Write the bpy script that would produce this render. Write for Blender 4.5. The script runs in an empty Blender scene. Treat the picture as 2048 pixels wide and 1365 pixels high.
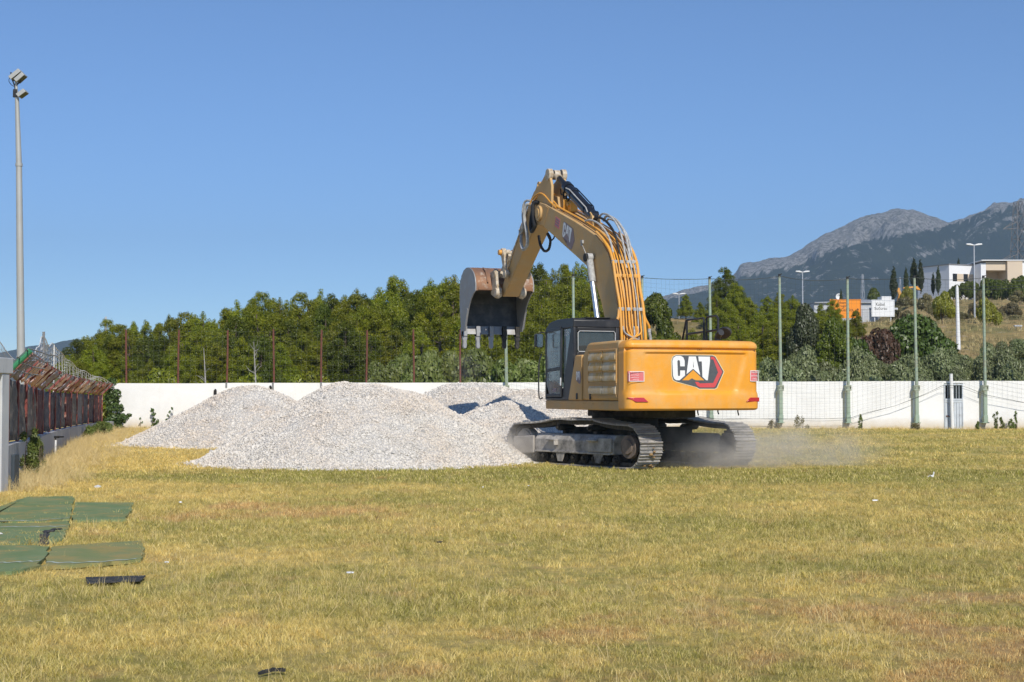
import bpy, bmesh, math, random
import numpy as np
from mathutils import Vector, Matrix

R = math.radians
rnd = random.Random(7)
scene = bpy.context.scene
COL = scene.collection

# ------------------------------------------------------------------ camera
FPX, HORIZON = 3000.0, 785.0
PITCH = math.atan((HORIZON - 682.5) / FPX)
CP, SP = math.cos(PITCH), math.sin(PITCH)
EYE = 1.65
cam_data = bpy.data.cameras.new('camera')
cam_data.sensor_width = 36.0
cam_data.lens = 36.0 * FPX / 2048.0
cam_data.clip_start = 0.2
cam_data.clip_end = 20000.0
cam = bpy.data.objects.new('camera', cam_data)
COL.objects.link(cam)
cam.location = (0, 0, EYE)
cam.rotation_euler = (R(90) + PITCH, 0, 0)
scene.camera = cam

# ------------------------------------------------------------------ light
SUN_EL, SUN_AZ = R(40), R(162.5)          # azimuth clockwise from +Y
world = bpy.data.worlds.new('World')
scene.world = world
world.use_nodes = True
wn = world.node_tree.nodes
wl = world.node_tree.links
bg = wn['Background']
sky = wn.new('ShaderNodeTexSky')
sky.sky_type = 'NISHITA'
sky.sun_disc = False
sky.sun_elevation = SUN_EL
sky.sun_rotation = SUN_AZ
sky.altitude = 4000
sky.air_density = 1.25
sky.dust_density = 0.0
sky.ozone_density = 8.0
wl.new(sky.outputs[0], bg.inputs[0])
bg.inputs[1].default_value = 0.136
sun_data = bpy.data.lights.new('sun', 'SUN')
sun_data.energy = 4.35
sun_data.angle = R(0.53)
sun_data.color = (1.0, 0.945, 0.85)
sun = bpy.data.objects.new('sun', sun_data)
COL.objects.link(sun)
SUNV = Vector((math.sin(SUN_AZ) * math.cos(SUN_EL), math.cos(SUN_AZ) * math.cos(SUN_EL), math.sin(SUN_EL)))
sun.rotation_euler = SUNV.to_track_quat('Z', 'Y').to_euler()
sun.location = (0, -20, 60)
vs = scene.view_settings
vs.view_transform = 'Standard'
vs.look = 'None'
vs.exposure = 0.0
vs.gamma = 1.0
vs.use_curve_mapping = False
scene.cycles.use_denoising = True
scene.cycles.max_bounces = 8
scene.cycles.diffuse_bounces = 3
scene.cycles.transparent_max_bounces = 16
scene.cycles.volume_bounces = 1


HAZE_DENS, HAZE_COL, HAZE_TOP = 0.00015, (0.40, 0.54, 0.70), 560.0


# ------------------------------------------------------------------ helpers
def at(px, py, Y):
    """world point seen at photo pixel (px, py), Y metres in front of the camera"""
    u, v = (px - 1024) / FPX, (682.5 - py) / FPX
    t = Y / (CP - v * SP)
    return Vector((t * u, Y, EYE + t * (SP + v * CP)))


def gnd(px, py, z=0.0):
    u, v = (px - 1024) / FPX, (682.5 - py) / FPX
    t = (z - EYE) / (SP + v * CP)
    return Vector((t * u, t * (CP - v * SP), z))


def smooth(a, b, x):
    t = np.clip((x - a) / (b - a), 0, 1)
    return t * t * (3 - 2 * t)


def link(name, data, parent=None):
    o = bpy.data.objects.new(name, data)
    COL.objects.link(o)
    if parent is not None:
        o.parent = parent
    return o


def tag(o, label, cat, group=None):
    o['label'] = label
    o['category'] = cat
    if group:
        o['group'] = group
    return o


def thing(name, label, cat, loc=(0, 0, 0), rz=0.0, group=None):
    o = link(name, None)
    o.empty_display_size = 0.2
    o.location = loc
    o.rotation_euler = (0, 0, rz)
    return tag(o, label, cat, group)


def dup(root, label=None, group=None):
    r = root.copy()
    COL.objects.link(r)
    if label:
        r['label'] = label
    if group:
        r['group'] = group
    for ch in root.children:
        c = ch.copy()
        COL.objects.link(c)
        c.parent = r
        for g in ch.children:
            d = g.copy()
            COL.objects.link(d)
            d.parent = c
    return r


class MB:
    """collects simple shapes into one mesh"""

    def __init__(self):
        self.v, self.f = [], []

    def add(self, vs, fs):
        b = len(self.v)
        self.v += [tuple(p) for p in vs]
        self.f += [tuple(b + i for i in f) for f in fs]
        return self

    def box(self, x0, x1, y0, y1, z0, z1):
        return self.add([(x0, y0, z0), (x1, y0, z0), (x1, y1, z0), (x0, y1, z0),
                         (x0, y0, z1), (x1, y0, z1), (x1, y1, z1), (x0, y1, z1)],
                        [(3, 2, 1, 0), (4, 5, 6, 7), (0, 1, 5, 4), (1, 2, 6, 5), (2, 3, 7, 6), (3, 0, 4, 7)])

    def prism_x(self, poly, x0, x1):
        """polygon in (y, z) extruded along x"""
        n = len(poly)
        a = sum(poly[i][0] * poly[(i + 1) % n][1] - poly[(i + 1) % n][0] * poly[i][1] for i in range(n))
        if a < 0:
            poly = poly[::-1]
        vs = [(x0, p[0], p[1]) for p in poly] + [(x1, p[0], p[1]) for p in poly]
        fs = [tuple(range(n))[::-1], tuple(range(n, 2 * n))]
        fs += [(i, (i + 1) % n, n + (i + 1) % n, n + i) for i in range(n)]
        return self.add(vs, fs)

    def prism_z(self, poly, z0, z1):
        n = len(poly)
        a = sum(poly[i][0] * poly[(i + 1) % n][1] - poly[(i + 1) % n][0] * poly[i][1] for i in range(n))
        if a < 0:
            poly = poly[::-1]
        vs = [(p[0], p[1], z0) for p in poly] + [(p[0], p[1], z1) for p in poly]
        fs = [tuple(range(n))[::-1], tuple(range(n, 2 * n))]
        fs += [(i, (i + 1) % n, n + (i + 1) % n, n + i) for i in range(n)]
        return self.add(vs, fs)

    def prism_y(self, poly, y0, y1):
        """polygon in (x, z) extruded along y"""
        n = len(poly)
        a = sum(poly[i][0] * poly[(i + 1) % n][1] - poly[(i + 1) % n][0] * poly[i][1] for i in range(n))
        if a > 0:
            poly = poly[::-1]
        vs = [(p[0], y0, p[1]) for p in poly] + [(p[0], y1, p[1]) for p in poly]
        fs = [tuple(range(n))[::-1], tuple(range(n, 2 * n))]
        fs += [(i, (i + 1) % n, n + (i + 1) % n, n + i) for i in range(n)]
        return self.add(vs, fs)

    def tube(self, pts, r, n=8, closed=False):
        """round bar through pts; r a number or one radius per point"""
        P = [Vector(p) for p in pts]
        m = len(P)
        rs = r if isinstance(r, (list, tuple)) else [r] * m
        b = len(self.v)
        up = None
        for i in range(m):
            if closed:
                d = P[(i + 1) % m] - P[i - 1]
            else:
                d = P[min(i + 1, m - 1)] - P[max(i - 1, 0)]
            if d.length < 1e-9:
                d = Vector((0, 0, 1))
            d.normalize()
            if up is None:
                up = Vector((0, 0, 1)) if abs(d.z) < 0.9 else Vector((1, 0, 0))
            s = d.cross(up)
            if s.length < 1e-6:
                s = d.orthogonal()
            s.normalize()
            up = s.cross(d).normalized()
            for k in range(n):
                a = 2 * math.pi * k / n
                self.v.append(tuple(P[i] + (s * math.cos(a) + up * math.sin(a)) * rs[i]))
        segs = m if closed else m - 1
        for i in range(segs):
            j = (i + 1) % m
            for k in range(n):
                k2 = (k + 1) % n
                self.f.append((b + i * n + k, b + i * n + k2, b + j * n + k2, b + j * n + k))
        if not closed:
            self.f.append(tuple(b + k for k in range(n))[::-1])
            self.f.append(tuple(b + (m - 1) * n + k for k in range(n)))
        return self

    def cyl(self, p0, p1, r, n=16, r1=None):
        return self.tube([p0, p1], [r, r if r1 is None else r1], n)

    def xf(self, mat, start=0):
        for i in range(start, len(self.v)):
            self.v[i] = tuple(mat @ Vector(self.v[i]))
        return self

    def mesh(self, name):
        me = bpy.data.meshes.new(name)
        me.from_pydata(self.v, [], self.f)
        return me

    def build(self, name, mat, parent=None, bevel=0.0, seg=2, sm=False, rz=0.0):
        me = self.mesh(name)
        me.materials.append(mat)
        if sm or bevel:
            me.polygons.foreach_set('use_smooth', [True] * len(me.polygons))
            me.set_sharp_from_angle(angle=R(35))
        o = link(name, me, parent)
        if rz:
            o.rotation_euler = (0, 0, rz)
        if bevel:
            b = o.modifiers.new('bevel', 'BEVEL')
            b.width = bevel
            b.segments = seg
            b.limit_method = 'ANGLE'
            b.angle_limit = R(35)
        return o


def mesh_np(name, V, Q, mat=None, sm=False):
    """mesh from numpy verts (n,3) and faces (m,k)"""
    me = bpy.data.meshes.new(name)
    V = np.asarray(V, dtype=np.float32)
    Q = np.asarray(Q, dtype=np.int32)
    m, k = Q.shape
    me.vertices.add(len(V))
    me.vertices.foreach_set('co', V.ravel())
    me.loops.add(m * k)
    me.loops.foreach_set('vertex_index', Q.ravel())
    me.polygons.add(m)
    me.polygons.foreach_set('loop_start', np.arange(0, m * k, k, dtype=np.int32))
    if sm:
        me.polygons.foreach_set('use_smooth', np.ones(m, dtype=bool))
    me.update(calc_edges=True)
    me.validate()
    if mat:
        me.materials.append(mat)
    return me


def grid_mesh(name, X, Y, Z, mat, sm=True):
    r, c = X.shape
    V = np.stack([X.ravel(), Y.ravel(), Z.ravel()], 1)
    i = np.arange(r * c).reshape(r, c)
    Q = np.stack([i[:-1, :-1].ravel(), i[:-1, 1:].ravel(), i[1:, 1:].ravel(), i[1:, :-1].ravel()], 1)
    return mesh_np(name, V, Q, mat, sm)


def vnoise(x, y, seed=0):
    """smooth value noise for numpy arrays, -1..1"""
    xi, yi = np.floor(x).astype(np.int64), np.floor(y).astype(np.int64)
    xf, yf = x - xi, y - yi
    xf, yf = xf * xf * (3 - 2 * xf), yf * yf * (3 - 2 * yf)

    def h(a, b):
        n = (a * 374761393 + b * 668265263 + seed * 974634777) & 0x7fffffff
        n = ((n ^ (n >> 13)) * 1274126177) & 0x7fffffff
        n = n ^ (n >> 16)
        return (n & 0xffff) / 32767.5 - 1

    a, b, c, d = h(xi, yi), h(xi + 1, yi), h(xi, yi + 1), h(xi + 1, yi + 1)
    return (a * (1 - xf) + b * xf) * (1 - yf) + (c * (1 - xf) + d * xf) * yf


def fbm(x, y, oct=4, seed=0):
    s, a = 0, 1.0
    for k in range(oct):
        s = s + a * vnoise(x * 2 ** k, y * 2 ** k, seed + k)
        a *= 0.5
    return s


# ------------------------------------------------------------------ materials
class NT:
    def __init__(self, name):
        self.m = bpy.data.materials.new(name)
        self.m.use_nodes = True
        self.t = self.m.node_tree
        self.n = self.t.nodes
        self.bsdf = self.n['Principled BSDF']
        self.out = self.n['Material Output']

    def node(self, typ, ins=None, **props):
        nd = self.n.new(typ)
        for k, v in props.items():
            setattr(nd, k, v)
        for k, v in (ins or {}).items():
            self.set(nd.inputs[k], v)
        return nd

    def set(self, sock, v):
        if isinstance(v, bpy.types.NodeSocket):
            self.t.links.new(v, sock)
        elif isinstance(v, (tuple, list)) and len(v) == 3 and sock.type == 'RGBA':
            sock.default_value = (*v, 1)
        else:
            sock.default_value = v

    def coord(self, kind='Object'):
        return self.node('ShaderNodeTexCoord').outputs[kind]

    def pos(self):
        return self.node('ShaderNodeNewGeometry').outputs['Position']

    def noise(self, vec, scale, detail=5, rough=0.6, out='Fac', dist=0.0):
        nd = self.node('ShaderNodeTexNoise', {'Vector': vec, 'Scale': scale, 'Detail': detail, 'Roughness': rough, 'Distortion': dist})
        return nd.outputs[out]

    def ramp(self, fac, a, b, ca=0.0, cb=1.0):
        return self.node('ShaderNodeMapRange', {'Value': fac, 'From Min': a, 'From Max': b, 'To Min': ca, 'To Max': cb}).outputs[0]

    def mix(self, fac, a, b, blend='MIX'):
        nd = self.node('ShaderNodeMix', data_type='RGBA', blend_type=blend)
        self.set(nd.inputs[0], fac)
        self.set(nd.inputs[6], a)
        self.set(nd.inputs[7], b)
        return nd.outputs[2]

    def math(self, op, a, b=0.0, clamp=False):
        nd = self.node('ShaderNodeMath', operation=op, use_clamp=clamp)
        self.set(nd.inputs[0], a)
        self.set(nd.inputs[1], b)
        return nd.outputs[0]

    def scale(self, vec, s):
        nd = self.node('ShaderNodeVectorMath', operation='MULTIPLY')
        self.set(nd.inputs[0], vec)
        nd.inputs[1].default_value = s
        return nd.outputs[0]

    def bump(self, h, strength=0.4, dist=0.02):
        nd = self.node('ShaderNodeBump', {'Height': h, 'Strength': strength, 'Distance': dist})
        self.set(self.bsdf.inputs['Normal'], nd.outputs[0])

    def p(self, **kw):
        names = dict(color='Base Color', rough='Roughness', metal='Metallic', spec='Specular IOR Level', trans='Transmission Weight', alpha='Alpha')
        for k, v in kw.items():
            self.set(self.bsdf.inputs[names[k]], v)
        return self.m


def pm(name, c1, c2=None, scale=4.0, rough=0.6, metal=0.0, spec=0.4, dust=None, damt=(0.45, 0.7), dmax=0.8, dscale=2.5,
       bump=0.0, bscale=30.0, streak=False, scuff=None):
    """painted / bare surface: two tones, a dust or wear layer with a shape of its own, fine relief"""
    t = NT(name)
    v = t.coord()
    c2 = c2 or tuple(x * 0.8 for x in c1)
    col = t.mix(t.ramp(t.noise(v, scale), 0.35, 0.65), c1, c2)
    rg = rough
    if dust:
        vv = t.scale(v, (3.0, 3.0, 0.6)) if streak else v
        d = t.ramp(t.noise(vv, dscale, 7, 0.68), damt[0], damt[1], 0.0, dmax)
        col = t.mix(d, col, dust)
        rg = t.math('ADD', t.math('MULTIPLY', d, 0.85 - rough), rough)
    if scuff:
        s1 = t.noise(t.scale(v, (2.0, 2.0, 14.0)), 1.6, 6, 0.75)
        s2 = t.noise(v, 0.9, 3)
        s = t.math('MULTIPLY', t.ramp(s1, 0.63, 0.70), t.ramp(s2, 0.45, 0.62))
        col = t.mix(t.math('MULTIPLY', s, 0.75), col, scuff)
        run = t.ramp(t.noise(t.scale(v, (7.0, 7.0, 0.5)), 1.1, 6, 0.7), 0.52, 0.78, 0, 0.35)
        col = t.mix(run, col, (0.42, 0.29, 0.15))
    if bump:
        t.bump(t.noise(v, bscale, 6, 0.65), bump, 0.01)
    return t.p(color=col, rough=rg, metal=metal, spec=spec)


DUST = (0.42, 0.35, 0.27)
PALE = (0.62, 0.58, 0.52)
mt = {}
mt['yellow'] = pm('yellow_paint', (0.80, 0.345, 0.030), (0.76, 0.32, 0.03), 2, 0.38, dust=(0.62, 0.44, 0.22), damt=(0.46, 0.78), dmax=0.7, dscale=1.3, scuff=(0.74, 0.62, 0.44))
mt['yellow_dusty'] = pm('dusty_yellow_paint', (0.66, 0.32, 0.06), (0.60, 0.31, 0.08), 2, 0.5, dust=(0.48, 0.35, 0.19), damt=(0.28, 0.66), dmax=0.85, dscale=1.5, scuff=(0.62, 0.5, 0.34))
mt['boom'] = pm('worn_yellow_paint', (0.62, 0.34, 0.08), (0.52, 0.31, 0.10), 2, 0.5, dust=(0.50, 0.37, 0.22), damt=(0.28, 0.66), dmax=0.85, dscale=1.7, scuff=(0.66, 0.55, 0.40))
mt['pipe'] = pm('pipe_yellow_paint', (0.78, 0.36, 0.035), (0.70, 0.32, 0.05), 5, 0.42, dust=(0.55, 0.40, 0.2), dmax=0.5)
mt['white_mud'] = pm('dried_limestone_mud', (0.62, 0.55, 0.45), (0.36, 0.27, 0.17), 9, 0.9, bump=0.6, bscale=18)
mt['black'] = pm('black_cab_paint', (0.018, 0.019, 0.022), (0.028, 0.028, 0.03), 3, 0.42, dust=(0.16, 0.15, 0.14), damt=(0.5, 0.85), dmax=0.5)
mt['rubber'] = pm('black_rubber', (0.016, 0.016, 0.017), None, 5, 0.6, dust=(0.2, 0.18, 0.15), damt=(0.55, 0.9), dmax=0.4)
mt['cyl'] = pm('black_cylinder_paint', (0.014, 0.016, 0.022), None, 5, 0.3, dust=(0.15, 0.14, 0.13), damt=(0.55, 0.9), dmax=0.35)
mt['chrome'] = pm('chromed_rod', (0.72, 0.74, 0.77), (0.66, 0.68, 0.71), 3, 0.42, 1.0)
mt['sleeve'] = pm('grey_hose_sleeve', (0.50, 0.50, 0.49), (0.34, 0.34, 0.33), 14, 0.75, dust=(0.16, 0.15, 0.14), dscale=8, dmax=0.6)
mt['track'] = pm('worn_track_steel', (0.24, 0.235, 0.23), (0.14, 0.137, 0.132), 8, 0.45, 0.4, dust=(0.50, 0.465, 0.42), damt=(0.32, 0.62), dmax=0.85, dscale=4, bump=0.3)
mt['frame'] = pm('dusty_track_frame', (0.045, 0.043, 0.040), (0.10, 0.09, 0.08), 4, 0.7, dust=(0.50, 0.465, 0.42), damt=(0.30, 0.58), dmax=0.9, dscale=2.2, bump=0.35, bscale=25)
mt['dark'] = pm('dark_greasy_steel', (0.022, 0.021, 0.020), (0.04, 0.036, 0.03), 5, 0.7, dust=(0.22, 0.2, 0.17), damt=(0.5, 0.8), dmax=0.5)
mt['rust'] = pm('rusty_bucket_shell', (0.30, 0.15, 0.075), (0.22, 0.13, 0.09), 3, 0.6, 0.25, dust=(0.55, 0.48, 0.40), damt=(0.55, 0.72), dmax=0.8, dscale=5, bump=0.3, bscale=15)
mt['bucket'] = pm('scoured_bucket_steel', (0.36, 0.36, 0.365), (0.27, 0.27, 0.275), 4, 0.55, 0.5, dust=(0.48, 0.45, 0.41), damt=(0.45, 0.72), dmax=0.7, dscale=4, bump=0.3, bscale=12)
mt['white'] = pm('white_paint', (0.80, 0.80, 0.79), (0.74, 0.74, 0.73), 6, 0.5)
mt['red'] = pm('red_sticker', (0.62, 0.07, 0.075), (0.58, 0.09, 0.09), 4, 0.4)
mt['pink'] = pm('sun_faded_red_sticker', (0.70, 0.14, 0.15), (0.66, 0.18, 0.18), 4, 0.5)
mt['grey_emb'] = pm('dark_grey_emblem', (0.075, 0.08, 0.09), (0.10, 0.105, 0.11), 30, 0.45)
mt['cream'] = pm('cream_emblem_edge', (0.80, 0.70, 0.45), None, 3, 0.5)
mt['mauve'] = pm('faded_mauve_sticker', (0.26, 0.20, 0.22), (0.3, 0.22, 0.2), 6, 0.6)
mt['lamp_red'] = pm('red_reflector', (0.55, 0.03, 0.04), None, 30, 0.2, spec=0.7)


def glass(name, tint, gloss=0.12):
    t = NT(name)
    tr = t.node('ShaderNodeBsdfTransparent', {'Color': (*tint, 1)})
    gl = t.node('ShaderNodeBsdfGlossy', {'Color': (1, 1, 1, 1), 'Roughness': 0.03})
    df = t.node('ShaderNodeBsdfDiffuse', {'Color': (0.46, 0.50, 0.49, 1)})
    fr = t.node('ShaderNodeFresnel', {'IOR': 1.5})
    d = t.ramp(t.noise(t.coord(), 3, 6), 0.3, 0.75, gloss * 0.5, gloss)
    m1 = t.node('ShaderNodeMixShader', {0: d, 1: tr.outputs[0], 2: df.outputs[0]})
    m2 = t.node('ShaderNodeMixShader', {0: fr.outputs[0], 1: m1.outputs[0], 2: gl.outputs[0]})
    t.t.links.new(m2.outputs[0], t.out.inputs[0])
    return t.m


mt['glass'] = glass('dust_and_sky_toned_cab_glass', (0.66, 0.78, 0.77), 0.62)  # pale film stands for dust and for sky reflected in the panes
mt['glass_dark'] = glass('tinted_rear_glass', (0.20, 0.27, 0.28), 0.12)
mt['window'] = pm('dark_window_glass', (0.02, 0.025, 0.03), None, 3, 0.08, spec=0.6)


def leaf_mat(name, c1, c2, c3=None, trans=0.25, patch=0.5):
    """foliage: colour differs from leaf to leaf and from plant to plant"""
    t = NT(name)
    g = t.node('ShaderNodeNewGeometry')
    oi = t.node('ShaderNodeObjectInfo')
    col = t.mix(g.outputs['Random Per Island'], c1, c2)
    big = t.ramp(t.noise(g.outputs['Position'], patch, 3), 0.35, 0.65)
    col = t.mix(t.math('MULTIPLY', big, 0.55), col, c3 or c2)
    br = t.ramp(oi.outputs['Random'], 0, 1, 0.78, 1.2)
    hs = t.node('ShaderNodeHueSaturation', {'Value': br, 'Color': col, 'Hue': t.ramp(oi.outputs['Random'], 0, 1, 0.488, 0.51)})
    df = t.node('ShaderNodeBsdfDiffuse', {'Color': hs.outputs[0]})
    tl = t.node('ShaderNodeBsdfTranslucent', {'Color': hs.outputs[0]})
    gl = t.node('ShaderNodeBsdfGlossy', {'Color': (1, 1, 1, 1), 'Roughness': 0.45})
    m1 = t.node('ShaderNodeMixShader', {0: trans, 1: df.outputs[0], 2: tl.outputs[0]})
    m2 = t.node('ShaderNodeMixShader', {0: 0.03, 1: m1.outputs[0], 2: gl.outputs[0]})
    t.t.links.new(m2.outputs[0], t.out.inputs[0])
    return t.m


mt['pine'] = leaf_mat('pine_needles', (0.135, 0.17, 0.007), (0.31, 0.305, 0.012), (0.11, 0.15, 0.007), 0.22)
mt['pine_dark'] = leaf_mat('dark_pine_needles', (0.07, 0.10, 0.007), (0.16, 0.18, 0.010), (0.06, 0.09, 0.006))
mt['broad'] = leaf_mat('broad_leaves', (0.13, 0.175, 0.03), (0.25, 0.285, 0.075), (0.09, 0.125, 0.022))
mt['olive'] = leaf_mat('olive_leaves', (0.18, 0.215, 0.085), (0.33, 0.36, 0.18), (0.13, 0.165, 0.055))
mt['olive_dark'] = leaf_mat('grey_green_foliage', (0.075, 0.095, 0.04), (0.12, 0.14, 0.065), (0.055, 0.075, 0.03))
mt['cypress'] = leaf_mat('cypress_foliage', (0.03, 0.045, 0.014), (0.05, 0.065, 0.02), None, 0.1)
mt['domebush'] = leaf_mat('dense_green_shrub', (0.055, 0.10, 0.014), (0.085, 0.135, 0.02), None, 0.2)
mt['redbush'] = leaf_mat('withered_red_brown_leaves', (0.13, 0.065, 0.035), (0.17, 0.10, 0.055), (0.10, 0.075, 0.04))
mt['lime'] = leaf_mat('bright_yellow_green_leaves', (0.26, 0.27, 0.02), (0.36, 0.34, 0.04), (0.18, 0.21, 0.02))
mt['scrub'] = leaf_mat('dry_hill_scrub', (0.16, 0.14, 0.06), (0.25, 0.20, 0.09), (0.11, 0.115, 0.04))
mt['weed'] = leaf_mat('green_weed_leaves', (0.10, 0.15, 0.03), (0.18, 0.22, 0.05), None, 0.3)
mt['ivy'] = leaf_mat('ivy_leaves', (0.05, 0.09, 0.02), (0.10, 0.15, 0.04), None, 0.25)
mt['bark'] = pm('pine_bark', (0.16, 0.12, 0.09), (0.09, 0.07, 0.055), 8, 0.9, bump=0.5, bscale=12)
mt['deadwood'] = pm('bleached_dead_wood', (0.42, 0.39, 0.36), (0.30, 0.28, 0.26), 6, 0.9)


def foliage(name, blobs, n, L, W, mat, seed=0, jit=0.55, up=0.25, inner=0.7, droop=0.0, core=0.0):
    """leaf-sized faces spread over a set of clumps (x, y, z, r, squash); core = relative size of a solid block inside each clump that blocks see-through"""
    g = np.random.default_rng(seed)
    B = np.array([(b + (1.0,))[:5] if len(b) == 4 else b for b in blobs], dtype=np.float64)
    w = B[:, 3] ** 2
    idx = g.choice(len(B), n, p=w / w.sum())
    d = g.normal(size=(n, 3))
    d /= np.linalg.norm(d, axis=1, keepdims=True)
    low = (d[:, 2] < -0.3) & (g.random(n) < 0.5)
    d[low, 2] *= -1
    rr = B[idx, 3] * (inner + (1.10 - inner) * np.sqrt(g.random(n)))
    pos = B[idx, :3] + d * rr[:, None] * np.stack([np.ones(n), np.ones(n), B[idx, 4]], 1)
    nr = d + g.normal(size=(n, 3)) * jit + np.array([0, 0, up])
    nr /= np.linalg.norm(nr, axis=1, keepdims=True)
    t = g.normal(size=(n, 3)) * 0.8 + d * 0.5 + np.array([0, 0, 0.6 - droop])
    t -= nr * (t * nr).sum(1, keepdims=True)
    t /= np.linalg.norm(t, axis=1, keepdims=True) + 1e-9
    s = np.cross(nr, t)
    l = (L * (0.6 + 0.8 * g.random(n)))[:, None]
    wd = (W * (0.6 + 0.8 * g.random(n)))[:, None]
    V = np.stack([pos - t * l * .5, pos + s * wd * .5, pos + t * l * .5, pos - s * wd * .5], 1).reshape(-1, 3)
    Q = np.arange(4 * n).reshape(n, 4)
    if core:  # solid leaf-coloured block per clump, closes the crown to view
        base = np.array([(x, y, z) for x in (-1, 1) for y in (-1, 1) for z in (-1, 1)], dtype=float) / 3 ** .5
        fq = np.array([(0, 1, 3, 2), (4, 6, 7, 5), (0, 4, 5, 1), (2, 3, 7, 6), (0, 2, 6, 4), (1, 5, 7, 3)])
        for b in B:
            a = g.random(3) * 6.28
            R1 = np.array([[math.cos(a[0]), -math.sin(a[0]), 0], [math.sin(a[0]), math.cos(a[0]), 0], [0, 0, 1]])
            R2 = np.array([[1, 0, 0], [0, math.cos(a[1]), -math.sin(a[1])], [0, math.sin(a[1]), math.cos(a[1])]])
            q = base @ R1.T @ R2.T * b[3] * core * np.array([1, 1, b[4]]) * (0.8 + 0.4 * g.random((8, 1))) + b[:3]
            Q = np.concatenate([Q, fq + len(V)])
            V = np.concatenate([V, q])
    return mesh_np(name, V, Q, mat)


_text_cache = {}


def text_mesh(s, size=1.0, depth=0.0):
    """flat lettering as a mesh in the xy plane, left/bottom at the origin"""
    c = bpy.data.curves.new('text', 'FONT')
    c.body = s
    c.size = size
    c.extrude = depth
    c.resolution_u = 3
    o = bpy.data.objects.new('text', c)
    COL.objects.link(o)
    dg = bpy.context.evaluated_depsgraph_get()
    me = bpy.data.meshes.new_from_object(o.evaluated_get(dg))
    bpy.data.objects.remove(o)
    return me


def lettering(name, s, height, width, origin, xdir, zdir, mat, parent=None, off=0.003):
    """writing laid on a surface: origin = lower left corner, xdir / zdir its reading and up directions"""
    me = text_mesh(s, 1.0)
    n = len(me.vertices)
    co = np.empty(n * 3, dtype=np.float32)
    me.vertices.foreach_get('co', co)
    co = co.reshape(-1, 3)
    mn, mx = co.min(0), co.max(0)
    co[:, 0] = (co[:, 0] - mn[0]) / max(mx[0] - mn[0], 1e-6) * width
    co[:, 1] = (co[:, 1] - mn[1]) / max(mx[1] - mn[1], 1e-6) * height
    o3, xd, zd = np.array(origin), np.array(xdir), np.array(zdir)
    nd = np.cross(xd, zd)
    out = o3 + co[:, :1] * xd + co[:, 1:2] * zd + nd * off
    me.vertices.foreach_set('co', out.astype(np.float32).ravel())
    me.update()
    me.materials.clear()
    me.materials.append(mat)
    me.name = name
    return link(name, me, parent)


def scatter(name, P, rot, scl, vid, sources, parent=None):
    """ground cover nobody could count: small shapes set on points"""
    me = bpy.data.meshes.new(name)
    P = np.asarray(P, dtype=np.float32)
    me.vertices.add(len(P))
    me.vertices.foreach_set('co', P.ravel())
    a = me.attributes.new('rot', 'FLOAT_VECTOR', 'POINT')
    a.data.foreach_set('vector', np.asarray(rot, dtype=np.float32).ravel())
    a = me.attributes.new('scl', 'FLOAT_VECTOR', 'POINT')
    a.data.foreach_set('vector', np.asarray(scl, dtype=np.float32).ravel())
    a = me.attributes.new('vid', 'INT', 'POINT')
    a.data.foreach_set('value', np.asarray(vid, dtype=np.int32).ravel())
    for m in {s.materials[0].name: s.materials[0] for s in sources}.values():
        me.materials.append(m)
    c = bpy.data.collections.new(name + '_source')
    for k, s in enumerate(sources):
        c.objects.link(bpy.data.objects.new('%s_source_%02d' % (name, k), s))
    ng = bpy.data.node_groups.new(name, 'GeometryNodeTree')
    ng.interface.new_socket('Geometry', in_out='INPUT', socket_type='NodeSocketGeometry')
    ng.interface.new_socket('Geometry', in_out='OUTPUT', socket_type='NodeSocketGeometry')
    N, Lk = ng.nodes, ng.links
    gi, go = N.new('NodeGroupInput'), N.new('NodeGroupOutput')
    ci = N.new('GeometryNodeCollectionInfo')
    ci.inputs[0].default_value = c
    ci.inputs[1].default_value = True
    ci.inputs[2].default_value = True
    ip = N.new('GeometryNodeInstanceOnPoints')
    ip.inputs['Pick Instance'].default_value = True

    def attr(nm, typ):
        q = N.new('GeometryNodeInputNamedAttribute')
        q.data_type = typ
        q.inputs[0].default_value = nm
        return q.outputs[0]

    Lk.new(gi.outputs[0], ip.inputs['Points'])
    Lk.new(ci.outputs[0], ip.inputs['Instance'])
    Lk.new(attr('vid', 'INT'), ip.inputs['Instance Index'])
    Lk.new(attr('rot', 'FLOAT_VECTOR'), ip.inputs['Rotation'])
    Lk.new(attr('scl', 'FLOAT_VECTOR'), ip.inputs['Scale'])
    Lk.new(ip.outputs[0], go.inputs[0])
    o = link(name, me, parent)
    md = o.modifiers.new('scatter', 'NODES')
    md.node_group = ng
    o['kind'] = 'stuff'
    return o


def structure(o):
    o['kind'] = 'structure'
    return o
# ================================================================== terrain
WALL_Y = 68.0


def tz(X, Y):
    """height of the land behind the wall: a dry hill to the right, level to the left"""
    X, Y = np.asarray(X, dtype=float), np.asarray(Y, dtype=float)
    hi = np.interp(Y, [71, 80, 90, 100, 120, 150, 175, 200, 230, 260, 290, 400, 900], [0, 1.8, 4.2, 5.4, 6.8, 8.4, 9.7, 12.2, 15.4, 17.6, 19.0, 19.0, 0])
    lo = np.interp(Y, [71, 80, 90, 100, 120, 150, 175, 300, 420, 900], [0, 1.4, 3.8, 5.9, 7.1, 7.6, 7.8, 9.0, 6, 0])
    a = X / np.maximum(Y, 1)
    w = smooth(0.215, 0.27, a)
    g = smooth(-0.02, 0.10, a)
    n = 0.5 * fbm(X * 0.12, Y * 0.12, 4, 3) * smooth(74, 95, Y) * (1 - smooth(300, 450, Y))
    return g * (lo * (1 - w) + hi * w + n)


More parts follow.
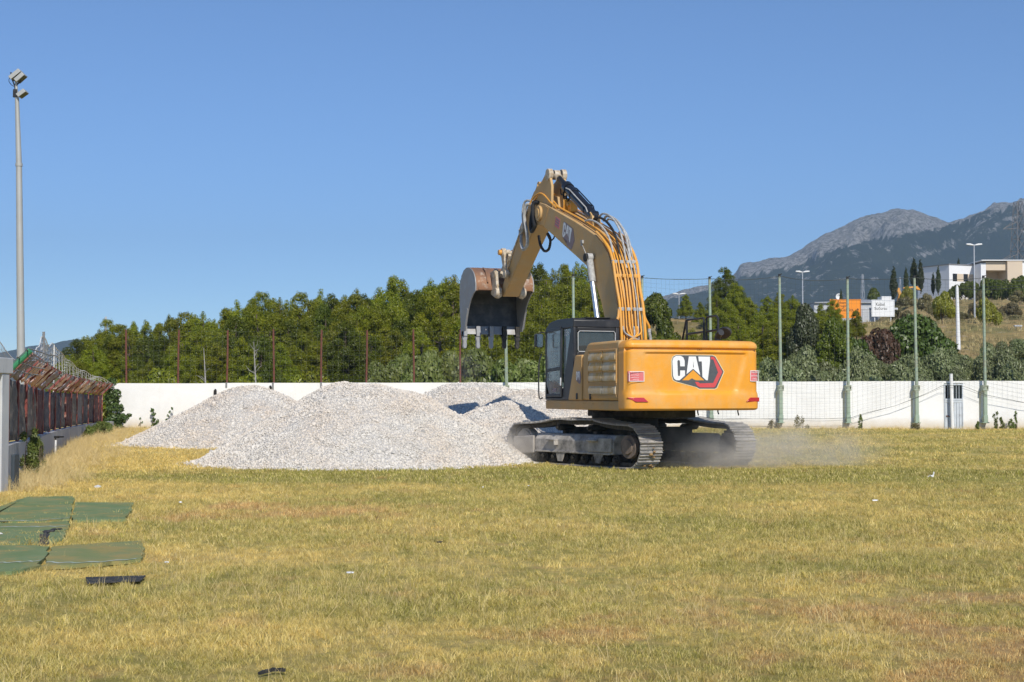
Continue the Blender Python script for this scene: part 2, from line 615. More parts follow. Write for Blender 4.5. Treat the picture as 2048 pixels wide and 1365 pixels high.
def field_color(t, pos):
    """dry football-field turf: straw, olive and scorched brown patches"""
    sep = t.node('ShaderNodeSeparateXYZ', {0: pos})
    x, y = sep.outputs[0], sep.outputs[1]
    straw, green, brown = (0.72, 0.545, 0.19), (0.34, 0.315, 0.075), (0.60, 0.36, 0.165)
    n1 = t.noise(pos, 0.30, 5, 0.62)
    n2 = t.noise(t.scale(pos, (0.10, 0.55, 1)), 1.0, 4, 0.55)
    nf = t.noise(pos, 3.2, 5, 0.7)
    f = t.math('ADD', t.math('MULTIPLY', n1, 0.50), t.math('MULTIPLY', n2, 0.26))
    f = t.math('ADD', f, t.math('MULTIPLY', nf, 0.49))
    # the strip of ranker grass just this side of the gravel, and the bleached left edge by the fence
    strip = t.math('MULTIPLY', t.ramp(y, 26.2, 27.6), t.ramp(y, 32.5, 31.0))
    f = t.math('ADD', f, t.math('MULTIPLY', strip, 0.17))
    left = t.math('MULTIPLY', t.ramp(x, -3.5, -8.5), t.ramp(y, 20.0, 27.0))
    f = t.math('SUBTRACT', f, t.math('MULTIPLY', left, 0.22))
    col = t.mix(t.ramp(f, 0.52, 0.70), straw, green)
    nb = t.noise(pos, 0.75, 6, 0.7)
    right = t.math('MULTIPLY', t.ramp(y, 15.5, 10.5), t.ramp(x, -1.0, 2.4))
    worn = t.math('MULTIPLY', t.math('MULTIPLY', t.ramp(y, 18.6, 20.2), t.ramp(y, 23.5, 21.8)), t.math('MULTIPLY', t.ramp(x, -5.6, -4.4), t.ramp(x, -0.6, -1.9)))
    b = t.math('ADD', nb, t.math('MULTIPLY', t.math('ADD', right, worn), 0.16))
    b = t.ramp(b, 0.58, 0.70)
    return t.mix(t.math('MULTIPLY', b, 0.85), col, brown)


def ground_mat():
    t = NT('dry_turf_and_soil')
    pos = t.pos()
    sep = t.node('ShaderNodeSeparateXYZ', {0: pos})
    fc = field_color(t, pos)
    soil = t.noise(pos, 14, 6, 0.7)
    fc = t.mix(t.ramp(soil, 0.38, 0.72, 0.0, 0.5), fc, (0.24, 0.17, 0.075))
    litter = t.noise(t.scale(pos, (1.0, 1.6, 1.0)), 75, 5, 0.8)
    fc = t.mix(t.ramp(litter, 0.54, 0.66, 0.0, 0.7), fc, (0.70, 0.56, 0.28))
    fc = t.mix(t.ramp(litter, 0.46, 0.34, 0.0, 0.75), fc, (0.15, 0.115, 0.05))
    pale = t.ramp(t.noise(pos, 0.55, 6, 0.72), 0.70, 0.78, 0, 0.6)
    fc = t.mix(pale, fc, (0.52, 0.44, 0.34))
    hn = t.noise(pos, 0.22, 7, 0.7)
    hill = t.mix(t.ramp(hn, 0.38, 0.62), (0.38, 0.26, 0.12), (0.20, 0.18, 0.075))
    hill = t.mix(t.ramp(t.noise(pos, 0.9, 6, 0.7), 0.60, 0.70, 0, 0.8), hill, (0.42, 0.36, 0.30))
    hill = t.mix(t.ramp(t.noise(pos, 0.07, 5), 0.5, 0.62, 0, 0.7), hill, (0.11, 0.115, 0.045))
    far = t.mix(t.ramp(t.noise(pos, 0.01, 6), 0.4, 0.6), (0.075, 0.09, 0.035), (0.12, 0.12, 0.06))
    col = t.mix(t.ramp(sep.outputs[1], 69.5, 73.0), fc, hill)
    col = t.mix(t.ramp(sep.outputs[1], 330.0, 480.0), col, far)
    t.bump(t.noise(pos, 30, 8, 0.8), 1.0, 0.03)
    return t.p(color=col, rough=0.95, spec=0.1)


ys = np.concatenate([np.linspace(-60, 4, 20), np.linspace(5, 72, 160), np.linspace(73, 160, 90), np.linspace(163, 400, 60), np.geomspace(410, 5200, 50)])
u = np.linspace(-1, 1, 281)
xs = np.sinh(u * 6.2) / np.sinh(6.2) * 3000
xs = np.where(np.abs(xs) < 1e-9, 0, xs)
GX, GY = np.meshgrid(xs, ys)
GZ = tz(GX, GY) + 0.035 * fbm(GX * 0.25, GY * 0.25, 3, 11) * (np.abs(GX) < 60) * (GY < 72)
structure(link('ground', grid_mesh('ground', GX, GY, GZ, ground_mat())))

# ================================================================== mountains


def mountain_mat(name, scrub1, scrub2, rock1, rock2):
    t = NT(name)
    pos = t.pos()
    ra = t.node('ShaderNodeAttribute', attribute_name='rock').outputs['Fac']
    n = t.noise(pos, 0.012, 9, 0.72)
    v = t.scale(pos, (1.0, 0.8, 0.55))
    nr = t.noise(v, 0.035, 9, 0.74)
    r = t.math('ADD', ra, t.math('MULTIPLY', t.math('SUBTRACT', nr, 0.5), 1.6))
    rk = t.mix(t.ramp(t.noise(t.scale(pos, (1.6, 1.6, 0.35)), 0.06, 8, 0.78), 0.43, 0.57), rock1, rock2)
    sc = t.mix(t.ramp(n, 0.38, 0.62), scrub1, scrub2)
    col = t.mix(t.ramp(r, 0.48, 0.62), sc, rk)
    t.bump(t.noise(t.scale(pos, (1.3, 1.3, 0.6)), 0.03, 10, 0.78), 1.0, 40.0)
    return t.p(color=col, rough=0.95, spec=0.05)


def ridge_range(name, prof, r0, r1, mat, rough=1.0, cliff=None, seed=1, ncol=520, nrow=110):
    """mountain side rising from r0 to a crest at r1 metres; prof = crest line seen from the field (px, py)"""
    px = np.linspace(prof[0][0], prof[-1][0], ncol)
    py = np.interp(px, [p[0] for p in prof], [p[1] for p in prof])
    tt = np.concatenate([np.linspace(0, 1, nrow), np.linspace(1.01, 1.14, 8)])
    PX, T = np.meshgrid(px, tt)
    ang = (PX - 1024) / FPX
    d = r0 + (r1 - r0) * T
    crest = EYE + np.array([at(a, b, r1).z - EYE for a, b in zip(px, py)])
    H = np.maximum(crest, 0)[None, :] * np.ones_like(T)
    shape = np.where(T <= 1, 0.62 * T ** 1.15 + 0.38 * smooth(0.55, 1.0, T) * T, 1 - (T - 1) * 1.6)
    X, Y = ang * d, d
    n = fbm(X / 330, Y / 330, 5, seed)
    gul = np.abs(fbm(X / 170 + 3, Y / 520, 4, seed + 9))
    k = np.clip(T, 0, 1) * (1 - smooth(0.88, 1.0, T))
    Z = H * shape + rough * k * (H / 420 + 0.15) * (46 * n - 34 * gul + 9 * fbm(X / 45, Y / 45, 4, seed + 5))
    Z += rough * (H / 420) * (3.0 * fbm(X / 22, Y / 30, 3, seed + 21) - 26 * np.abs(fbm(X / 55, Y / 300, 3, seed + 33)) * (1 - smooth(.9, .985, T)) + 2) * smooth(0.75, 0.97, T)
    Z = Z - 6 * (1 - np.clip(T * 6, 0, 1))
    me = grid_mesh(name, X, Y, Z, mat)
    rock = np.zeros_like(T)
    if cliff is not None:
        rock = cliff(PX, (Z / d) / (np.maximum(H, 1) / r1), n, gul)
    a = me.attributes.new('rock', 'FLOAT', 'POINT')
    a.data.foreach_set('value', rock.astype(np.float32).ravel())
    return structure(link(name, me))


def cliff_main(PX, E, n, gul):
    """where bare rock shows; E = height up the slope, 1 at the crest"""
    w = np.interp(PX, [1440, 1480, 1560, 1640, 1720, 1800, 1860, 1900, 1960, 2050], [.05, .09, .08, .11, .135, .14, .08, .005, .005, .005])
    band = smooth(1 - w * 1.25, 1 - w * .8, E)
    knob = smooth(0.955, 0.975, E) * smooth(1978, 1990, PX) * (1 - smooth(2012, 2030, PX))
    scree = smooth(0.66, 0.74, E) * (1 - smooth(0.84, 0.92, E)) * 0.40 * smooth(1480, 1600, PX) * (1 - smooth(1840, 1900, PX))
    dl = 0.655 + (PX - 1762) * 0.0014
    dline = np.exp(-((E - dl) / 0.028) ** 2) * 0.60 * smooth(1690, 1760, PX)
    dl2 = 0.62 + (PX - 1960) * 0.0012
    dline2 = np.exp(-((E - dl2 - .22) / 0.03) ** 2) * 0.52 * smooth(1930, 1980, PX)
    low = 0.30 + 0.12 * n
    return np.clip(np.maximum.reduce([band * 0.92, knob, scree, dline, dline2, low]), 0, 1)


MTN = mountain_mat('limestone_mountainside', (0.030, 0.048, 0.022), (0.058, 0.075, 0.034), (0.74, 0.69, 0.635), (0.22, 0.215, 0.19))
ridge_range('mountain', [(900, 790), (1100, 720), (1200, 640), (1290, 604), (1330, 592), (1380, 578), (1430, 568), (1462, 560), (1474, 545), (1482, 530), (1530, 521), (1580, 512),
                         (1605, 498), (1620, 488), (1660, 465), (1700, 449), (1722, 437), (1736, 432), (1760, 428), (1800, 420), (1830, 423), (1862, 433),
                         (1900, 447), (1930, 440), (1960, 425), (1985, 416), (1992, 409), (2014, 407), (2030, 409), (2060, 407), (2200, 395), (2400, 430), (2520, 520)],
            1500, 3900, MTN, 1.0, cliff_main, 4)
FARM = mountain_mat('far_mountainside', (0.06, 0.075, 0.045), (0.09, 0.10, 0.06), (0.30, 0.29, 0.28), (0.24, 0.23, 0.22))
ridge_range('far_hills', [(-420, 730), (-200, 712), (0, 706), (30, 700), (60, 693), (100, 690), (125, 683), (150, 680), (190, 681), (240, 690), (330, 705), (460, 728), (560, 760)],
            3000, 4700, FARM, 0.7, None, 8, 260, 50)

# ================================================================== gravel
# every heap is a set of tipped cones: (x, y, height, slope)
PILES = {
    'front': [(at(690, 800, 35.1).x, 35.1, 2.02, 0.61), (at(750, 800, 35.4).x, 35.4, 1.97, 0.57), (at(812, 800, 35.9).x, 35.9, 1.82, 0.60),
              (at(655, 800, 35.1).x, 35.1, 1.70, 0.66), (at(780, 800, 34.9).x, 34.9, 1.62, 0.56)],
    'left': [(at(512, 800, 47.6).x, 47.6, 2.0, 0.52), (at(480, 800, 47.4).x, 47.4, 1.82, 0.53), (at(430, 800, 47.0).x, 47.0, 1.25, 0.49)],
    'middle': [(at(905, 800, 49.5).x, 49.5, 2.06, 0.50), (at(955, 800, 49.5).x, 49.5, 2.07, 0.50), (at(988, 800, 49.8).x, 49.8, 2.0, 0.5)],
    'dug': [(at(1052, 800, 44.2).x, 44.2, 1.84, 0.50), (at(1110, 800, 44.6).x, 44.6, 1.75, 0.48), (at(1012, 800, 41.3).x, 41.3, 1.50, 0.52),
            (at(1000, 800, 39.0).x, 39.0, 1.02, 0.42), (at(1100, 800, 41.0).x, 41.0, 1.10, 0.40), (at(960, 800, 40.0).x, 40.0, 0.98, 0.42)],
}


def pile_h(key, X, Y):
    X, Y = np.asarray(X, dtype=float), np.asarray(Y, dtype=float)
    h = np.full(X.shape, -1.0)
    wob = 0.16 * fbm(X * 0.55, Y * 0.55, 4, 31) + 0.05 * fbm(X * 2.5, Y * 2.5, 3, 37)
    for x, y, z, s in PILES[key]:
        r = np.hypot(X - x, Y - y) * (1 + 0.10 * wob)
        c = z - s * (np.sqrt(r * r + 0.16) - 0.4 * 0.75)
        c = c + 0.10 * (1 - smooth(0.0, 0.5, c)) * 0   # straight flanks
        h = np.where(h > c, h + 0.10 * np.exp(-np.abs(h - c) * 6), c + 0.10 * np.exp(-np.abs(h - c) * 6))
    return h - 0.10 + 0.36 * wob * smooth(-0.2, 0.6, h)


def gravel_mat():
    t = NT('crushed_limestone')
    pos = t.pos()
    vo = t.node('ShaderNodeTexVoronoi', {'Vector': pos, 'Scale': 24.0})
    big = t.ramp(t.noise(pos, 0.8, 4), 0.4, 0.65)
    col = t.mix(big, (0.64, 0.605, 0.55), (0.63, 0.555, 0.47))
    col = t.mix(t.ramp(t.noise(pos, 35, 4), 0.35, 0.6), (0.46, 0.44, 0.41), col)
    t.bump(vo.outputs['Distance'], 1.0, 0.04)
    return t.p(color=col, rough=0.95, spec=0.1)


def stone_mat():
    t = NT('limestone_chips')
    oi = t.node('ShaderNodeObjectInfo')
    pos = t.pos()
    big = t.ramp(t.noise(pos, 0.8, 4), 0.4, 0.65)
    col = t.mix(big, (0.71, 0.665, 0.595), (0.69, 0.605, 0.505))
    col = t.mix(t.ramp(oi.outputs['Random'], 0.72, 1.0, 0, 0.8), col, (0.30, 0.295, 0.29))
    return t.p(color=col, rough=0.9, spec=0.15)


mt['gravel'] = gravel_mat()
mt['stone'] = stone_mat()


def stone_src(seed):
    g = np.random.default_rng(seed)
    bm = bmesh.new()
    bmesh.ops.create_icosphere(bm, subdivisions=1, radius=1.0)
    ax = np.array([1.0, 0.62 + 0.3 * g.random(), 0.45 + 0.25 * g.random()])
    for v in bm.verts:
        k = 0.72 + 0.5 * g.random()
        v.co = Vector((v.co.x * ax[0] * k, v.co.y * ax[1] * k, v.co.z * ax[2] * k))
    me = bpy.data.meshes.new('stone')
    bm.to_mesh(me)
    bm.free()
    me.materials.append(mt['stone'])
    return me


STONES = [stone_src(k) for k in range(5)]


def gravel_pile(key, label, dens, size, res=0.11):
    c = np.array([(p[0], p[1], p[2] / p[3]) for p in PILES[key]])
    x0, x1 = (c[:, 0] - c[:, 2]).min() - .6, (c[:, 0] + c[:, 2]).max() + .6
    y0, y1 = (c[:, 1] - c[:, 2]).min() - .6, (c[:, 1] + c[:, 2]).max() + .6
    X, Y = np.meshgrid(np.arange(x0, x1, res), np.arange(y0, y1, res))
    H = pile_h(key, X, Y) + 0.018 * fbm(X * 7, Y * 7, 2, 5)
    keep = H > -0.12
    r, q = X.shape
    i = np.arange(r * q).reshape(r, q)
    Q = np.stack([i[:-1, :-1].ravel(), i[:-1, 1:].ravel(), i[1:, 1:].ravel(), i[1:, :-1].ravel()], 1)
    k = keep.ravel()
    Q = Q[k[Q].all(1)]
    used = np.unique(Q)
    mp = -np.ones(r * q, dtype=np.int64)
    mp[used] = np.arange(len(used))
    V = np.stack([X.ravel(), Y.ravel(), H.ravel()], 1)[used]
    root = thing('gravel_pile', label, 'gravel pile')
    o = link('heap', mesh_np('heap', V, mp[Q], mt['gravel'], True), root)
    g = np.random.default_rng(len(label))
    n = int(dens * (x1 - x0) * (y1 - y0))
    px, py = x0 + (x1 - x0) * g.random(n), y0 + (y1 - y0) * g.random(n)
    ph = pile_h(key, px, py)
    fringe = ((ph > -0.10) & (ph < 0.02) & (g.random(n) < 0.45)) | ((ph > -0.32) & (ph <= -0.10) & (g.random(n) < 0.03))
    ok = (ph >= 0.02) | fringe
    px, py, ph = px[ok], py[ok], np.maximum(ph[ok], 0.015)
    n = len(px)
    s = size * (0.45 + 1.1 * g.random(n) ** 2.2) * np.where(g.random(n) < .012, 2.2, 1.0)
    s *= 1 + 0.35 * smooth(0.5, 0.0, ph) * g.random(n)
    P = np.stack([px, py, ph + s * 0.2], 1)
    so = scatter('loose_stones', P, g.random((n, 3)) * 6.28, np.repeat(s[:, None], 3, 1), g.integers(0, 5, n), STONES, root)
    return root


gravel_pile('front', 'large pale gravel heap in the foreground, beside the front of the excavator tracks', 1350, 0.0215)
gravel_pile('left', 'leftmost pale gravel heap, leaning towards the corner of the white wall', 560, 0.029, 0.14)
gravel_pile('middle', 'flat-topped grey gravel heap close to the white wall, left of the excavator bucket', 560, 0.029, 0.14)
gravel_pile('dug', 'half-dug gravel heap under the raised bucket, with the machine shadow on it', 820, 0.026, 0.12)
# ================================================================== excavator
EX_C = (2.65, 34.4, 0.0)
UP, TR = R(20), R(35)                     # heading of the upper works and of the tracks
ex = thing('excavator', 'big yellow crawler excavator with its bucket raised over the gravel', 'excavator', EX_C)


def up(mb, name, mat, parent=None, **kw):
    """a part of the slewing upper works (x right, y forward, z up)"""
    if parent is None:
        return mb.build(name, mat, ex, rz=UP, **kw)
    return mb.build(name, mat, parent, **kw)


def interp_path(pts, n):
    P = np.array(pts, dtype=float)
    d = np.concatenate([[0], np.cumsum(np.linalg.norm(np.diff(P, axis=0), axis=1))])
    s = np.linspace(0, d[-1], n)
    return [tuple(np.interp(q, d, P[:, k]) for k in range(P.shape[1])) for q in s]


def curve(pts, n=24):
    """Catmull-Rom through pts"""
    P = [Vector(p) for p in pts]
    P = [P[0] * 2 - P[1]] + P + [P[-1] * 2 - P[-2]]
    out = []
    m = len(P) - 3
    for i in range(m):
        for k in range(max(2, n // m)):
            t = k / max(2, n // m)
            a, b, c, d = P[i:i + 4]
            out.append(0.5 * ((2 * b) + (c - a) * t + (2 * a - 5 * b + 4 * c - d) * t * t + (3 * b - a - 3 * c + d) * t ** 3))
    out.append(P[-2])
    return out


# ---------------------------------------------------------------- crawler tracks
def track_path(n):
    """centre line of the chain: sprocket behind, idler in front, top run lifted by the carrier rollers"""
    pts = []
    rs, ri = 0.44, 0.43
    ys_, yi = -1.98, 2.0
    for k in range(0, 19):                                # round the sprocket, bottom -> top at the back
        a = R(-90 - 180 * k / 18)
        pts.append((ys_ + rs * math.cos(a), 0.53 + rs * math.sin(a)))
    for y, z in ((-1.5, 0.985), (-1.1, 1.02), (-0.75, 1.075), (-0.4, 1.075), (0.0, 1.06), (0.4, 1.075), (0.7, 1.06), (1.1, 1.0), (1.5, 0.965)):
        pts.append((y, z))
    for k in range(0, 19):
        a = R(90 - 180 * k / 18)
        pts.append((yi + ri * math.cos(a), 0.52 + ri * math.sin(a)))
    pts.append((1.5, 0.085))
    pts.append((-1.5, 0.085))
    pts.append(pts[0])
    d = np.array(pts)
    L = np.concatenate([[0], np.cumsum(np.hypot(*np.diff(d, axis=0).T))])
    out = []
    for k in range(n):
        s = L[-1] * (k + 0.3) / n
        p = np.array([np.interp(s, L, d[:, 0]), np.interp(s, L, d[:, 1])])
        e = 0.05
        q = np.array([np.interp((s + e) % L[-1], L, d[:, 0]), np.interp((s + e) % L[-1], L, d[:, 1])])
        t = q - p
        out.append((p[0], p[1], math.atan2(t[1], t[0])))
    return out, L[-1]


SHOES, PER = track_path(54)
pitch_len = PER / 54
# shoe: local y along the chain, local -z outwards (bottom run runs towards -y)
sh = MB()
w2, l2 = 0.30, pitch_len * 0.5 - 0.004
prof = [(-l2, 0), (l2, 0), (l2, 0.018), (l2 - .012, 0.046), (l2 - .028, 0.046), (l2 - .04, 0.018), (0.016, 0.018), (0.008, 0.040), (-0.008, 0.040), (-0.016, 0.018),
        (-l2 + .04, 0.018), (-l2 + .028, 0.046), (-l2 + .012, 0.046), (-l2, 0.018)]
sh.prism_x([(a, b) for a, b in prof], -w2, w2)
for x in (-.09, .09):
    for y in (-.045, .045):
        sh.cyl((x, y, 0.016), (x, y, 0.034), 0.014, 6)
shoe_me = sh.mesh('track_shoe')
shoe_me.materials.append(mt['track'])
lk = MB()
for x in (-.10, .10):
    lk.prism_x([(-l2 - .02, -.10), (l2 - .02, -.10), (l2, -.06), (l2, -.005), (-l2, -.005), (-l2 - .02, -.05)], x - .025, x + .025)
lk.cyl((-.13, -l2, -.055), (.13, -l2, -.055), 0.03, 8)
link_me = lk.mesh('chain_link')
link_me.materials.append(mt['dark'])


def make_track(sx):
    """sx = -1 for the track nearer the camera"""
    f = MB()
    xo = -1 if sx < 0 else 1
    # main beam with sloping top
    f.prism_y([(-0.24, 0.34), (0.24, 0.34), (0.24, 0.62), (0.14, 0.76), (-0.14, 0.76), (-0.24, 0.62)], -1.45, 1.42)
    f.prism_y([(-0.17, 0.36), (0.17, 0.36), (0.17, 0.66), (-0.17, 0.66)], 1.42, 1.9)
    fr = f.build('crawler_track', mt['frame'], ex, bevel=0.018, rz=TR)
    fr.location = (sx * 1.36 * math.cos(TR), sx * 1.36 * math.sin(TR), -0.04)
    fr['label'] = 'crawler track on the cab side' if sx < 0 else 'crawler track on the far side, behind dust'
    side = xo * 0.24
    g = MB()
    g.box(min(side, side + xo * .035), max(side, side + xo * .035), -1.36, 1.5, 0.335, 0.375)
    g.build('beam_flange', mt['frame'], fr, bevel=0.006)
    for y0, y1 in ((-1.44, -0.62),):
        c = MB()
        c.box(min(side, side + xo * .05), max(side, side + xo * .05), y0, y1, 0.39, 0.70)
        c.box(min(side, side + xo * .13), max(side, side + xo * .13), -1.0, -0.66, 0.62, 0.66)
        c.build('motor_guard', mt['frame'], fr, bevel=0.012)
    c = MB()
    c.box(min(side, side + xo * .11), max(side, side + xo * .11), 0.52, 0.86, 0.60, 0.635)
    c.box(min(side, side + xo * .11), max(side, side + xo * .11), 0.52, 0.56, 0.50, 0.60)
    c.build('step', mt['frame'], fr, bevel=0.008)
    c = MB()
    c.prism_x([(1.40, 0.30), (2.12, 0.26), (2.22, 0.42), (2.18, 0.66), (1.40, 0.70)], min(side, side + xo * .06), max(side, side + xo * .06))
    c.build('idler_yoke', pm('pale_dusty_yoke', (0.40, 0.37, 0.33), (0.28, 0.25, 0.22), 3, 0.85, bump=0.3), fr, bevel=0.02)
    for y in (-0.95, 0.42):
        c = MB()
        c.prism_x([(y - .17, 0.34), (y + .17, 0.34), (y + .10, 0.14), (y - .06, 0.14)], side - xo * .01, side + xo * .02)
        c.build('roller_guard', mt['frame'], fr, bevel=0.008)
    for k in range(9):
        y = -1.48 + k * 0.37
        c = MB()
        c.cyl((-.2, y, .235), (.2, y, .235), .085, 14)
        c.cyl((-.255, y, .235), (.255, y, .235), .045, 10)
        for x in (-.15, .15):
            c.cyl((x - .03, y, .235), (x + .03, y, .235), .115, 14)
        c.build('roller', mt['dark'], fr, sm=True)
    for y in (-.58, .55):
        c = MB()
        c.cyl((-.20, y, .90), (.20, y, .90), .075, 14)
        c.cyl((-.26, y, .90), (.26, y, .90), .04, 10)
        c.box(-.05, .05, y - .05, y + .05, .74, .9)
        c.build('carrier_roller', mt['dark'], fr, sm=True)
    c = MB()
    c.cyl((-.09, 2.0, .52), (.09, 2.0, .52), .34, 32)
    c.cyl((-.14, 2.0, .52), (.14, 2.0, .52), .29, 32)
    c.cyl((-.26, 2.0, .52), (.26, 2.0, .52), .09, 16)
    c.build('idler', mt['frame'], fr, sm=True)
    c = MB()
    nt = 21
    pl = []
    for k in range(nt * 4):
        a = 2 * math.pi * k / (nt * 4)
        rr = (0.30, 0.355, 0.355, 0.30)[k % 4]
        pl.append((-1.98 + rr * math.cos(a), 0.53 + rr * math.sin(a)))
    c.prism_x(pl, -.04, .04)
    c.build('sprocket', mt['dark'], fr)
    c = MB()
    c.cyl((-.15, -1.98, .53), (side + xo * .02, -1.98, .53), .25, 28)
    c.cyl((side, -1.98, .53), (side + xo * .06, -1.98, .53), .16, 24)
    c.build('final_drive', pm('muddy_final_drive', (0.26, 0.20, 0.16), (0.14, 0.11, 0.09), 5, 0.9, bump=0.5), fr, bevel=0.01)
    for (y, z, a) in SHOES:
        o = link('track_shoe', shoe_me, fr)
        o.location = (0, y, z)
        # chain runs clockwise seen from +x, so its outer side is the right-hand normal
        o.rotation_euler = (a, 0, 0)
        q = link('chain_link', link_me, fr)
        q.location = (0, y, z)
        q.rotation_euler = (a, 0, 0)
    return fr


make_track(-1)
make_track(1)
c = MB()
c.prism_z([(-1.15, -.9), (-.55, -.75), (.55, -.75), (1.15, -.9), (1.15, -.5), (.6, 0), (1.15, .5), (1.15, .9), (.55, .75), (-.55, .75), (-1.15, .9), (-1.15, .5), (-.6, 0), (-1.15, -.5)], .50, .86)
c.cyl((0, 0, .8), (0, 0, 1.06), .70, 40)
c.build('car_body', mt['dark'], ex, bevel=0.02, rz=TR)
c = MB()
c.cyl((0, 0, 1.04), (0, 0, 1.20), .82, 48)
c.cyl((0, 0, 1.18), (0, 0, 1.27), .74, 48)
c.build('swing_bearing', mt['dark'], ex, rz=UP, bevel=0.01)

# ---------------------------------------------------------------- deck, hood, counterweight
c = MB()
c.box(-1.52, 1.52, -2.97, 1.28, 1.265, 1.47)
deck = up(c, 'upper_frame', mt['yellow_dusty'], bevel=0.025)
for y in (-2.6, -2.1, -1.6, -1.1, -.4, .3):
    c = MB()
    for q in (0, .08):
        c.cyl((-1.528, y + q, 1.40), (-1.512, y + q, 1.40), .011, 8)
    c.build('bolt', mt['yellow_dusty'], deck)
c = MB()
c.box(-.62, .62, -2.2, .9, 1.10, 1.262)
up(c, 'belly_plate', mt['dark'], bevel=0.02)

c = MB()
c.prism_x([(-.98, 1.474), (-.98, 2.47), (-1.26, 2.70), (-1.36, 2.725), (-2.945, 2.735), (-2.945, 1.474)], -1.53, 1.53)
hood = up(c, 'engine_hood', mt['yellow_dusty'], bevel=0.055, seg=3)
c = MB()
c.prism_x([(-.16, 1.474), (-.57, 2.44), (-.62, 2.475), (-.975, 2.475), (-.975, 1.474)], -1.545, -1.22)
front_box = up(c, 'side_cover', mt['yellow_dusty'], bevel=0.03)
# louvred service door
c = MB()
c.box(-1.545, -1.525, -2.88, -1.33, 1.52, 2.56)
door = c.build('service_door', mt['yellow_dusty'], hood, bevel=0.008)
mt['grille'] = pm('dust_caked_grille', (0.52, 0.30, 0.07), (0.50, 0.36, 0.18), 3, 0.7, dust=(0.60, 0.52, 0.40), damt=(0.38, 0.62), dmax=0.85, dscale=3)
for (y0, y1) in ((-2.12, -1.40), (-2.83, -2.15)):
    for k in range(3):
        z0 = 1.875 + k * 0.218
        c = MB()
        c.prism_y([(-1.548, z0), (-1.578, z0 + .015), (-1.582, z0 + .09), (-1.548, z0 + .195)], y0, y1)
        c.build('louver', mt['grille'], hood, bevel=0.012)
    c = MB()
    c.prism_y([(-1.548, 1.60), (-1.575, 1.62), (-1.575, 1.72), (-1.548, 1.79)], y0, y1)
    c.build('louver', mt['grille'], hood, bevel=0.008)
c = MB()
for (a0, a1, b0, b1) in ((-2.86, -1.37, 1.835, 1.855), (-2.86, -1.37, 2.53, 2.545), (-2.86, -2.845, 1.855, 2.53), (-1.385, -1.37, 1.855, 2.53), (-2.14, -2.125, 1.855, 2.53),
                         (-2.86, -1.37, 1.565, 1.58), (-2.86, -1.37, 1.80, 1.815)):
    c.box(-1.562, -1.546, a0, a1, b0, b1)
c.build('grille_frame', mt['yellow_dusty'], hood)
for y in (-.70, -1.46):
    c = MB()
    c.box(-1.565, -1.546, y - .05, y + .03, 1.49, 1.63)
    c.build('latch', mt['rubber'], hood if y < -1 else front_box, bevel=0.008)
c = MB()
c.box(-1.5472, -1.5452, -1.005, -.995, 1.48, 2.40)
c.build('seam', mt['rubber'], front_box)


CW_Z = [(1.272, .075), (1.285, .03), (1.315, .004), (1.42, 0.0), (1.58, 0.0), (1.63, .012), (1.68, .03)] + \
       [(1.72 + .06 * k, .03) for k in range(13)] + [(2.485, .03), (2.515, .075), (2.555, .08), (2.58, .02), (2.62, .012), (2.665, .03), (2.705, .075), (2.728, .14), (2.738, .24)]


def cw_recess(x, z):
    hw = 0.92 + (z - 1.65) / 0.8 * 0.26
    e = smooth(hw + .05, hw - .05, np.abs(x - .03))
    return 0.05 * e * smooth(1.62, 1.70, z) * smooth(2.50, 2.44, z)


def cw_base(x):
    return -3.39 - 0.11 * (1 - (x / 1.37) ** 2)


def cw_y(x, z):
    d = np.interp(z, [a for a, b in CW_Z], [b for a, b in CW_Z])
    return float(cw_base(np.clip(x, -1.37, 1.37)) + d + cw_recess(x, z))


ol = [(-1.55, -2.95, 1, 0), (-1.55, -3.08, 1, 0)]
for k in range(0, 9):
    a = R(180 + 90 * k / 8)
    ol.append((-1.37 + .18 * math.cos(a), -3.21 + .18 * math.sin(a), -math.cos(a), -math.sin(a)))
for k in range(1, 64):
    x = -1.37 + 2.74 * k / 64
    ol.append((x, float(cw_base(x)), 0, 1))
for k in range(0, 9):
    a = R(270 + 90 * k / 8)
    ol.append((1.37 + .18 * math.cos(a), -3.21 + .18 * math.sin(a), -math.cos(a), -math.sin(a)))
ol += [(1.55, -3.08, -1, 0), (1.55, -2.95, -1, 0)]
c = MB()
no = len(ol)
for z, d in CW_Z:
    for x, y, nx, ny in ol:
        dd = d if ny > 0.01 or z > 2.6 or z < 1.32 else d * 0.2
        yy = y + ny * dd + (float(cw_recess(x, z)) if ny > .99 else 0)
        c.v.append((x + nx * dd, yy, z))
for j in range(len(CW_Z) - 1):
    for i in range(no - 1):
        c.f.append((j * no + i, j * no + i + 1, (j + 1) * no + i + 1, (j + 1) * no + i))
    c.f.append((j * no + no - 1, j * no, (j + 1) * no, (j + 1) * no + no - 1))
c.f.append(tuple(range(no))[::-1])
c.f.append(tuple(range((len(CW_Z) - 1) * no, len(CW_Z) * no)))
cw = up(c, 'counterweight', mt['yellow'], sm=True)

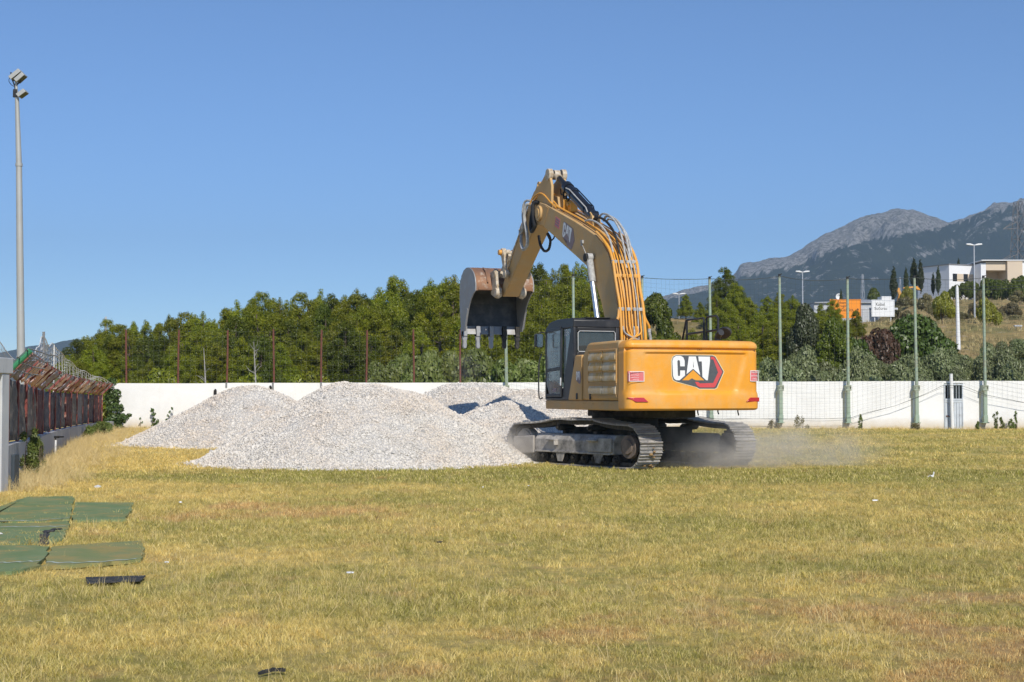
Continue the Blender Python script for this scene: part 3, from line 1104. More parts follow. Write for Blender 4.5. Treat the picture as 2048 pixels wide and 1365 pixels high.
EMB = {
    'edge': [(248, 300), (275, 215), (340, 178), (1055, 178), (1120, 202), (1298, 512), (1152, 838), (1105, 864), (785, 864), (730, 828), (672, 722), (345, 722), (280, 688), (256, 600)],
    'plate': [(260, 300), (285, 222), (340, 190), (1050, 190), (1108, 212), (1282, 512), (1140, 826), (1100, 850), (790, 850), (742, 820), (682, 710), (350, 710), (292, 680), (266, 600)],
    'C': [(510, 490), (418, 490), (415, 590), (395, 606), (375, 590), (365, 310), (378, 288), (400, 288), (414, 305), (418, 410), (505, 410), (505, 300), (480, 235), (430, 203),
          (340, 203), (290, 240), (270, 310), (282, 590), (302, 655), (345, 685), (405, 685), (510, 590)],
    'A1': [(585, 213), (655, 213), (668, 300), (655, 430), (668, 456), (540, 562)],
    'A2': [(655, 213), (722, 213), (808, 582), (668, 456), (683, 430), (668, 300)],
    'A3': [(655, 430), (683, 430), (668, 456)],
    'T': [(770, 213), (1003, 213), (1003, 310), (942, 310), (957, 683), (925, 683), (850, 615), (838, 310), (780, 310)],
    'tri': [(668, 480), (885, 684), (455, 684)],
    'hex': [(1018, 215), (1075, 215), (1105, 245), (1255, 515), (1110, 800), (1085, 825), (800, 825), (745, 790), (702, 716), (765, 716), (800, 746), (1065, 736), (1165, 525), (1070, 270), (1020, 265)],
}


def emblem(parent, fn, mats):
    """the maker's badge as thin plates; fn(u, v, layer) -> point, u, v in 0..1 from the upper left"""
    lay = {'edge': 1, 'plate': 2, 'C': 3, 'A1': 3, 'A2': 3, 'A3': 3, 'T': 3, 'tri': 3, 'hex': 3}
    groups = [('badge_edge', ['edge'], mats[0]), ('badge_plate', ['plate'], mats[1]), ('letter', ['C'], mats[2]), ('letter', ['A1', 'A2', 'A3'], mats[2]),
              ('letter', ['T'], mats[2]), ('badge_triangle', ['tri'], mats[3]), ('badge_hexagon', ['hex'], mats[4])]
    for nm, keys, m in groups:
        bm = bmesh.new()
        for k in keys:
            vs_ = [bm.verts.new(Vector((x, y, 0))) for x, y in EMB[k]]
            bm.faces.new(vs_)
        bmesh.ops.triangulate(bm, faces=bm.faces[:])
        if k in ('edge', 'plate', 'hex'):
            bmesh.ops.subdivide_edges(bm, edges=bm.edges[:], cuts=3, use_grid_fill=True)
        for v in bm.verts:
            v.co = Vector(fn((v.co.x - 248) / 1050, (v.co.y - 178) / 686, lay[k]))
        me = bpy.data.meshes.new(nm)
        bm.to_mesh(me)
        bm.free()
        me.materials.append(m)
        link(nm, me, parent)


def on_cw(u, v, l):
    x, z = -0.56 + u * 1.24, 2.43 - v * 0.72
    return (x, cw_y(x, z) - 0.003 * l, z)


emblem(cw, on_cw, (mt['cream'], mt['grey_emb'], mt['white'], mt['yellow'], mt['red']))
for (x0, x1, z0, z1, lines, nm) in ((-1.50, -1.17, 1.87, 2.08, ('ZABRANJENO JE', 'ZADRŽAVANJE U', 'RADNOM PODRUČJU', 'STROJA'), 0), (1.30, 1.50, 1.88, 2.11, ('ZABRANJENO', 'ZADRŽAVANJE', 'STROJ'), 1)):
    c = MB()
    xm = np.linspace(x0, x1, 5)
    for a, b in zip(xm[:-1], xm[1:]):
        ya, yb = cw_y(a, 2.0), cw_y(b, 2.0)
        if b > 1.37:
            yb = yb + (b - 1.37) ** 2 * 2.5
        if a < -1.37:
            ya = ya + (a + 1.37) ** 2 * 2.5
        if a > 1.37:
            ya = ya + (a - 1.37) ** 2 * 2.5
        if b < -1.37:
            yb = yb + (b + 1.37) ** 2 * 2.5
        c.add([(a, ya - .012, z0), (b, yb - .012, z0), (b, yb - .012, z1), (a, ya - .012, z1), (a, ya + .02, z0), (b, yb + .02, z0), (b, yb + .02, z1), (a, ya + .02, z1)],
              [(0, 1, 2, 3), (7, 6, 5, 4), (3, 2, 6, 7), (4, 5, 1, 0), (0, 3, 7, 4), (1, 5, 6, 2)])
    st = c.build('warning_sticker', mt['pink'], cw)
    ym = cw_y((x0 + x1) / 2, 2.0) - .020
    b = MB()
    for (p0, p1, q0, q1) in ((x0, x1, z1 - .012, z1), (x0, x1, z0, z0 + .012), (x0, x0 + .012, z0 + .012, z1 - .012), (x1 - .012, x1, z0 + .012, z1 - .012)):
        ya, yb = cw_y(p0, 2.0), cw_y(p1, 2.0)
        b.box(p0, p1, min(ya, yb) - .017, min(ya, yb) - .013, q0, q1)
    b.build('sticker_border', mt['white'], st)
    nl = len(lines)
    for k, s in enumerate(lines):
        w = (x1 - x0) * (0.5 if k == nl - 1 else 0.78)
        h = (z1 - z0) / nl * 0.5
        lettering('letter', s, h, w, ((x0 + x1) / 2 - w / 2, ym, z1 - (z1 - z0) * (k + .86) / (nl + .25)), (1, 0, 0), (0, 0, 1), mt['white'], st, 0.0)
for s, pts in ((-1, [(-1.53, 1.54), (-1.20, 1.54), (-1.10, 1.452), (-1.36, 1.452)]), (1, [(1.28, 1.54), (1.53, 1.54), (1.53, 1.452), (1.18, 1.452)])):
    c = MB()
    q = [(x, cw_y(x, z) + (max(0, abs(x) - 1.37)) ** 2 * 2.4 - .012, z) for x, z in pts]
    c.add([(x, y - .014, z) for x, y, z in q] + [(x, y + .03, z) for x, y, z in q], [(0, 1, 2, 3), (7, 6, 5, 4), (3, 2, 6, 7), (4, 5, 1, 0), (0, 3, 7, 4), (1, 5, 6, 2)])
    c.build('reflector', mt['lamp_red'], cw, bevel=0.004)
lettering('letter', 'CAT', 0.035, 0.11, (0.03, cw_y(.08, 2.535) - .004, 2.515), (1, 0, 0), (0, 0, 1), mt['dark'], cw, 0.0)


def on_side(u, v, l):
    return (-1.5452 - 0.002 * l, -0.82 - u * 0.36, 2.12 - v * 0.28)


emblem(front_box, lambda u, v, l: (-1.5452 - 0.002 * l, -0.66 - u * 0.29, 2.12 - v * 0.28), (mt['mauve'], mt['mauve'], mt['white'], mt['mauve'], mt['mauve']))

# ---------------------------------------------------------------- cab
c = MB()
c.prism_x([(-.47, 3.10), (-.47, 3.27), (-.38, 3.315), (.55, 3.315), (1.0, 3.26), (1.25, 3.13), (1.27, 3.06), (1.15, 3.06)], -1.53, -.41)   # roof
c.prism_x([(1.20, 1.48), (1.29, 1.48), (1.26, 3.10), (1.17, 3.10)], -1.53, -1.45)                       # front pillars
c.prism_x([(1.20, 1.48), (1.29, 1.48), (1.26, 3.10), (1.17, 3.10)], -.49, -.41)
c.prism_x([(-.46, 2.2), (-.46, 3.12), (-.30, 3.12), (.26, 1.49), (-.46, 1.49)], -1.53, -1.44)            # slanting rear pillar
c.prism_x([(-.46, 2.2), (-.46, 3.12), (-.30, 3.12), (.26, 1.49), (-.46, 1.49)], -.50, -.41)
c.box(-1.44, -.50, -.46, -.40, 1.49, 2.56)                                                                # rear wall below the window
c.box(-1.44, -.50, -.46, -.40, 3.0, 3.12)
c.box(-1.53, -.41, -.44, 1.29, 1.472, 1.53)                                                               # floor
c.box(-1.45, -.49, 1.22, 1.285, 1.53, 1.75)
cab = up(c, 'cab', mt['black'], bevel=0.022, seg=2)
c = MB()
c.box(-1.42, -.52, -.475, -.462, 3.02, 3.09)
c.box(-1.20, -.60, -.42, .5, 3.317, 3.335)
c.build('roof_vent', mt['rubber'], cab, bevel=0.006)
# door with its two panes
c = MB()
dx0, dx1 = -1.562, -1.532
for poly in ([(1.14, 1.54), (1.20, 1.54), (1.18, 3.10), (1.10, 3.10)], [(.20, 1.54), (.30, 1.54), (.26, 3.10), (.16, 3.10)],
             [(.26, 3.06), (1.10, 3.03), (1.10, 3.11), (.26, 3.14)], [(.30, 1.54), (1.14, 1.54), (1.14, 1.61), (.30, 1.61)], [(.28, 2.155), (1.12, 2.115), (1.12, 2.19), (.28, 2.24)]):
    c.prism_x(poly, dx0, dx1)
dr = c.build('door', mt['black'], cab, bevel=0.010)
c = MB()
c.prism_x([(.29, 2.24), (1.11, 2.19), (1.10, 3.04), (.27, 3.07)], -1.550, -1.543)
c.build('window_pane', mt['glass'], dr)
c = MB()
c.prism_x([(.30, 1.61), (.95, 1.61), (1.13, 1.80), (1.12, 2.12), (.29, 2.16)], -1.550, -1.543)
c.build('window_pane', mt['glass'], dr)
c = MB()
c.box(-1.58, -1.562, .19, .24, 1.80, 1.98)
c.build('handle', mt['white'], dr, bevel=0.006)
c = MB()
c.box(-1.556, -1.551, .52, .72, 1.66, 1.74)
c.build('sticker', mt['mauve'], dr)
c = MB()
c.prism_x([(.16, 3.08), (-.26, 3.08), (.14, 1.90), (.18, 1.90)], -1.505, -1.498)
c.build('window_pane', mt['glass'], cab)
lettering('letter', '336', .14, .27, (-1.512, .11, 2.93), (0, -1, 0), (0, 0, 1), mt['white'], cab, 0.002)
c = MB()
c.box(-1.42, -.52, -.437, -.43, 2.57, 3.01)
c.build('window_pane', mt['glass_dark'], cab)
c = MB()
rw = [(-1.40, 2.56), (-.535, 2.56), (-.515, 2.60), (-.515, 2.98), (-.55, 3.02), (-1.38, 3.02), (-1.42, 2.98), (-1.42, 2.60)]
c.tube([(x, -.468, z) for x, z in rw], .011, 6, closed=True)
c.build('window_trim', pm('grey_rubber_trim', (0.55, 0.55, 0.54), None, 4, 0.5), cab, sm=True)
c = MB()
c.prism_x([(1.245, 1.76), (1.252, 1.76), (1.222, 3.06), (1.215, 3.06)], -1.45, -.49)
c.build('windscreen', mt['glass'], cab)
c = MB()
c.prism_x([(1.18, 1.80), (.2, 1.80), (-.26, 3.06), (1.16, 3.06)], -.449, -.442)
c.build('window_pane', mt['glass'], cab)
c = MB()
c.box(-1.22, -.72, -.05, .45, 1.85, 1.98)
c.prism_x([(-.05, 1.95), (.07, 1.95), (-.06, 2.62), (-.18, 2.62)], -1.20, -.74)
c.prism_x([(-.17, 2.64), (-.07, 2.64), (-.11, 2.86), (-.20, 2.86)], -1.08, -.86)
c.build('seat', mt['rubber'], cab, bevel=0.03)
c = MB()
c.box(-.70, -.52, .1, .95, 1.53, 2.05)
c.box(-1.40, -1.25, .1, .5, 1.85, 2.1)
c.build('console', mt['dark'], cab, bevel=0.03)
c = MB()
c.tube(curve([(-1.58, 1.30, 1.52), (-1.66, 1.34, 1.56), (-1.66, 1.34, 2.3), (-1.60, 1.30, 2.55)], 16), .016, 8)
c.build('grab_rail', mt['black'], cab, sm=True)
c = MB()
c.tube([(-1.53, 1.2, 3.03), (-1.72, 1.08, 3.045), (-1.76, 1.05, 3.0)], .014, 8)
mi = c.build('mirror', mt['black'], cab, sm=True)
c = MB()
n0 = 0
c.prism_y([(-1.875, 2.70), (-1.70, 2.68), (-1.675, 2.72), (-1.675, 2.98), (-1.70, 3.01), (-1.85, 3.01), (-1.875, 2.97)], 1.02, 1.09)
c.build('mirror_housing', mt['black'], mi, bevel=0.012)
c = MB()
c.prism_y([(-1.86, 2.715), (-1.71, 2.695), (-1.69, 2.73), (-1.69, 2.97), (-1.71, 2.995), (-1.845, 2.995), (-1.86, 2.965)], 1.012, 1.018)
c.build('mirror_glass', pm('mirror_glass', (0.6, 0.62, 0.62), None, 3, 0.08, 1.0), mi)

# ---------------------------------------------------------------- rails and fittings on the right-hand side
c = MB()
c.box(.55, 1.50, -.96, .9, 1.474, 2.40)
up(c, 'tool_box', mt['yellow_dusty'], bevel=0.04)
c = MB()
for pts in ([(1.25, -.10, 2.40), (1.25, -.50, 3.30), (1.25, -1.37, 3.31), (1.25, -1.38, 2.72)], [(1.25, -.52, 3.28), (1.25, -.54, 2.5)], [(1.25, -.54, 2.98), (1.25, -1.36, 3.0)],
            [(1.25, -1.50, 2.72), (1.25, -1.50, 3.29), (1.25, -1.56, 3.33), (1.25, -1.98, 3.33), (1.25, -2.05, 3.27), (1.25, -2.05, 2.72)], [(1.25, -1.5, 3.0), (1.25, -2.05, 3.02)]):
    c.tube(pts, .026, 8)
rail = up(c, 'hand_rail', mt['black'], sm=True)
c = MB()
c.tube(curve([(1.25, -1.9, 2.72), (1.27, -1.98, 2.86), (1.30, -2.1, 2.9)], 8), .016, 6)
mi2 = up(c, 'mirror_arm', mt['black'], sm=True)
c = MB()
st = len(c.v)
c.cyl((0, 0, -.03), (0, 0, .03), .135, 20)
c.xf(Matrix.Translation((1.32, -2.2, 2.95)) @ Matrix.Rotation(R(50), 4, 'Y') @ Matrix.Rotation(R(-30), 4, 'X') @ Matrix.Scale(1.35, 4, (0, 1, 0)), st)
c.build('mirror_housing', mt['black'], mi2, bevel=0.01)
c = MB()
c.tube(curve([(1.0, -2.5, 2.7), (1.0, -2.5, 2.82), (1.0, -2.56, 2.9), (1.0, -2.66, 2.94)], 10), .07, 14)
up(c, 'exhaust_pipe', mt['black'], sm=True)
for (x, y, h) in ((-.9, -2.9, .06), (.1, -3.3, .07), (.6, -3.25, .05), (1.1, -3.2, .08)):
    c = MB()
    c.tube([(x, y, 1.285), (x, y, 1.24), (x + .02, y, 1.24 - h)], .014, 6)
    up(c, 'drain_hose', mt['rubber'])

# ---------------------------------------------------------------- boom
B_LOW = [(.42, 1.9), (.50, 2.7), (.67, 3.4), (.86, 3.77), (1.11, 4.10), (1.42, 4.43), (1.77, 4.70), (2.4, 4.98), (3.15, 5.30), (4.34, 5.82), (4.66, 5.96)]
B_TIP = [(4.92, 6.02), (5.08, 6.16), (5.12, 6.33), (5.04, 6.49), (4.86, 6.58)]
B_UP = [(4.5, 6.50), (3.82, 6.27), (2.49, 5.84), (1.75, 5.58), (1.2, 5.37), (.80, 5.15), (.50, 4.90), (.29, 4.62), (.15, 4.30), (.06, 4.0), (-.08, 3.53), (-.20, 2.7), (-.26, 1.9)]
BX0, BX1 = -.27, .31


def plate(poly, x0, x1):
    return MB().prism_x(poly, x0, x1)


c = plate(B_LOW[:-1] + [(4.34, 5.82), (4.15, 6.38)] + B_UP[1:], BX0 + .03, BX1 - .03)
c.prism_x(B_LOW + B_TIP + B_UP, BX0 - .015, BX0 + .028)
c.prism_x(B_LOW + B_TIP + B_UP, BX1 - .028, BX1 + .015)
boom = up(c, 'boom', mt['boom'], bevel=0.012)
for xx in (BX0 - .05, BX1 + .05):
    c = MB()
    s = -1 if xx < 0 else 1
    c.cyl((xx - s * .04, 4.85, 6.30), (xx + s * .03, 4.85, 6.30), .20, 24)
    c.cyl((xx, 4.85, 6.30), (xx + s * .05, 4.85, 6.30), .12, 20)
    c.build('pivot_boss', mt['boom'], boom, bevel=0.01)
# stiffener at the boom nose and weld-on plate
c = plate([(4.55, 5.93), (4.78, 6.02), (4.50, 6.48), (4.22, 6.36)], BX0 - .024, BX0 - .014)
c.build('nose_plate', mt['yellow_dusty'], boom, bevel=0.004)


def emb_boom(u, v, l):
    # runs down the boom towards the elbow
    o, ux, uz = Vector((3.20, 5.93)), Vector((-.92, -.38)).normalized(), Vector((.28, -.96)).normalized()
    p = o + ux * (u * 0.86) + uz * (v * 0.52)
    return (BX0 - .0155 - .0025 * l, p.x, p.y)


emblem(boom, emb_boom, (mt['mauve'], mt['mauve'], mt['white'], mt['mauve'], mt['mauve']))
c = plate([(3.72, 6.10), (3.42, 5.98), (3.50, 5.74), (3.80, 5.86)], BX0 - .019, BX0 - .0155)
c.build('warning_sticker', mt['pink'], boom)
for k in range(3):
    c = plate([(3.70 - .01 + .025 * k, 6.055 - .062 * k), (3.45 + .025 * k, 5.955 - .062 * k), (3.462 + .025 * k, 5.925 - .062 * k), (3.702 + .025 * k, 6.022 - .062 * k)], BX0 - .022, BX0 - .0195)
    c.build('sticker_line', mt['mauve'], boom)
# cylinder lug and foot
c = MB()
for x in (-.06, .10):
    c.prism_x([(1.75, 5.55), (2.25, 5.74), (2.12, 5.98), (1.98, 6.02), (1.86, 5.92)], x - .03, x + .03)
c.build('cylinder_lug', mt['boom'], boom, bevel=0.01)


def off_path(poly, d):
    """points lifted d above the back of the boom"""
    out = []
    for i, p in enumerate(poly):
        a, b = poly[max(i - 1, 0)], poly[min(i + 1, len(poly) - 1)]
        t = Vector((b[0] - a[0], b[1] - a[1])).normalized()
        n = Vector((t.y, -t.x))
        if n.x > 0 and n.y < 0:
            n = -n
        if n.y < -0.2:
            n = -n
        out.append((p[0] + n.x * d, p[1] + n.y * d))
    return out


def back_normal_path(i0, i1, d, n=22):
    P = B_UP[i0:i1]
    out = []
    for i, p in enumerate(P):
        a, b = P[max(i - 1, 0)], P[min(i + 1, len(P) - 1)]
        t = Vector((b[0] - a[0], b[1] - a[1])).normalized()      # runs from tip to foot: (-y, -z)
        nn = Vector((t.y, -t.x))                                  # left-hand normal: behind / above
        out.append((p[0] + nn.x * d, p[1] + nn.y * d))
    return out


# hydraulic lines along the back of the boom
for (x, d, r, i0, i1, m) in ((-.265, .085, .033, 4, 13, 'pipe'), (-.185, .075, .019, 0, 13, 'pipe'), (-.12, .065, .018, 1, 13, 'pipe'), (-.04, .075, .017, 4, 13, 'pipe'), (.04, .065, .015, 4, 13, 'pipe'),
                             (.12, .08, .020, 1, 13, 'pipe'), (.18, .07, .015, 2, 13, 'sleeve'), (.24, .075, .018, 1, 13, 'pipe'), (.32, .09, .035, 4, 13, 'pipe')):
    pts = [(x + .012 * math.sin(k * 1.7 + x * 9), p[0], p[1]) for k, p in enumerate(back_normal_path(i0, i1, d))]
    MB().tube(curve(pts, 40), r, 8).build('hydraulic_line', mt[m], boom, sm=True)
# raised strip between the lines
P = back_normal_path(6, 13, .018)
for x0, x1 in ((-.03, .02), (.14, .16), (-.24, -.215)):
    c = MB()
    for a, b in zip(P[:-1], P[1:]):
        c.add([(x0, a[0], a[1]), (x1, a[0], a[1]), (x1, b[0], b[1]), (x0, b[0], b[1])], [(0, 1, 2, 3)])
    c.build('line_bracket', mt['pipe'], boom)
# clamps
for i, z in ((7, 4.62), (8, 4.25), (10, 3.62), (11, 3.0)):
    a = Vector(back_normal_path(0, 13, .085)[i])
    for x0, x1 in ((-.29, -.155), (-.09, .0), (.07, .15), (.20, .36)):
        c = MB()
        c.box(x0, x1, a.x - .02, a.x + .045, a.y - .04, a.y + .04)
        c.build('pipe_clamp', mt['sleeve'] if i in (10, 7) else mt['pipe'], boom, bevel=0.01)
# crossing hoses at the foot
for k in range(6):
    xa, xb = -.22 + .09 * k, (.22 - .08 * k)
    MB().tube(curve([(xa, -.24, 3.15), (xa * .8, -.30, 2.98), (xb * .8, -.32, 2.80), (xb, -.30, 2.55)], 14), .02, 8).build('hose', mt['pipe'] if k % 3 else mt['sleeve'], boom, sm=True)
for s in (-1, 1):
    x = -.27 if s < 0 else .32
    MB().tube(curve([(x, -.14, 3.55), (x + s * .04, -.17, 3.35), (x + s * .14, -.16, 3.18), (x + s * .16, -.14, 3.10)], 12), .034, 8).build('hydraulic_line', mt['pipe'], boom, sm=True)
    MB().cyl((x + s * .16, -.14, 3.11), (x + s * .165, -.14, 3.02), .045, 12).build('fitting', mt['sleeve'], boom, sm=True)
    MB().tube(curve([(x + s * .165, -.14, 3.03), (x + s * .19, -.15, 2.85), (x + s * .17, -.12, 2.6), (x + s * .1, -.1, 2.4)], 12), .036, 8).build('hose', mt['sleeve'], boom, sm=True)
# pale hoses over the elbow to the stick cylinder
for k, (x, h) in enumerate(((-.20, .05), (-.05, .13), (.08, .22), (.20, .17), (.27, .10))):
    MB().tube(curve([(x, 2.0 - .06 * k, 5.80), (x, 1.6, 5.72 + h), (x, 1.05, 5.52 + h * 1.2), (x + .02, .62, 5.20 + h), (x + .02, .36, 4.80 + h * .4), (x, .20, 4.52)], 26), .03 if k % 2 else .024, 8) \
        .build('hose', mt['sleeve'] if k != 1 else mt['rubber'], boom, sm=True)
# pipes over the nose of the boom
for k, (x, r) in enumerate(((-.20, .022), (-.12, .022), (.22, .022))):
    MB().tube(curve([(x, 3.9, 6.34), (x, 4.25, 6.50 + .03 * k), (x - .02, 4.75, 6.78), (x - .05, 5.05, 6.84), (x - .10, 5.35, 6.74), (x - .14, 5.45, 6.60)], 24), r, 8).build('hydraulic_line', mt['pipe'], boom, sm=True)
c = MB()
c.box(-.05, .15, 3.32, 3.52, 6.18, 6.42)
c.box(-.12, .2, 3.60, 3.66, 6.22, 6.52)
c.cyl((-.1, 3.42, 6.36), (.22, 3.42, 6.36), .05, 10)
c.build('valve_block', mt['pipe'], boom, bevel=0.012)
MB().tube(curve([(-.19, 4.53, 5.74), (-.2, 4.32, 5.57), (-.2, 4.42, 5.34), (-.2, 4.74, 5.31), (-.2, 5.03, 5.50), (-.2, 5.15, 5.75)], 24), .036, 10).build('hose', mt['rubber'], boom, sm=True)
MB().tube(curve([(.05, 4.60, 5.84), (.05, 4.70, 5.66), (.05, 4.95, 5.62), (.05, 5.2, 5.8)], 16), .02, 8).build('hose', mt['rubber'], boom, sm=True)
# work lamp, grease line and fitting on the boom side
c = MB()
c.cyl((BX0 - .014, 1.98, 5.22), (BX0 - .05, 1.98, 5.22), .035, 10)
c.box(BX0 - .06, BX0 - .015, 1.90, 1.99, 5.24, 5.32)
c.tube([(BX0 - .03, 1.95, 5.2), (BX0 - .025, 1.72, 4.95), (BX0 - .02, 1.60, 4.86)], .010, 6)
c.build('grease_fitting', mt['sleeve'], boom, sm=True)
c = MB()
c.cyl((BX0 - .014, 1.72, 4.92), (BX0 - .045, 1.72, 4.92), .045, 12)
c.build('work_lamp', mt['rubber'], boom)


def ram(name, p0, p1, rb, rr, split, rod_from, mats, lug=.10):
    """hydraulic cylinder from p0 (barrel end) to p1 (rod end); split = where the barrel ends"""
    p0, p1 = Vector(p0), Vector(p1)
    d = (p1 - p0).normalized()
    L = (p1 - p0).length
    c = MB()
    c.cyl(p0, p0 + d * L * split, rb, 20)
    c.cyl(p0 + d * (L * split - .16), p0 + d * (L * split + .03), rb * 1.18, 20)
    c.cyl(p0 - Vector((lug, 0, 0)), p0 + Vector((lug, 0, 0)), rb * 1.05, 18)
    b = up(c, name, mats[0], sm=True)
    MB().cyl(p0 + d * L * split, p1 - d * .02, rr, 18).build('rod', mats[1], b, sm=True)
    c = MB()
    c.cyl(p1 - Vector((lug * .9, 0, 0)), p1 + Vector((lug * .9, 0, 0)), rr * 1.7, 18)
    c.cyl(p1 - d * .26, p1 - d * .05, rr * 1.35, 16)
    c.build('rod_eye', mats[2], b, sm=True)
    return b


for x in (-.40, .44):
    q = ram('boom_cylinder', (x, .28, 1.75), (x, 1.29, 4.84), .11, .062, .34, 0, (mt['boom'], mt['chrome'], mt['sleeve']), .07)
    c = MB()
    d = (Vector((x, 1.29, 4.84)) - Vector((x, .28, 1.75))).normalized()
    p1 = Vector((x, 1.29, 4.84))
    c.cyl(p1 - d * .62, p1 - d * .1, .082, 18)
    c.build('rod_guard', mt['sleeve'], q, sm=True)
    s = -1 if x < 0 else 1
    c = MB()
    c.cyl((x - s * .2, 1.29, 4.84), (x + s * .10, 1.29, 4.84), .05, 16)
    c.cyl((x + s * .085, 1.29, 4.84), (x + s * .12, 1.29, 4.84), .10, 18)
    c.build('pin', mt['dark'], q, sm=True)

sc_ = ram('stick_cylinder', (.02, 1.99, 5.92), (.02, 4.46, 7.26), .125, .075, .70, 0, (mt['cyl'], mt['cyl'], mt['white_mud']), .085)
d = (Vector((.02, 4.46, 7.26)) - Vector((.02, 1.99, 5.92))).normalized()
nrm = Vector((0, -d.z, d.y))
for k, (x, h) in enumerate(((-.10, .06), (-.05, -.15), (.09, .10))):
    p0 = Vector((x, 1.99, 5.92))
    MB().tube([p0 + d * .15 + nrm * (h * .6), p0 + d * .3 + nrm * (h + .04), p0 + d * 1.5 + nrm * (h + .04), p0 + d * 1.75 + nrm * h * .8], .016, 6).build('hydraulic_line', mt['sleeve'] if k < 2 else mt['cyl'], sc_, sm=True)
c = MB()
for t_ in (.45, 1.45):
    p = Vector((.02, 1.99, 5.92)) + d * t_
    c.cyl(p - d * .03, p + d * .03, .137, 20)
c.build('hose_band', mt['cyl'], sc_, sm=True)
c = MB()
for k in range(7):
    p = Vector((-.02 + .03 * (k % 3), 1.99, 5.92)) + d * (1.55 + .07 * k) - nrm * (.12 + .02 * (k % 2))
    c.tube(curve([p, p - nrm * .10 + d * .05, p - nrm * .16 + d * .18, p - nrm * .05 + d * .30], 10), .018, 6)
c.build('hose_bundle', mt['rubber'], sc_, sm=True)

# ---------------------------------------------------------------- stick
S_POLY = [(4.30, 6.30), (4.45, 6.08), (4.75, 5.96), (5.2, 6.04), (5.57, 5.90), (6.37, 5.37), (6.85, 5.03), (7.80, 4.34), (7.98, 4.32), (8.06, 4.42), (8.0, 4.58),
          (7.50, 5.14), (7.16, 5.52), (6.57, 6.05), (5.9, 6.68), (5.54, 6.93)]
HORN = [(4.26, 6.36), (4.30, 6.30), (4.9, 6.2), (5.54, 6.93), (4.90, 7.17)] + [(4.46 + .145 * math.cos(R(a)), 7.26 + .145 * math.sin(R(a))) for a in range(50, 221, 17)] + [(4.24, 6.95)]
c = MB()
c.prism_x(S_POLY, -.20, .24)
stick = up(c, 'stick', mt['boom'], bevel=0.014)
for x0, x1 in ((-.205, -.135), (.175, .245)):
    c = MB()
    c.prism_x(HORN, x0, x1)
    c.build('horn_plate', mt['boom'], stick, bevel=0.012)
c = MB()
c.prism_x([(4.50, 6.25), (5.4, 6.70), (5.40, 6.88), (4.62, 6.72)], -.135, .175)
c.build('horn_web', mt['boom'], stick)
for x0, x1 in ((-.23, -.11), (.15, .27)):
    MB().cyl((x0, 4.46, 7.26), (x1, 4.46, 7.26), .155, 28).build('pin_boss', mt['white_mud'], stick, bevel=0.008)
for x0, x1, y0, y1, z0, z1 in ((-.2, -.18, 5.2, 7.8, 0, 0),):
    c = MB()
    for (a, b) in zip([(5.57, 5.90), (6.37, 5.37), (6.85, 5.03)], [(6.37, 5.37), (6.85, 5.03), (7.80, 4.34)]):
        c.tube([(-.206, a[0], a[1] + .015), (-.206, b[0], b[1] + .015)], .012, 5)
    c.build('weld_bead', mt['boom'], stick)
# bucket cylinder on the upper side of the stick
bc = ram('bucket_cylinder', (.02, 5.55, 7.12), (.02, 7.62, 5.50), .105, .062, .62, 0, (mt['boom'], mt['chrome'], mt['white_mud']), .08)
# hoses hanging beside the stick
for pts, r, m in (([(-.16, 5.45, 6.58), (-.33, 5.70, 6.62), (-.36, 5.80, 6.30), (-.36, 5.60, 5.85), (-.36, 5.58, 5.55), (-.36, 5.88, 5.45), (-.34, 6.10, 5.66), (-.26, 6.30, 5.9)], .045, 'sleeve'),
                  ([(-.15, 5.40, 6.66), (-.30, 5.86, 6.74), (-.34, 5.98, 6.45), (-.34, 5.94, 6.05), (-.30, 6.2, 5.92), (-.24, 6.35, 6.05)], .03, 'sleeve'),
                  ([(-.16, 5.10, 6.62), (-.33, 5.22, 6.58), (-.36, 5.10, 6.2), (-.36, 5.02, 5.98), (-.36, 5.25, 5.86), (-.34, 5.38, 6.1), (-.28, 5.35, 6.5)], .05, 'rubber'),
                  ([(-.14, 5.20, 6.66), (-.28, 5.36, 6.64), (-.31, 5.30, 6.3), (-.31, 5.28, 6.05), (-.29, 5.5, 6.0), (-.25, 5.6, 6.3)], .035, 'rubber'),
                  ([(-.22, 6.0, 6.5), (-.28, 6.2, 6.1), (-.27, 6.38, 5.92), (-.24, 6.5, 6.05)], .028, 'sleeve'),
                  ([(-.215, 6.5, 6.0), (-.22, 7.1, 5.45), (-.215, 7.4, 5.12)], .022, 'white_mud')):
    MB().tube(curve(pts, 36), r, 8).build('hose', mt[m], stick, sm=True)

# ---------------------------------------------------------------- linkage
for x in (-.30, .34):
    s = -1 if x < 0 else 1
    c = MB()
    c.prism_x([(7.34, 4.86), (7.48, 4.82), (7.74, 5.46), (7.72, 5.60), (7.58, 5.62), (7.52, 5.54)], x - .035, x + .035)
    c.cyl((x - .06, 7.63, 5.52), (x + .06, 7.63, 5.52), .12, 18)
    c.cyl((x - .055, 7.41, 4.90), (x + .055, 7.41, 4.90), .12, 18)
    il = up(c, 'idler_link', mt['white_mud'], bevel=0.01)
    MB().cyl((x + s * .05, 7.63, 5.52), (x + s * .14, 7.63, 5.52), .075, 14).build('pin', mt['pipe'], il, sm=True)
c = MB()
for x in (-.12, .16):
    c.prism_x([(7.55, 5.42), (7.72, 5.62), (8.22, 5.04), (8.20, 4.86), (8.04, 4.84)], x - .05, x + .05)
c.cyl((-.36, 7.63, 5.52), (.40, 7.63, 5.52), .055, 14)
c.cyl((-.36, 8.12, 4.95), (.40, 8.12, 4.95), .10, 16)
up(c, 'bucket_link', mt['white_mud'], bevel=0.012)
MB().cyl((-.33, 7.41, 4.90), (.37, 7.41, 4.90), .06, 14).build('link_pin', mt['white_mud'], stick, sm=True)

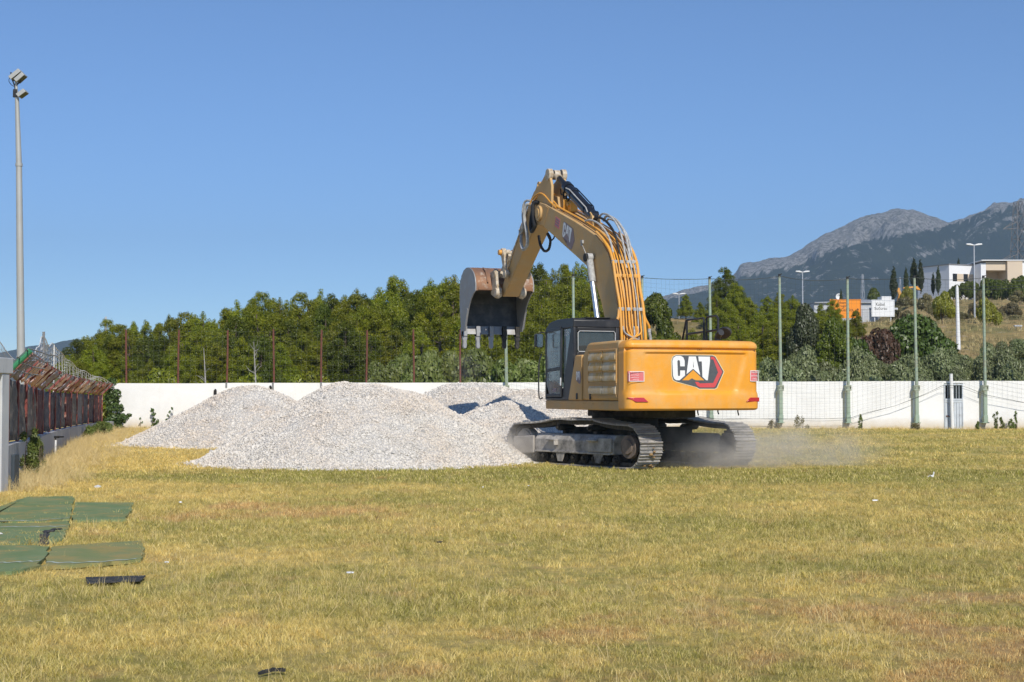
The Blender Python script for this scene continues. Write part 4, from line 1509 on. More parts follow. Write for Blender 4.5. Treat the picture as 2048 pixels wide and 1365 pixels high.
# ---------------------------------------------------------------- bucket
HW = .85
mt['shaded_inside'] = pm('shade_toned_bucket_steel', (0.06, 0.06, 0.062), (0.10, 0.10, 0.10), 3, 0.5, 0.4, dust=(0.2, 0.19, 0.18), damt=(0.5, 0.75), dmax=0.5, dscale=3)  # steel darkened to paint in the shade inside the bucket
OUT = [(8.33, 4.50), (8.32, 4.68), (8.38, 4.86), (8.50, 5.01), (8.68, 5.12), (8.90, 5.19), (9.15, 5.20), (9.40, 5.14), (9.60, 5.00), (9.72, 4.78), (9.77, 4.50), (9.76, 4.2), (9.72, 3.9), (9.66, 3.62), (9.60, 3.42)]
th = .035


def inset(poly, d):
    o = []
    for i, p in enumerate(poly):
        a, b = poly[max(i - 1, 0)], poly[min(i + 1, len(poly) - 1)]
        t = Vector((b[0] - a[0], b[1] - a[1])).normalized()
        n = Vector((t.y, -t.x))
        o.append((p[0] + n.x * d, p[1] + n.y * d))
    return o


INN = inset(OUT, th)
c = MB()
c.prism_x(OUT + INN[::-1], -HW, HW)
bucket = up(c, 'bucket', mt['rust'], bevel=0.004)
c = MB()
I2 = inset(OUT, th + .004)
c.prism_x(I2 + inset(OUT, th + .012)[::-1], -HW + .004, HW - .004)
c.build('shaded_inside', mt['shaded_inside'], bucket)  # thin inner sheet added to carry that shade colour
bucket['label'] = 'rusty bucket with a scoured grey side plate and five teeth'
NEAR = [(9.22, 3.46), (9.14, 3.62), (9.04, 3.85), (8.90, 4.08), (8.72, 4.28), (8.52, 4.42), (8.33, 4.50)]
for s in (-1, 1):
    c = MB()
    c.prism_x(OUT[:-1] + [(9.60, 3.40), (9.25, 3.40)] + NEAR, min(s * HW, s * (HW + .03)), max(s * HW, s * (HW + .03)))
    c.build('side_plate', mt['bucket'], bucket, bevel=0.006)
    c = MB()
    q = [(9.22, 3.46), (9.14, 3.62), (9.04, 3.85), (8.95, 4.0)]
    c.prism_x(q + [(y + .10, z + .05) for y, z in q[::-1]], s * (HW + .03), s * (HW + .055))
    c.build('side_cutter', mt['bucket'], bucket, bevel=0.006)
c = MB()
c.prism_x([(9.58, 3.56), (9.63, 3.56), (9.56, 3.32), (9.50, 3.32)], -HW, HW)
c.build('cutting_edge', mt['bucket'], bucket, bevel=0.006)
for k in range(5):
    x = -HW + .045 + k * (2 * HW - .09) / 4
    c = MB()
    c.prism_x([(9.46, 3.56), (9.52, 3.56), (9.54, 3.30), (9.66, 3.30), (9.69, 3.50), (9.66, 3.52), (9.52, 3.24), (9.44, 3.26)], x - .065, x + .065)
    c.prism_y([(x - .06, 3.29), (x + .06, 3.29), (x + .075, 3.20), (x + .05, 3.12), (x + .06, 2.98), (x + .035, 2.91), (x - .035, 2.91), (x - .06, 2.98), (x - .05, 3.12), (x - .075, 3.20)], 9.47, 9.58)
    c.build('tooth', mt['bucket'] if k in (0, 1, 2) else mt['dark'], bucket, bevel=0.012)  # right-hand teeth take the dark steel to paint in their shade
for x in (-.34, .38):
    for w in (-.0,):
        c = MB()
        c.prism_x([(8.42, 4.40), (7.98, 4.26), (7.86, 4.34), (7.84, 4.48), (7.98, 4.70), (8.02, 5.02), (8.12, 5.10), (8.24, 5.06), (8.52, 5.02), (8.40, 4.7)], x - .05, x + .05)
        c.cyl((x - .09, 7.97, 4.43), (x + .09, 7.97, 4.43), .135, 20)
        c.cyl((x - .075, 8.12, 4.95), (x + .075, 8.12, 4.95), .11, 18)
        c.build('hinge_ear', mt['white_mud'], bucket, bevel=0.012)
c = MB()
c.box(-.80, .82, 8.30, 8.36, 4.52, 4.60)
c.build('lip_stiffener', mt['rust'], bucket, bevel=0.008)
for x in (-.52, .56):
    MB().prism_x([(8.34, 4.72), (8.52, 5.04), (8.72, 5.15), (8.70, 5.19), (8.46, 5.07), (8.27, 4.74)], x - .02, x + .02).build('wear_strap', mt['rust'], bucket, bevel=0.006)
# ================================================================== perimeter wall, door, posts, nets
def wall_mat():
    t = NT('whitewashed_wall')
    pos = t.pos()
    z = t.node('ShaderNodeSeparateXYZ', {0: pos}).outputs[2]
    col = t.mix(t.ramp(t.noise(pos, 0.5, 6, 0.7), 0.4, 0.7), (0.83, 0.825, 0.81), (0.74, 0.73, 0.70))
    run = t.math('MULTIPLY', t.ramp(t.noise(t.scale(pos, (2.2, 1, 0.12)), 1.0, 7, 0.72), 0.54, 0.74), t.ramp(t.noise(pos, 0.25, 3), 0.42, 0.62))
    col = t.mix(t.math('MULTIPLY', run, 0.6), col, (0.56, 0.52, 0.45))
    splash = t.math('MULTIPLY', t.ramp(t.math('ADD', z, t.math('MULTIPLY', t.noise(pos, 1.8, 6, 0.7), 0.5)), 0.75, 0.28), 0.75)
    col = t.mix(splash, col, (0.56, 0.46, 0.33))
    crack = t.ramp(t.noise(pos, 1.4, 8, 0.8, dist=1.5), 0.66, 0.70, 0, 0.35)
    col = t.mix(crack, col, (0.60, 0.57, 0.52))
    t.bump(t.noise(pos, 7, 6, 0.7), 0.3, 0.02)
    return t.p(color=col, rough=0.9, spec=0.15)


mt['wall'] = wall_mat()
mt['greypost'] = pm('weathered_green_post', (0.27, 0.36, 0.27), (0.32, 0.38, 0.30), 2, 0.6, dust=(0.30, 0.21, 0.12), damt=(0.50, 0.68), dmax=0.8, dscale=1.2)
mt['redpost'] = pm('rusty_red_post', (0.17, 0.055, 0.035), (0.13, 0.05, 0.035), 3, 0.8, dust=(0.10, 0.07, 0.06), dmax=0.6)
mt['wire'] = pm('dark_net_twine', (0.09, 0.10, 0.09), None, 3, 0.8)
mt['wire_light'] = pm('white_net_twine', (0.70, 0.70, 0.68), None, 3, 0.8)
mt['wire_grey'] = pm('grey_steel_wire', (0.24, 0.24, 0.24), None, 3, 0.6)
mt['doorpaint'] = pm('pale_blue_grey_door_paint', (0.56, 0.60, 0.64), (0.48, 0.52, 0.56), 3, 0.6, dust=(0.28, 0.24, 0.2), damt=(0.55, 0.75), dmax=0.7, dscale=4)
mt['yellowish'] = pm('yellowish_plaster', (0.78, 0.66, 0.42), (0.80, 0.74, 0.58), 4, 0.9)

XL = at(236, 800, WALL_Y).x
DX0, DX1 = at(1888, 800, WALL_Y).x, at(1926, 800, WALL_Y).x
DTOP = 2.03


def wall_top(x):
    return 2.06 + 0.10 * float(smooth(-18, 24, x))


wl_root = thing('perimeter_wall', 'long whitewashed wall closing off the far end of the field', 'wall', (0, WALL_Y, 0))
segs = [(XL, -9), (-9, 0), (0, 9), (9, DX0), (DX1, 26.5), (26.5, 34)]
for a, b in segs:
    c = MB()
    n = 6
    xs_ = np.linspace(a, b, n)
    tp = [wall_top(x) + .012 * vnoise(np.array([x * .7]), np.array([1.0]), 5)[0] for x in xs_]
    poly = [(x, -0.4) for x in xs_] + [(x, t) for x, t in zip(xs_[::-1], tp[::-1])]
    c.prism_y(poly, 0.0, 0.25)
    c.build('wall_panel', mt['wall'], wl_root)
c = MB()
c.box(DX0, DX1, 0.003, 0.25, DTOP + .03, wall_top(20))
c.build('door_lintel', mt['wall'], wl_root)
# return of the wall at its left corner
c = MB()
c.box(XL - .25, XL - .002, 0.0, 6.0, -.4, 2.04)
c.build('wall_return', mt['wall'], wl_root)
for px, py in ((431, 787), (541, 780)):
    p = at(px, py, WALL_Y)
    c = MB()
    c.box(p.x - .06, p.x + .06, -.12, -.003, p.z - .14, p.z + .14)
    c.cyl((p.x, -.14, p.z + .1), (p.x, -.02, p.z + .16), .05, 8)
    o = c.build('wall_lamp', mt['rubber'], None, bevel=0.01)
    o.location = (0, WALL_Y, 0)
    tag(o, 'small dark lamp on the white wall above the left gravel heap, %s one' % ('left' if px < 500 else 'right'), 'wall lamp', 'small lamps on the white wall')

# door
dr_ = thing('metal_door', 'pale blue-grey metal door with a barred window in the white wall', 'door', (0, WALL_Y, 0))
dw = DX1 - DX0
c = MB()
for (x0, x1, z0, z1) in ((DX0, DX0 + .05, -.05, DTOP), (DX1 - .05, DX1, -.05, DTOP), (DX0 + .05, DX1 - .05, DTOP - .06, DTOP), (DX0 + .05, DX1 - .05, 1.28, 1.36)):
    c.box(x0, x1, -.05, .06, z0, z1)
c.build('door_frame', mt['doorpaint'], dr_, bevel=0.006)
for k in range(6):
    x0 = DX0 + .055 + k * (dw - .11) / 6
    c = MB()
    c.box(x0 + .006, x0 + (dw - .11) / 6 - .006, -.02, .02, .02, 1.18)
    c.build('board', mt['doorpaint'], dr_, bevel=0.008)
c = MB()
c.box(DX0 + .05, DX1 - .05, -.01, .018, -.02, .02)
c.box(DX0 + .05, DX1 - .05, -.035, .02, 1.18, 1.28)
c.build('rail', mt['doorpaint'], dr_, bevel=0.006)
for k in range(1, 6):
    x0 = DX0 + .05 + k * (dw - .1) / 6
    MB().cyl((x0, 0, 1.35), (x0, 0, DTOP - .05), .012, 6).build('bar', mt['doorpaint'], dr_)
c = MB()
c.box(DX0 + .05, DX1 - .05, .10, .12, 1.36, DTOP - .06)
c.build('pane', mt['window'], dr_)
c = MB()
c.box(DX0 + .08, DX0 + .20, -.06, -.022, .55, .60)
c.cyl((DX0 + .1, -.06, .56), (DX0 + .26, -.06, .56), .014, 8)
c.build('handle', mt['redpost'], dr_, bevel=0.004)
# white pole before the door
p = at(1905, 857, 67.75)
c = MB()
c.tube([(p.x, 67.75, -.05), (p.x - .02, 67.75, 1.2), (p.x - .04, 67.75, at(1903, 748, 67.75).z)], .075, 12)
tag(c.build('pole', mt['white'], None, sm=True), 'plain white pole standing in front of the metal door', 'pole')

# green net posts
ORD = ['first', 'second', 'third', 'fourth', 'fifth', 'sixth', 'seventh', 'eighth', 'ninth']
GP = [1013, 1148, 1285, 1423, 1562, 1697, 1834, 1971, 2108]
TOPY = [560, 553, 556, 558, 553, 558, 556, 556, 556]
green = []
for k, px in enumerate(GP):
    Yp = WALL_Y - .30
    p = at(px, 845, Yp)
    zt = at(px, TOPY[k], Yp).z
    green.append((p.x, Yp, zt))
    r = thing('net_post', 'tall weathered green net post on the white wall, %s from the left' % ORD[k], 'post', (p.x, Yp, 0), 0, 'green net posts along the white wall')
    dx = -.06 + .03 * (k % 3)
    c = MB()
    c.prism_z([(-.075, -.075), (.075, -.075), (.075, .075), (-.075, .075)], .45, 1.9)
    c.v = [(x, y, z) for x, y, z in c.v]
    c.tube([(0, 0, 1.9), (dx * .5, 0, 4.2), (dx, 0, zt)], [.075, .068, .06], 8)
    c.build('shaft', mt['greypost'], r, bevel=0.008)
    c = MB()
    c.prism_x([(-.10, .30), (.10, .30), (.28, .34), (.28, .44), (.06, .62), (-.09, .62)], -.09, .09)
    c.box(-.14, .14, -.13, .28, .26, .30)
    c.build('base_bracket', mt['greypost'], r, bevel=0.008)
    c = MB()
    c.box(-.13, .13, -.09, .28, 1.72, 1.80)
    c.box(-.13, .13, -.09, .28, 1.90, 1.97)
    c.box(-.13, -.10, -.09, .28, 1.80, 1.90)
    c.box(.10, .13, -.09, .28, 1.80, 1.90)
    c.build('collar', mt['greypost'], r, bevel=0.006)
    c = MB()
    c.box(dx - .05, dx + .05, -.05, .05, zt - .02, zt + .10)
    c.cyl((dx + .03, 0, zt + .06), (dx + .11, 0, zt + .12), .02, 6)
    c.build('pulley', mt['rubber'], r, bevel=0.01)
    if k >= 4:
        c = MB()
        c.box(-.19, -.10, .292, .2965, .5, 1.7)
        c.build('plaster_strip', mt['yellowish'], r)  # yellowish strip on the wall just left of the post

# big ball net on the green posts
net = MB()
rope = MB()
gx = [g[0] for g in green]
gz = [g[2] for g in green]
NX0, NX1 = gx[0], gx[-1]


def net_top(x):
    k = min(max(np.searchsorted(gx, x) - 1, 0), len(gx) - 2)
    t = (x - gx[k]) / (gx[k + 1] - gx[k])
    return gz[k] * (1 - t) + gz[k + 1] * t - 0.42 * t * (1 - t) * (1 + .5 * math.sin(k * 2.1))


bot_px = [(1000, 775), (1285, 815), (1430, 838), (1560, 838), (1640, 838), (1700, 836), (1725, 828), (1790, 812), (1850, 788), (1886, 771), (1927, 773), (1970, 790), (2048, 806), (2110, 812)]


def net_bot(x):
    px = 1024 + x / (WALL_Y - .34) * FPX
    return at(px, np.interp(px, [a for a, b in bot_px], [b for a, b in bot_px]), WALL_Y - .34).z


YN = WALL_Y - .40
nv = int((NX1 - NX0) / .21)
for k in range(nv + 1):
    x = NX0 + (NX1 - NX0) * k / nv
    a, b = net_bot(x), net_top(x)
    net.tube([(x + .03 * math.sin(k), YN + .02 * math.sin(k * .7), a + (b - a) * t + (0 if t in (0, 1) else .015 * math.sin(k * 3 + t * 9))) for t in (0, .25, .5, .75, 1)], .0024, 3)
nh = 28
xsn = np.linspace(NX0, NX1, 90)
for j in range(nh + 1):
    t = j / nh
    net.tube([(x, YN, net_bot(x) + (net_top(x) - net_bot(x)) * t + .02 * math.sin(x * 2 + j * 1.3)) for x in xsn], .0024, 3)
rope.tube([(x, YN - .005, net_top(x)) for x in xsn], .011, 4)
rope.tube([(x, YN - .005, net_bot(x)) for x in xsn], .007, 4)
rope.tube([(x, YN + .02, net_bot(x) - .05 * (1 + math.sin(x))) for x in xsn], .005, 4)
o = thing('ball_net', 'wide dark ball net hung between the green posts, sagging at the door', 'net')
net.build('mesh', mt['wire'], o)
rope.build('rope', mt['wire'], o)

# rusty red poles on top of the wall, left half
RP = [252, 357, 454, 547, 643, 733, 827, 921]
red = []
for k, px in enumerate(RP):
    Yp = WALL_Y + .14
    p = at(px, 760, Yp)
    zt = at(px, 659 + (k % 3), Yp).z
    red.append((p.x, zt))
    c = MB()
    z0 = wall_top(p.x) - .02
    zz = np.linspace(z0, zt, 12)
    c.tube([(0.02 * math.sin(k * 2 + z), 0, z) for z in zz], .042, 8)
    r = thing('net_pole', 'thin rusty red pole on top of the white wall, %s from the left' % ORD[k], 'pole', (p.x, Yp, 0), 0, 'red poles along the white wall')
    c.build('shaft', mt['redpost'], r, sm=True)
    c = MB()
    for z in zz[1:-1]:
        c.cyl((0.02 * math.sin(k * 2 + z), 0, z - .02), (0.02 * math.sin(k * 2 + z), 0, z + .02), .052, 8)
    c.build('tie', mt['redpost'], r, sm=True)
    if k in (2, 3, 4):
        c = MB()
        c.box(-.04, .04, -.17, -.142, 1.72 if k == 3 else 1.86, z0)
        c.box(-.04, .04, -.17, .0, z0 + .021, z0 + .05)
        c.build('foot_strap', mt['wire_grey'], r)
net2 = MB()
x0, x1 = XL + .1, at(1010, 700, 68.2).x
for k in range(int((x1 - x0) / .24) + 1):
    x = x0 + .24 * k
    net2.tube([(x, WALL_Y + .2, wall_top(x)), (x + .02, WALL_Y + .2, 4.42)], .0030, 3)
for j in range(11):
    z = 2.2 + j * .222
    net2.tube([(x, WALL_Y + .2, z + .015 * math.sin(x * 1.5 + j)) for x in np.linspace(x0, x1, 40)], .0036, 3)
o = thing('wire_fence', 'thin wire mesh strung between the red poles on the wall', 'wire fence')
net2.build('mesh', mt['wire'], o)

# ================================================================== left side: low wall, red fence, shelter, floodlight
FPXY = [(14, 26.4), (29, 28.3), (48, 30.5), (64, 32.4), (76, 34.2), (83, 35.6), (95, 38), (108, 40.5), (119, 43), (129, 45.4), (139, 47.6), (150, 50.2), (161, 53), (172, 55.6), (183, 58.2), (194, 60.6), (203, 62.6), (210, 64.4)]
FP = [(at(px, 800, Y).x, Y) for px, Y in FPXY]
fz = lambda Y: float(np.interp(Y, [28, 34, 40, 52, 65], [2.00, 1.83, 1.74, 1.68, 1.60]))       # top of the upright sheeting
fb = lambda Y: float(np.interp(Y, [26, 28.3, 34, 41, 47, 65], [.70, .68, .60, .58, .52, .36]))      # top of the low wall
mt['lowwall'] = pm('grey_rendered_wall', (0.46, 0.47, 0.48), (0.38, 0.39, 0.41), 1.2, 0.9, dust=(0.24, 0.25, 0.27), damt=(0.5, 0.72), dmax=0.7, dscale=1.0, streak=True)
lw = thing('low_wall', 'low grey rendered wall along the left edge of the field', 'wall')
for (a, b) in zip(FP[:-1], FP[1:]):
    c = MB()
    za, zb = fb(a[1]), fb(b[1])
    c.add([(a[0] - .25, a[1], -.4), (a[0], a[1], -.4), (b[0], b[1], -.4), (b[0] - .25, b[1], -.4), (a[0] - .25, a[1], za), (a[0], a[1], za), (b[0], b[1], zb), (b[0] - .25, b[1], zb)],
          [(3, 2, 1, 0), (4, 5, 6, 7), (0, 1, 5, 4), (1, 2, 6, 5), (2, 3, 7, 6), (3, 0, 4, 7)])
    c.build('wall_panel', mt['lowwall'], lw)
c = MB()
c.add([(FP[-1][0] - .25, 64.4, -.4), (FP[-1][0], 64.4, -.4), (XL, WALL_Y + .1, -.4), (XL - .3, WALL_Y, -.4), (FP[-1][0] - .25, 64.4, .36), (FP[-1][0], 64.4, .36), (XL, WALL_Y + .1, .36), (XL - .3, WALL_Y, .36)],
      [(3, 2, 1, 0), (4, 5, 6, 7), (0, 1, 5, 4), (1, 2, 6, 5), (2, 3, 7, 6), (3, 0, 4, 7)])
c.build('wall_panel', mt['lowwall'], lw)

fence = thing('red_fence', 'rusty red fence with torn dark sheeting and an overhanging top on the low wall', 'fence')
mt['fencered'] = pm('peeling_red_fence_paint', (0.22, 0.055, 0.045), (0.27, 0.10, 0.075), 4, 0.75, dust=(0.55, 0.38, 0.30), damt=(0.56, 0.68), dmax=0.8, dscale=4)
SH = [pm('faded_navy_sheet', (0.030, 0.032, 0.055), (0.05, 0.05, 0.07), 2, 0.8, dust=(0.2, 0.19, 0.19), damt=(0.5, 0.7), dscale=5),
      pm('grey_torn_sheet', (0.15, 0.14, 0.135), (0.10, 0.095, 0.09), 3, 0.9, dust=(0.30, 0.26, 0.22), damt=(0.45, 0.65), dscale=6),
      pm('maroon_sheet', (0.11, 0.030, 0.035), (0.08, 0.03, 0.04), 2, 0.8, dust=(0.22, 0.15, 0.14), damt=(0.5, 0.7), dscale=5),
      pm('dark_plum_sheet', (0.055, 0.035, 0.055), (0.04, 0.03, 0.04), 2, 0.8, dust=(0.18, 0.16, 0.15), damt=(0.5, 0.7), dscale=5),
      pm('pale_grey_sheet', (0.26, 0.25, 0.26), (0.18, 0.17, 0.18), 3, 0.9, dust=(0.1, 0.08, 0.08), damt=(0.5, 0.7), dscale=5)]
TOPS = [pm('bleached_pink_rag', (0.70, 0.44, 0.34), (0.54, 0.30, 0.22), 5, 0.9, dust=(0.80, 0.68, 0.58), damt=(0.45, 0.6), dscale=6), pm('cream_rag', (0.72, 0.60, 0.50), (0.6, 0.45, 0.36), 6, 0.9),
        pm('brown_rag', (0.42, 0.24, 0.14), (0.30, 0.17, 0.11), 6, 0.9), pm('grey_lilac_rag', (0.34, 0.30, 0.31), (0.26, 0.22, 0.24), 6, 0.9)]
AX, AZ = .44, .40
sheet_ids = [0, 1, 1, 1, 1, 2, 0, 3, 0, 1, 2, 1, 4, 0, 3, 2, 2]
rag_ids = [None, 3, 0, 0, 1, 3, None, 0, 3, 0, 2, 0, 1, 3, 2, 2, None]
for k, (x, y) in enumerate(FP):
    if k == 0:
        continue
    z0, z1 = fb(y), fz(y)
    lean = .02 * math.sin(k * 2.3)
    c = MB()
    c.box(x - .16, x - .10, y - .03, y + .03, z0 - .05, z1)
    c.prism_y([(x - .16, z1), (x - .10, z1 - .04), (x - .10 + AX, z1 + AZ - .045), (x - .10 + AX, z1 + AZ), (x - .12 + AX, z1 + AZ + .02)], y - .028, y + .028)
    c.build('fence_post', mt['fencered'], fence, bevel=0.004)
for k in range(len(FP) - 1):
    (xa, ya), (xb, yb) = FP[k], FP[k + 1]
    za, zb, ta, tb = fb(ya), fb(yb), fz(ya), fz(yb)
    # sheeting between posts, hanging in folds
    nx, nz = 9, 7
    V, Q = [], []
    for j in range(nz):
        for i in range(nx):
            u_, w_ = i / (nx - 1), j / (nz - 1)
            bulge = .05 * math.sin(u_ * 12 + k * 2.7 + w_ * 1.5) * (1 - .5 * w_) + .02 * rnd.uniform(-1, 1)
            zz = (za + .03 + .05 * abs(math.sin(u_ * 9 + k))) * (1 - u_) * (1 - w_) + (zb + .03) * u_ * (1 - w_) + (ta - .07 - .03 * math.sin(u_ * 3.1)) * (1 - u_) * w_ + (tb - .07) * u_ * w_
            V.append((xa + (xb - xa) * u_ - .14 + bulge, ya + (yb - ya) * u_, zz))
    for j in range(nz - 1):
        for i in range(nx - 1):
            Q.append((j * nx + i, j * nx + i + 1, (j + 1) * nx + i + 1, (j + 1) * nx + i))
    me = mesh_np('sheet', V, Q, SH[sheet_ids[k]], True)
    o = link('sheet', me, fence)
    s_ = o.modifiers.new('thick', 'SOLIDIFY')
    s_.thickness = .006
    # rails and overhang rods
    c = MB()
    c.tube([(xa - .13, ya, ta), (xb - .13, yb, tb)], .018, 5)
    for q in (0, .33, .66, 1.0):
        c.tube([(xa - .13 + AX * q, ya, ta + AZ * q + .01), (xb - .13 + AX * q, yb, tb + AZ * q + .01)], .012, 4)
    c.build('rail', mt['fencered'] if k % 3 else mt['wire_grey'], fence)
    c = MB()
    for q in range(1, 6):
        u_ = q / 6
        x, y, t = xa + (xb - xa) * u_ - .13, ya + (yb - ya) * u_, ta + (tb - ta) * u_
        c.tube([(x, y, t), (x + AX, y, t + AZ)], .007, 3)
    c.build('rods', mt['wire_grey'], fence)
    if rag_ids[k] is not None:
        V, Q = [], []
        for j in range(6):
            for i in range(9):
                u_, w_ = i / 8, j / 5
                V.append((xa + (xb - xa) * u_ - .13 + AX * w_ + .02 * rnd.uniform(-1, 1), ya + (yb - ya) * u_, ta + (tb - ta) * u_ + AZ * w_ - .03 + .045 * rnd.uniform(-1, 1)))
        for j in range(5):
            for i in range(8):
                if rnd.random() < .72:
                    Q.append((j * 9 + i, j * 9 + i + 1, (j + 1) * 9 + i + 1, (j + 1) * 9 + i))
        o = link('torn_rag', mesh_np('torn_rag', V, Q, TOPS[rag_ids[k] % 4], False), fence)
        s_ = o.modifiers.new('thick', 'SOLIDIFY')
        s_.thickness = .005
x, y = FP[1][0] - .25, FP[1][1] - 1.0
a, b = at(12, 748, 27.2), at(61, 701, 27.2)
MB().tube([a, b], .055, 10).build('green_pipe', pm('green_pipe_paint', (0.05, 0.28, 0.12), (0.06, 0.25, 0.12), 4, 0.45), fence, sm=True)
c = MB()
for k in range(4):
    p = a + (b - a) * (.1 + .28 * k)
    c.tube([p + Vector((0, -.01, .06)), p + Vector((.10, .9, -.04)), p + Vector((.16, 1.2, -.05))], .012, 4)
for k in range(7):
    o_ = Vector((.02 + .012 * k, .15 * k, -.02 - .004 * k))
    c.tube([a + o_ + Vector((.03, .1, 0)), b + o_ + Vector((0.03, .1, -.02))], .006, 3)
c.build('rods', mt['wire_grey'], fence)

# water pipe on the low wall
p = gnd(129, 908)
x = float(np.interp(40.6, [q[1] for q in FP], [q[0] for q in FP]))
c = MB()
c.tube([(x + .05, 40.6, -.02), (x + .05, 40.6, .36)], .028, 8)
r = thing('water_tap', 'short white standpipe with a dark tap beside the low grey wall', 'tap')
c.build('pipe', mt['white'], r, sm=True)
c = MB()
c.tube([(x + .05, 40.6, .34), (x + .05, 40.6, .44), (x + .30, 40.5, .45)], .022, 6)
c.box(x + .02, x + .14, 40.55, 40.65, .41, .47)
c.build('tap', mt['rubber'], r, bevel=0.006)

# concrete shelter at the left edge
mt['concrete'] = pm('pale_painted_concrete', (0.55, 0.56, 0.56), (0.48, 0.49, 0.50), 1.2, 0.9, dust=(0.32, 0.34, 0.36), damt=(0.5, 0.75), dmax=0.6, dscale=1.5, streak=True)
r = thing('shelter', 'pale concrete shelter cut off by the left edge of the picture', 'shelter')
pr = at(14, 800, 24.6)
c = MB()
c.box(pr.x - 3.2, pr.x, 21.6, 24.9, at(10, 748, 24.6).z, at(10, 716, 24.6).z)
c.build('roof_slab', mt['concrete'], r, bevel=0.015)
c = MB()
c.box(pr.x - .30, pr.x - .012, 24.4, 24.75, -.3, at(10, 748, 24.6).z - .003)
c.box(pr.x - 3.2, pr.x - .30, 24.6, 24.75, -.3, at(10, 748, 24.6).z - .003)
c.build('side_wall', mt['concrete'], r, bevel=0.01)
c = MB()
c.box(pr.x - .012, pr.x + .05, 24.85, 25.1, .05, .62)
c.build('dark_plate', pm('dark_blue_grey_plate', (0.05, 0.065, 0.08), None, 4, 0.6), r, bevel=0.01)

# floodlight mast
mt['galv'] = pm('galvanised_mast', (0.42, 0.43, 0.42), (0.36, 0.37, 0.36), 0.6, 0.5, 0.2, dust=(0.36, 0.32, 0.26), damt=(0.45, 0.75), dmax=0.5, dscale=0.5)
FY = 64.0
base, top, top2 = at(44, 845, FY), at(34, 196, FY), at(31, 146, FY)
fl = thing('floodlight_mast', 'tall grey floodlight mast with three angled lamps behind the red fence', 'floodlight mast', (base.x, FY, 0))
lx = lambda p: (p.x - base.x, p.y - FY, p.z)
mid = at(38, 333, FY)
c = MB()
c.tube([(0, 0, -.3), lx(mid), lx(top)], [.19, .125, .085], 16)
c.cyl(lx(mid), (lx(mid)[0], 0, lx(mid)[2] + .12), .15, 16)
c.tube([lx(top), lx(top2)], [.06, .05], 10)
c.build('mast', mt['galv'], fl, sm=True)
c = MB()
tx, _, tzz = lx(top)
c.tube([(tx - .05, 0, tzz), (tx - .10, 0, tzz + .5), (tx - .22, 0, tzz + .8), (tx - .28, 0, tzz + 1.1)], .03, 6)
c.tube([(tx - .1, 0, tzz + .45), (tx + .16, 0, tzz + .75)], .03, 6)
c.tube([(tx, 0, tzz + .1), (tx + .12, 0, tzz + .2)], .035, 6)
c.tube(curve([(tx - .30, 0, tzz + .95), (tx - .36, .02, tzz + .72), (tx - .2, .02, tzz + .52), (tx - .06, 0, tzz + .5)], 12), .014, 5)
c.box(tx - .16, tx + .02, -.06, .06, tzz + .02, tzz + .36)
c.build('bracket', mt['rubber'], fl, sm=True)
for (px0, py0, px1, py1) in ((22, 158, 41, 141), (33, 163, 48, 148), (37, 193, 51, 181)):
    a, b = Vector(lx(at(px0, py0, FY))), Vector(lx(at(px1, py1, FY)))
    d = (b - a).normalized()
    n = Vector((d.z, 0, -d.x))
    c = MB()
    pts = [a + n * .10, b + n * .13, b - n * .05, a - n * .08]
    c.add([p + Vector((0, -.24, 0)) for p in pts] + [p + Vector((0, .24, 0)) for p in pts], [(0, 1, 2, 3), (7, 6, 5, 4), (0, 4, 5, 1), (1, 5, 6, 2), (2, 6, 7, 3), (3, 7, 4, 0)])
    h = c.build('floodlight', mt['galv'], fl, bevel=0.015)
    c = MB()
    q = [a + n * .105, b + n * .135]
    c.add([q[0] + d * .04 + Vector((0, -.21, 0)), q[1] - d * .03 + Vector((0, -.21, 0)), q[1] - d * .03 + Vector((0, .21, 0)), q[0] + d * .04 + Vector((0, .21, 0))], [(0, 1, 2, 3)])
    c.build('lens', pm('amber_lens', (0.16, 0.14, 0.10), None, 3, 0.15), h)

# white net and its poles beyond the red fence
r = thing('goal_net', 'white string net on thin poles above the red fence at the left', 'net')
c = MB()
pA, pB = at(86, 800, 50), at(107, 800, 58)
c.tube([(pA.x, 50, 0), (pA.x, 50, at(86, 664, 50).z)], .045, 6)
c.build('net_pole', mt['wire_grey'], r, sm=True)
MB().tube([(pB.x, 58, 0), (pB.x, 58, at(107, 690, 58).z)], .028, 6).build('net_pole', mt['wire_light'], r, sm=True)
topl = [(70, 705, 45), (79, 688, 48), (86, 672, 50), (96, 690, 54), (107, 690, 58), (125, 710, 60), (140, 724, 62), (165, 742, 64), (190, 752, 65.5), (228, 768, 67)]
botl = [(70, 730, 45), (79, 738, 48), (86, 742, 50), (96, 745, 54), (107, 750, 58), (125, 758, 60), (140, 762, 62), (165, 770, 64), (190, 775, 65.5), (228, 776, 67)]
c = MB()
T_ = [at(*p) for p in topl]
Bt = [at(*p) for p in botl]
Tn, Bn = curve(T_, 60), curve(Bt, 60)
for j in range(7):
    c.tube([t.lerp(b, j / 6) + Vector((0, 0, .05 * math.sin(i * .9 + j))) for i, (t, b) in enumerate(zip(Tn, Bn))], .012 if j else .018, 3)
for i in range(0, len(Tn), 1):
    k = min(i + (1 if i % 2 else 0), len(Bn) - 1)
    c.tube([Tn[i], Bn[k]], .0085, 3)
c.build('mesh', mt['wire_light'], r)
r = thing('dark_net', 'dark sagging net edge above the concrete shelter at far left', 'net')
c = MB()
l1 = curve([at(-30, 655, 40), at(0, 685, 40), at(12, 702, 40), at(24, 716, 40), at(36, 724, 40)], 24)
c.tube(l1, .014, 4)
for p in l1[::1]:
    c.tube([p, p + Vector((.02, 0, -.9))], .006, 3)
for j in range(1, 6):
    c.tube([p + Vector((0, 0, -.16 * j)) for p in l1], .006, 3)
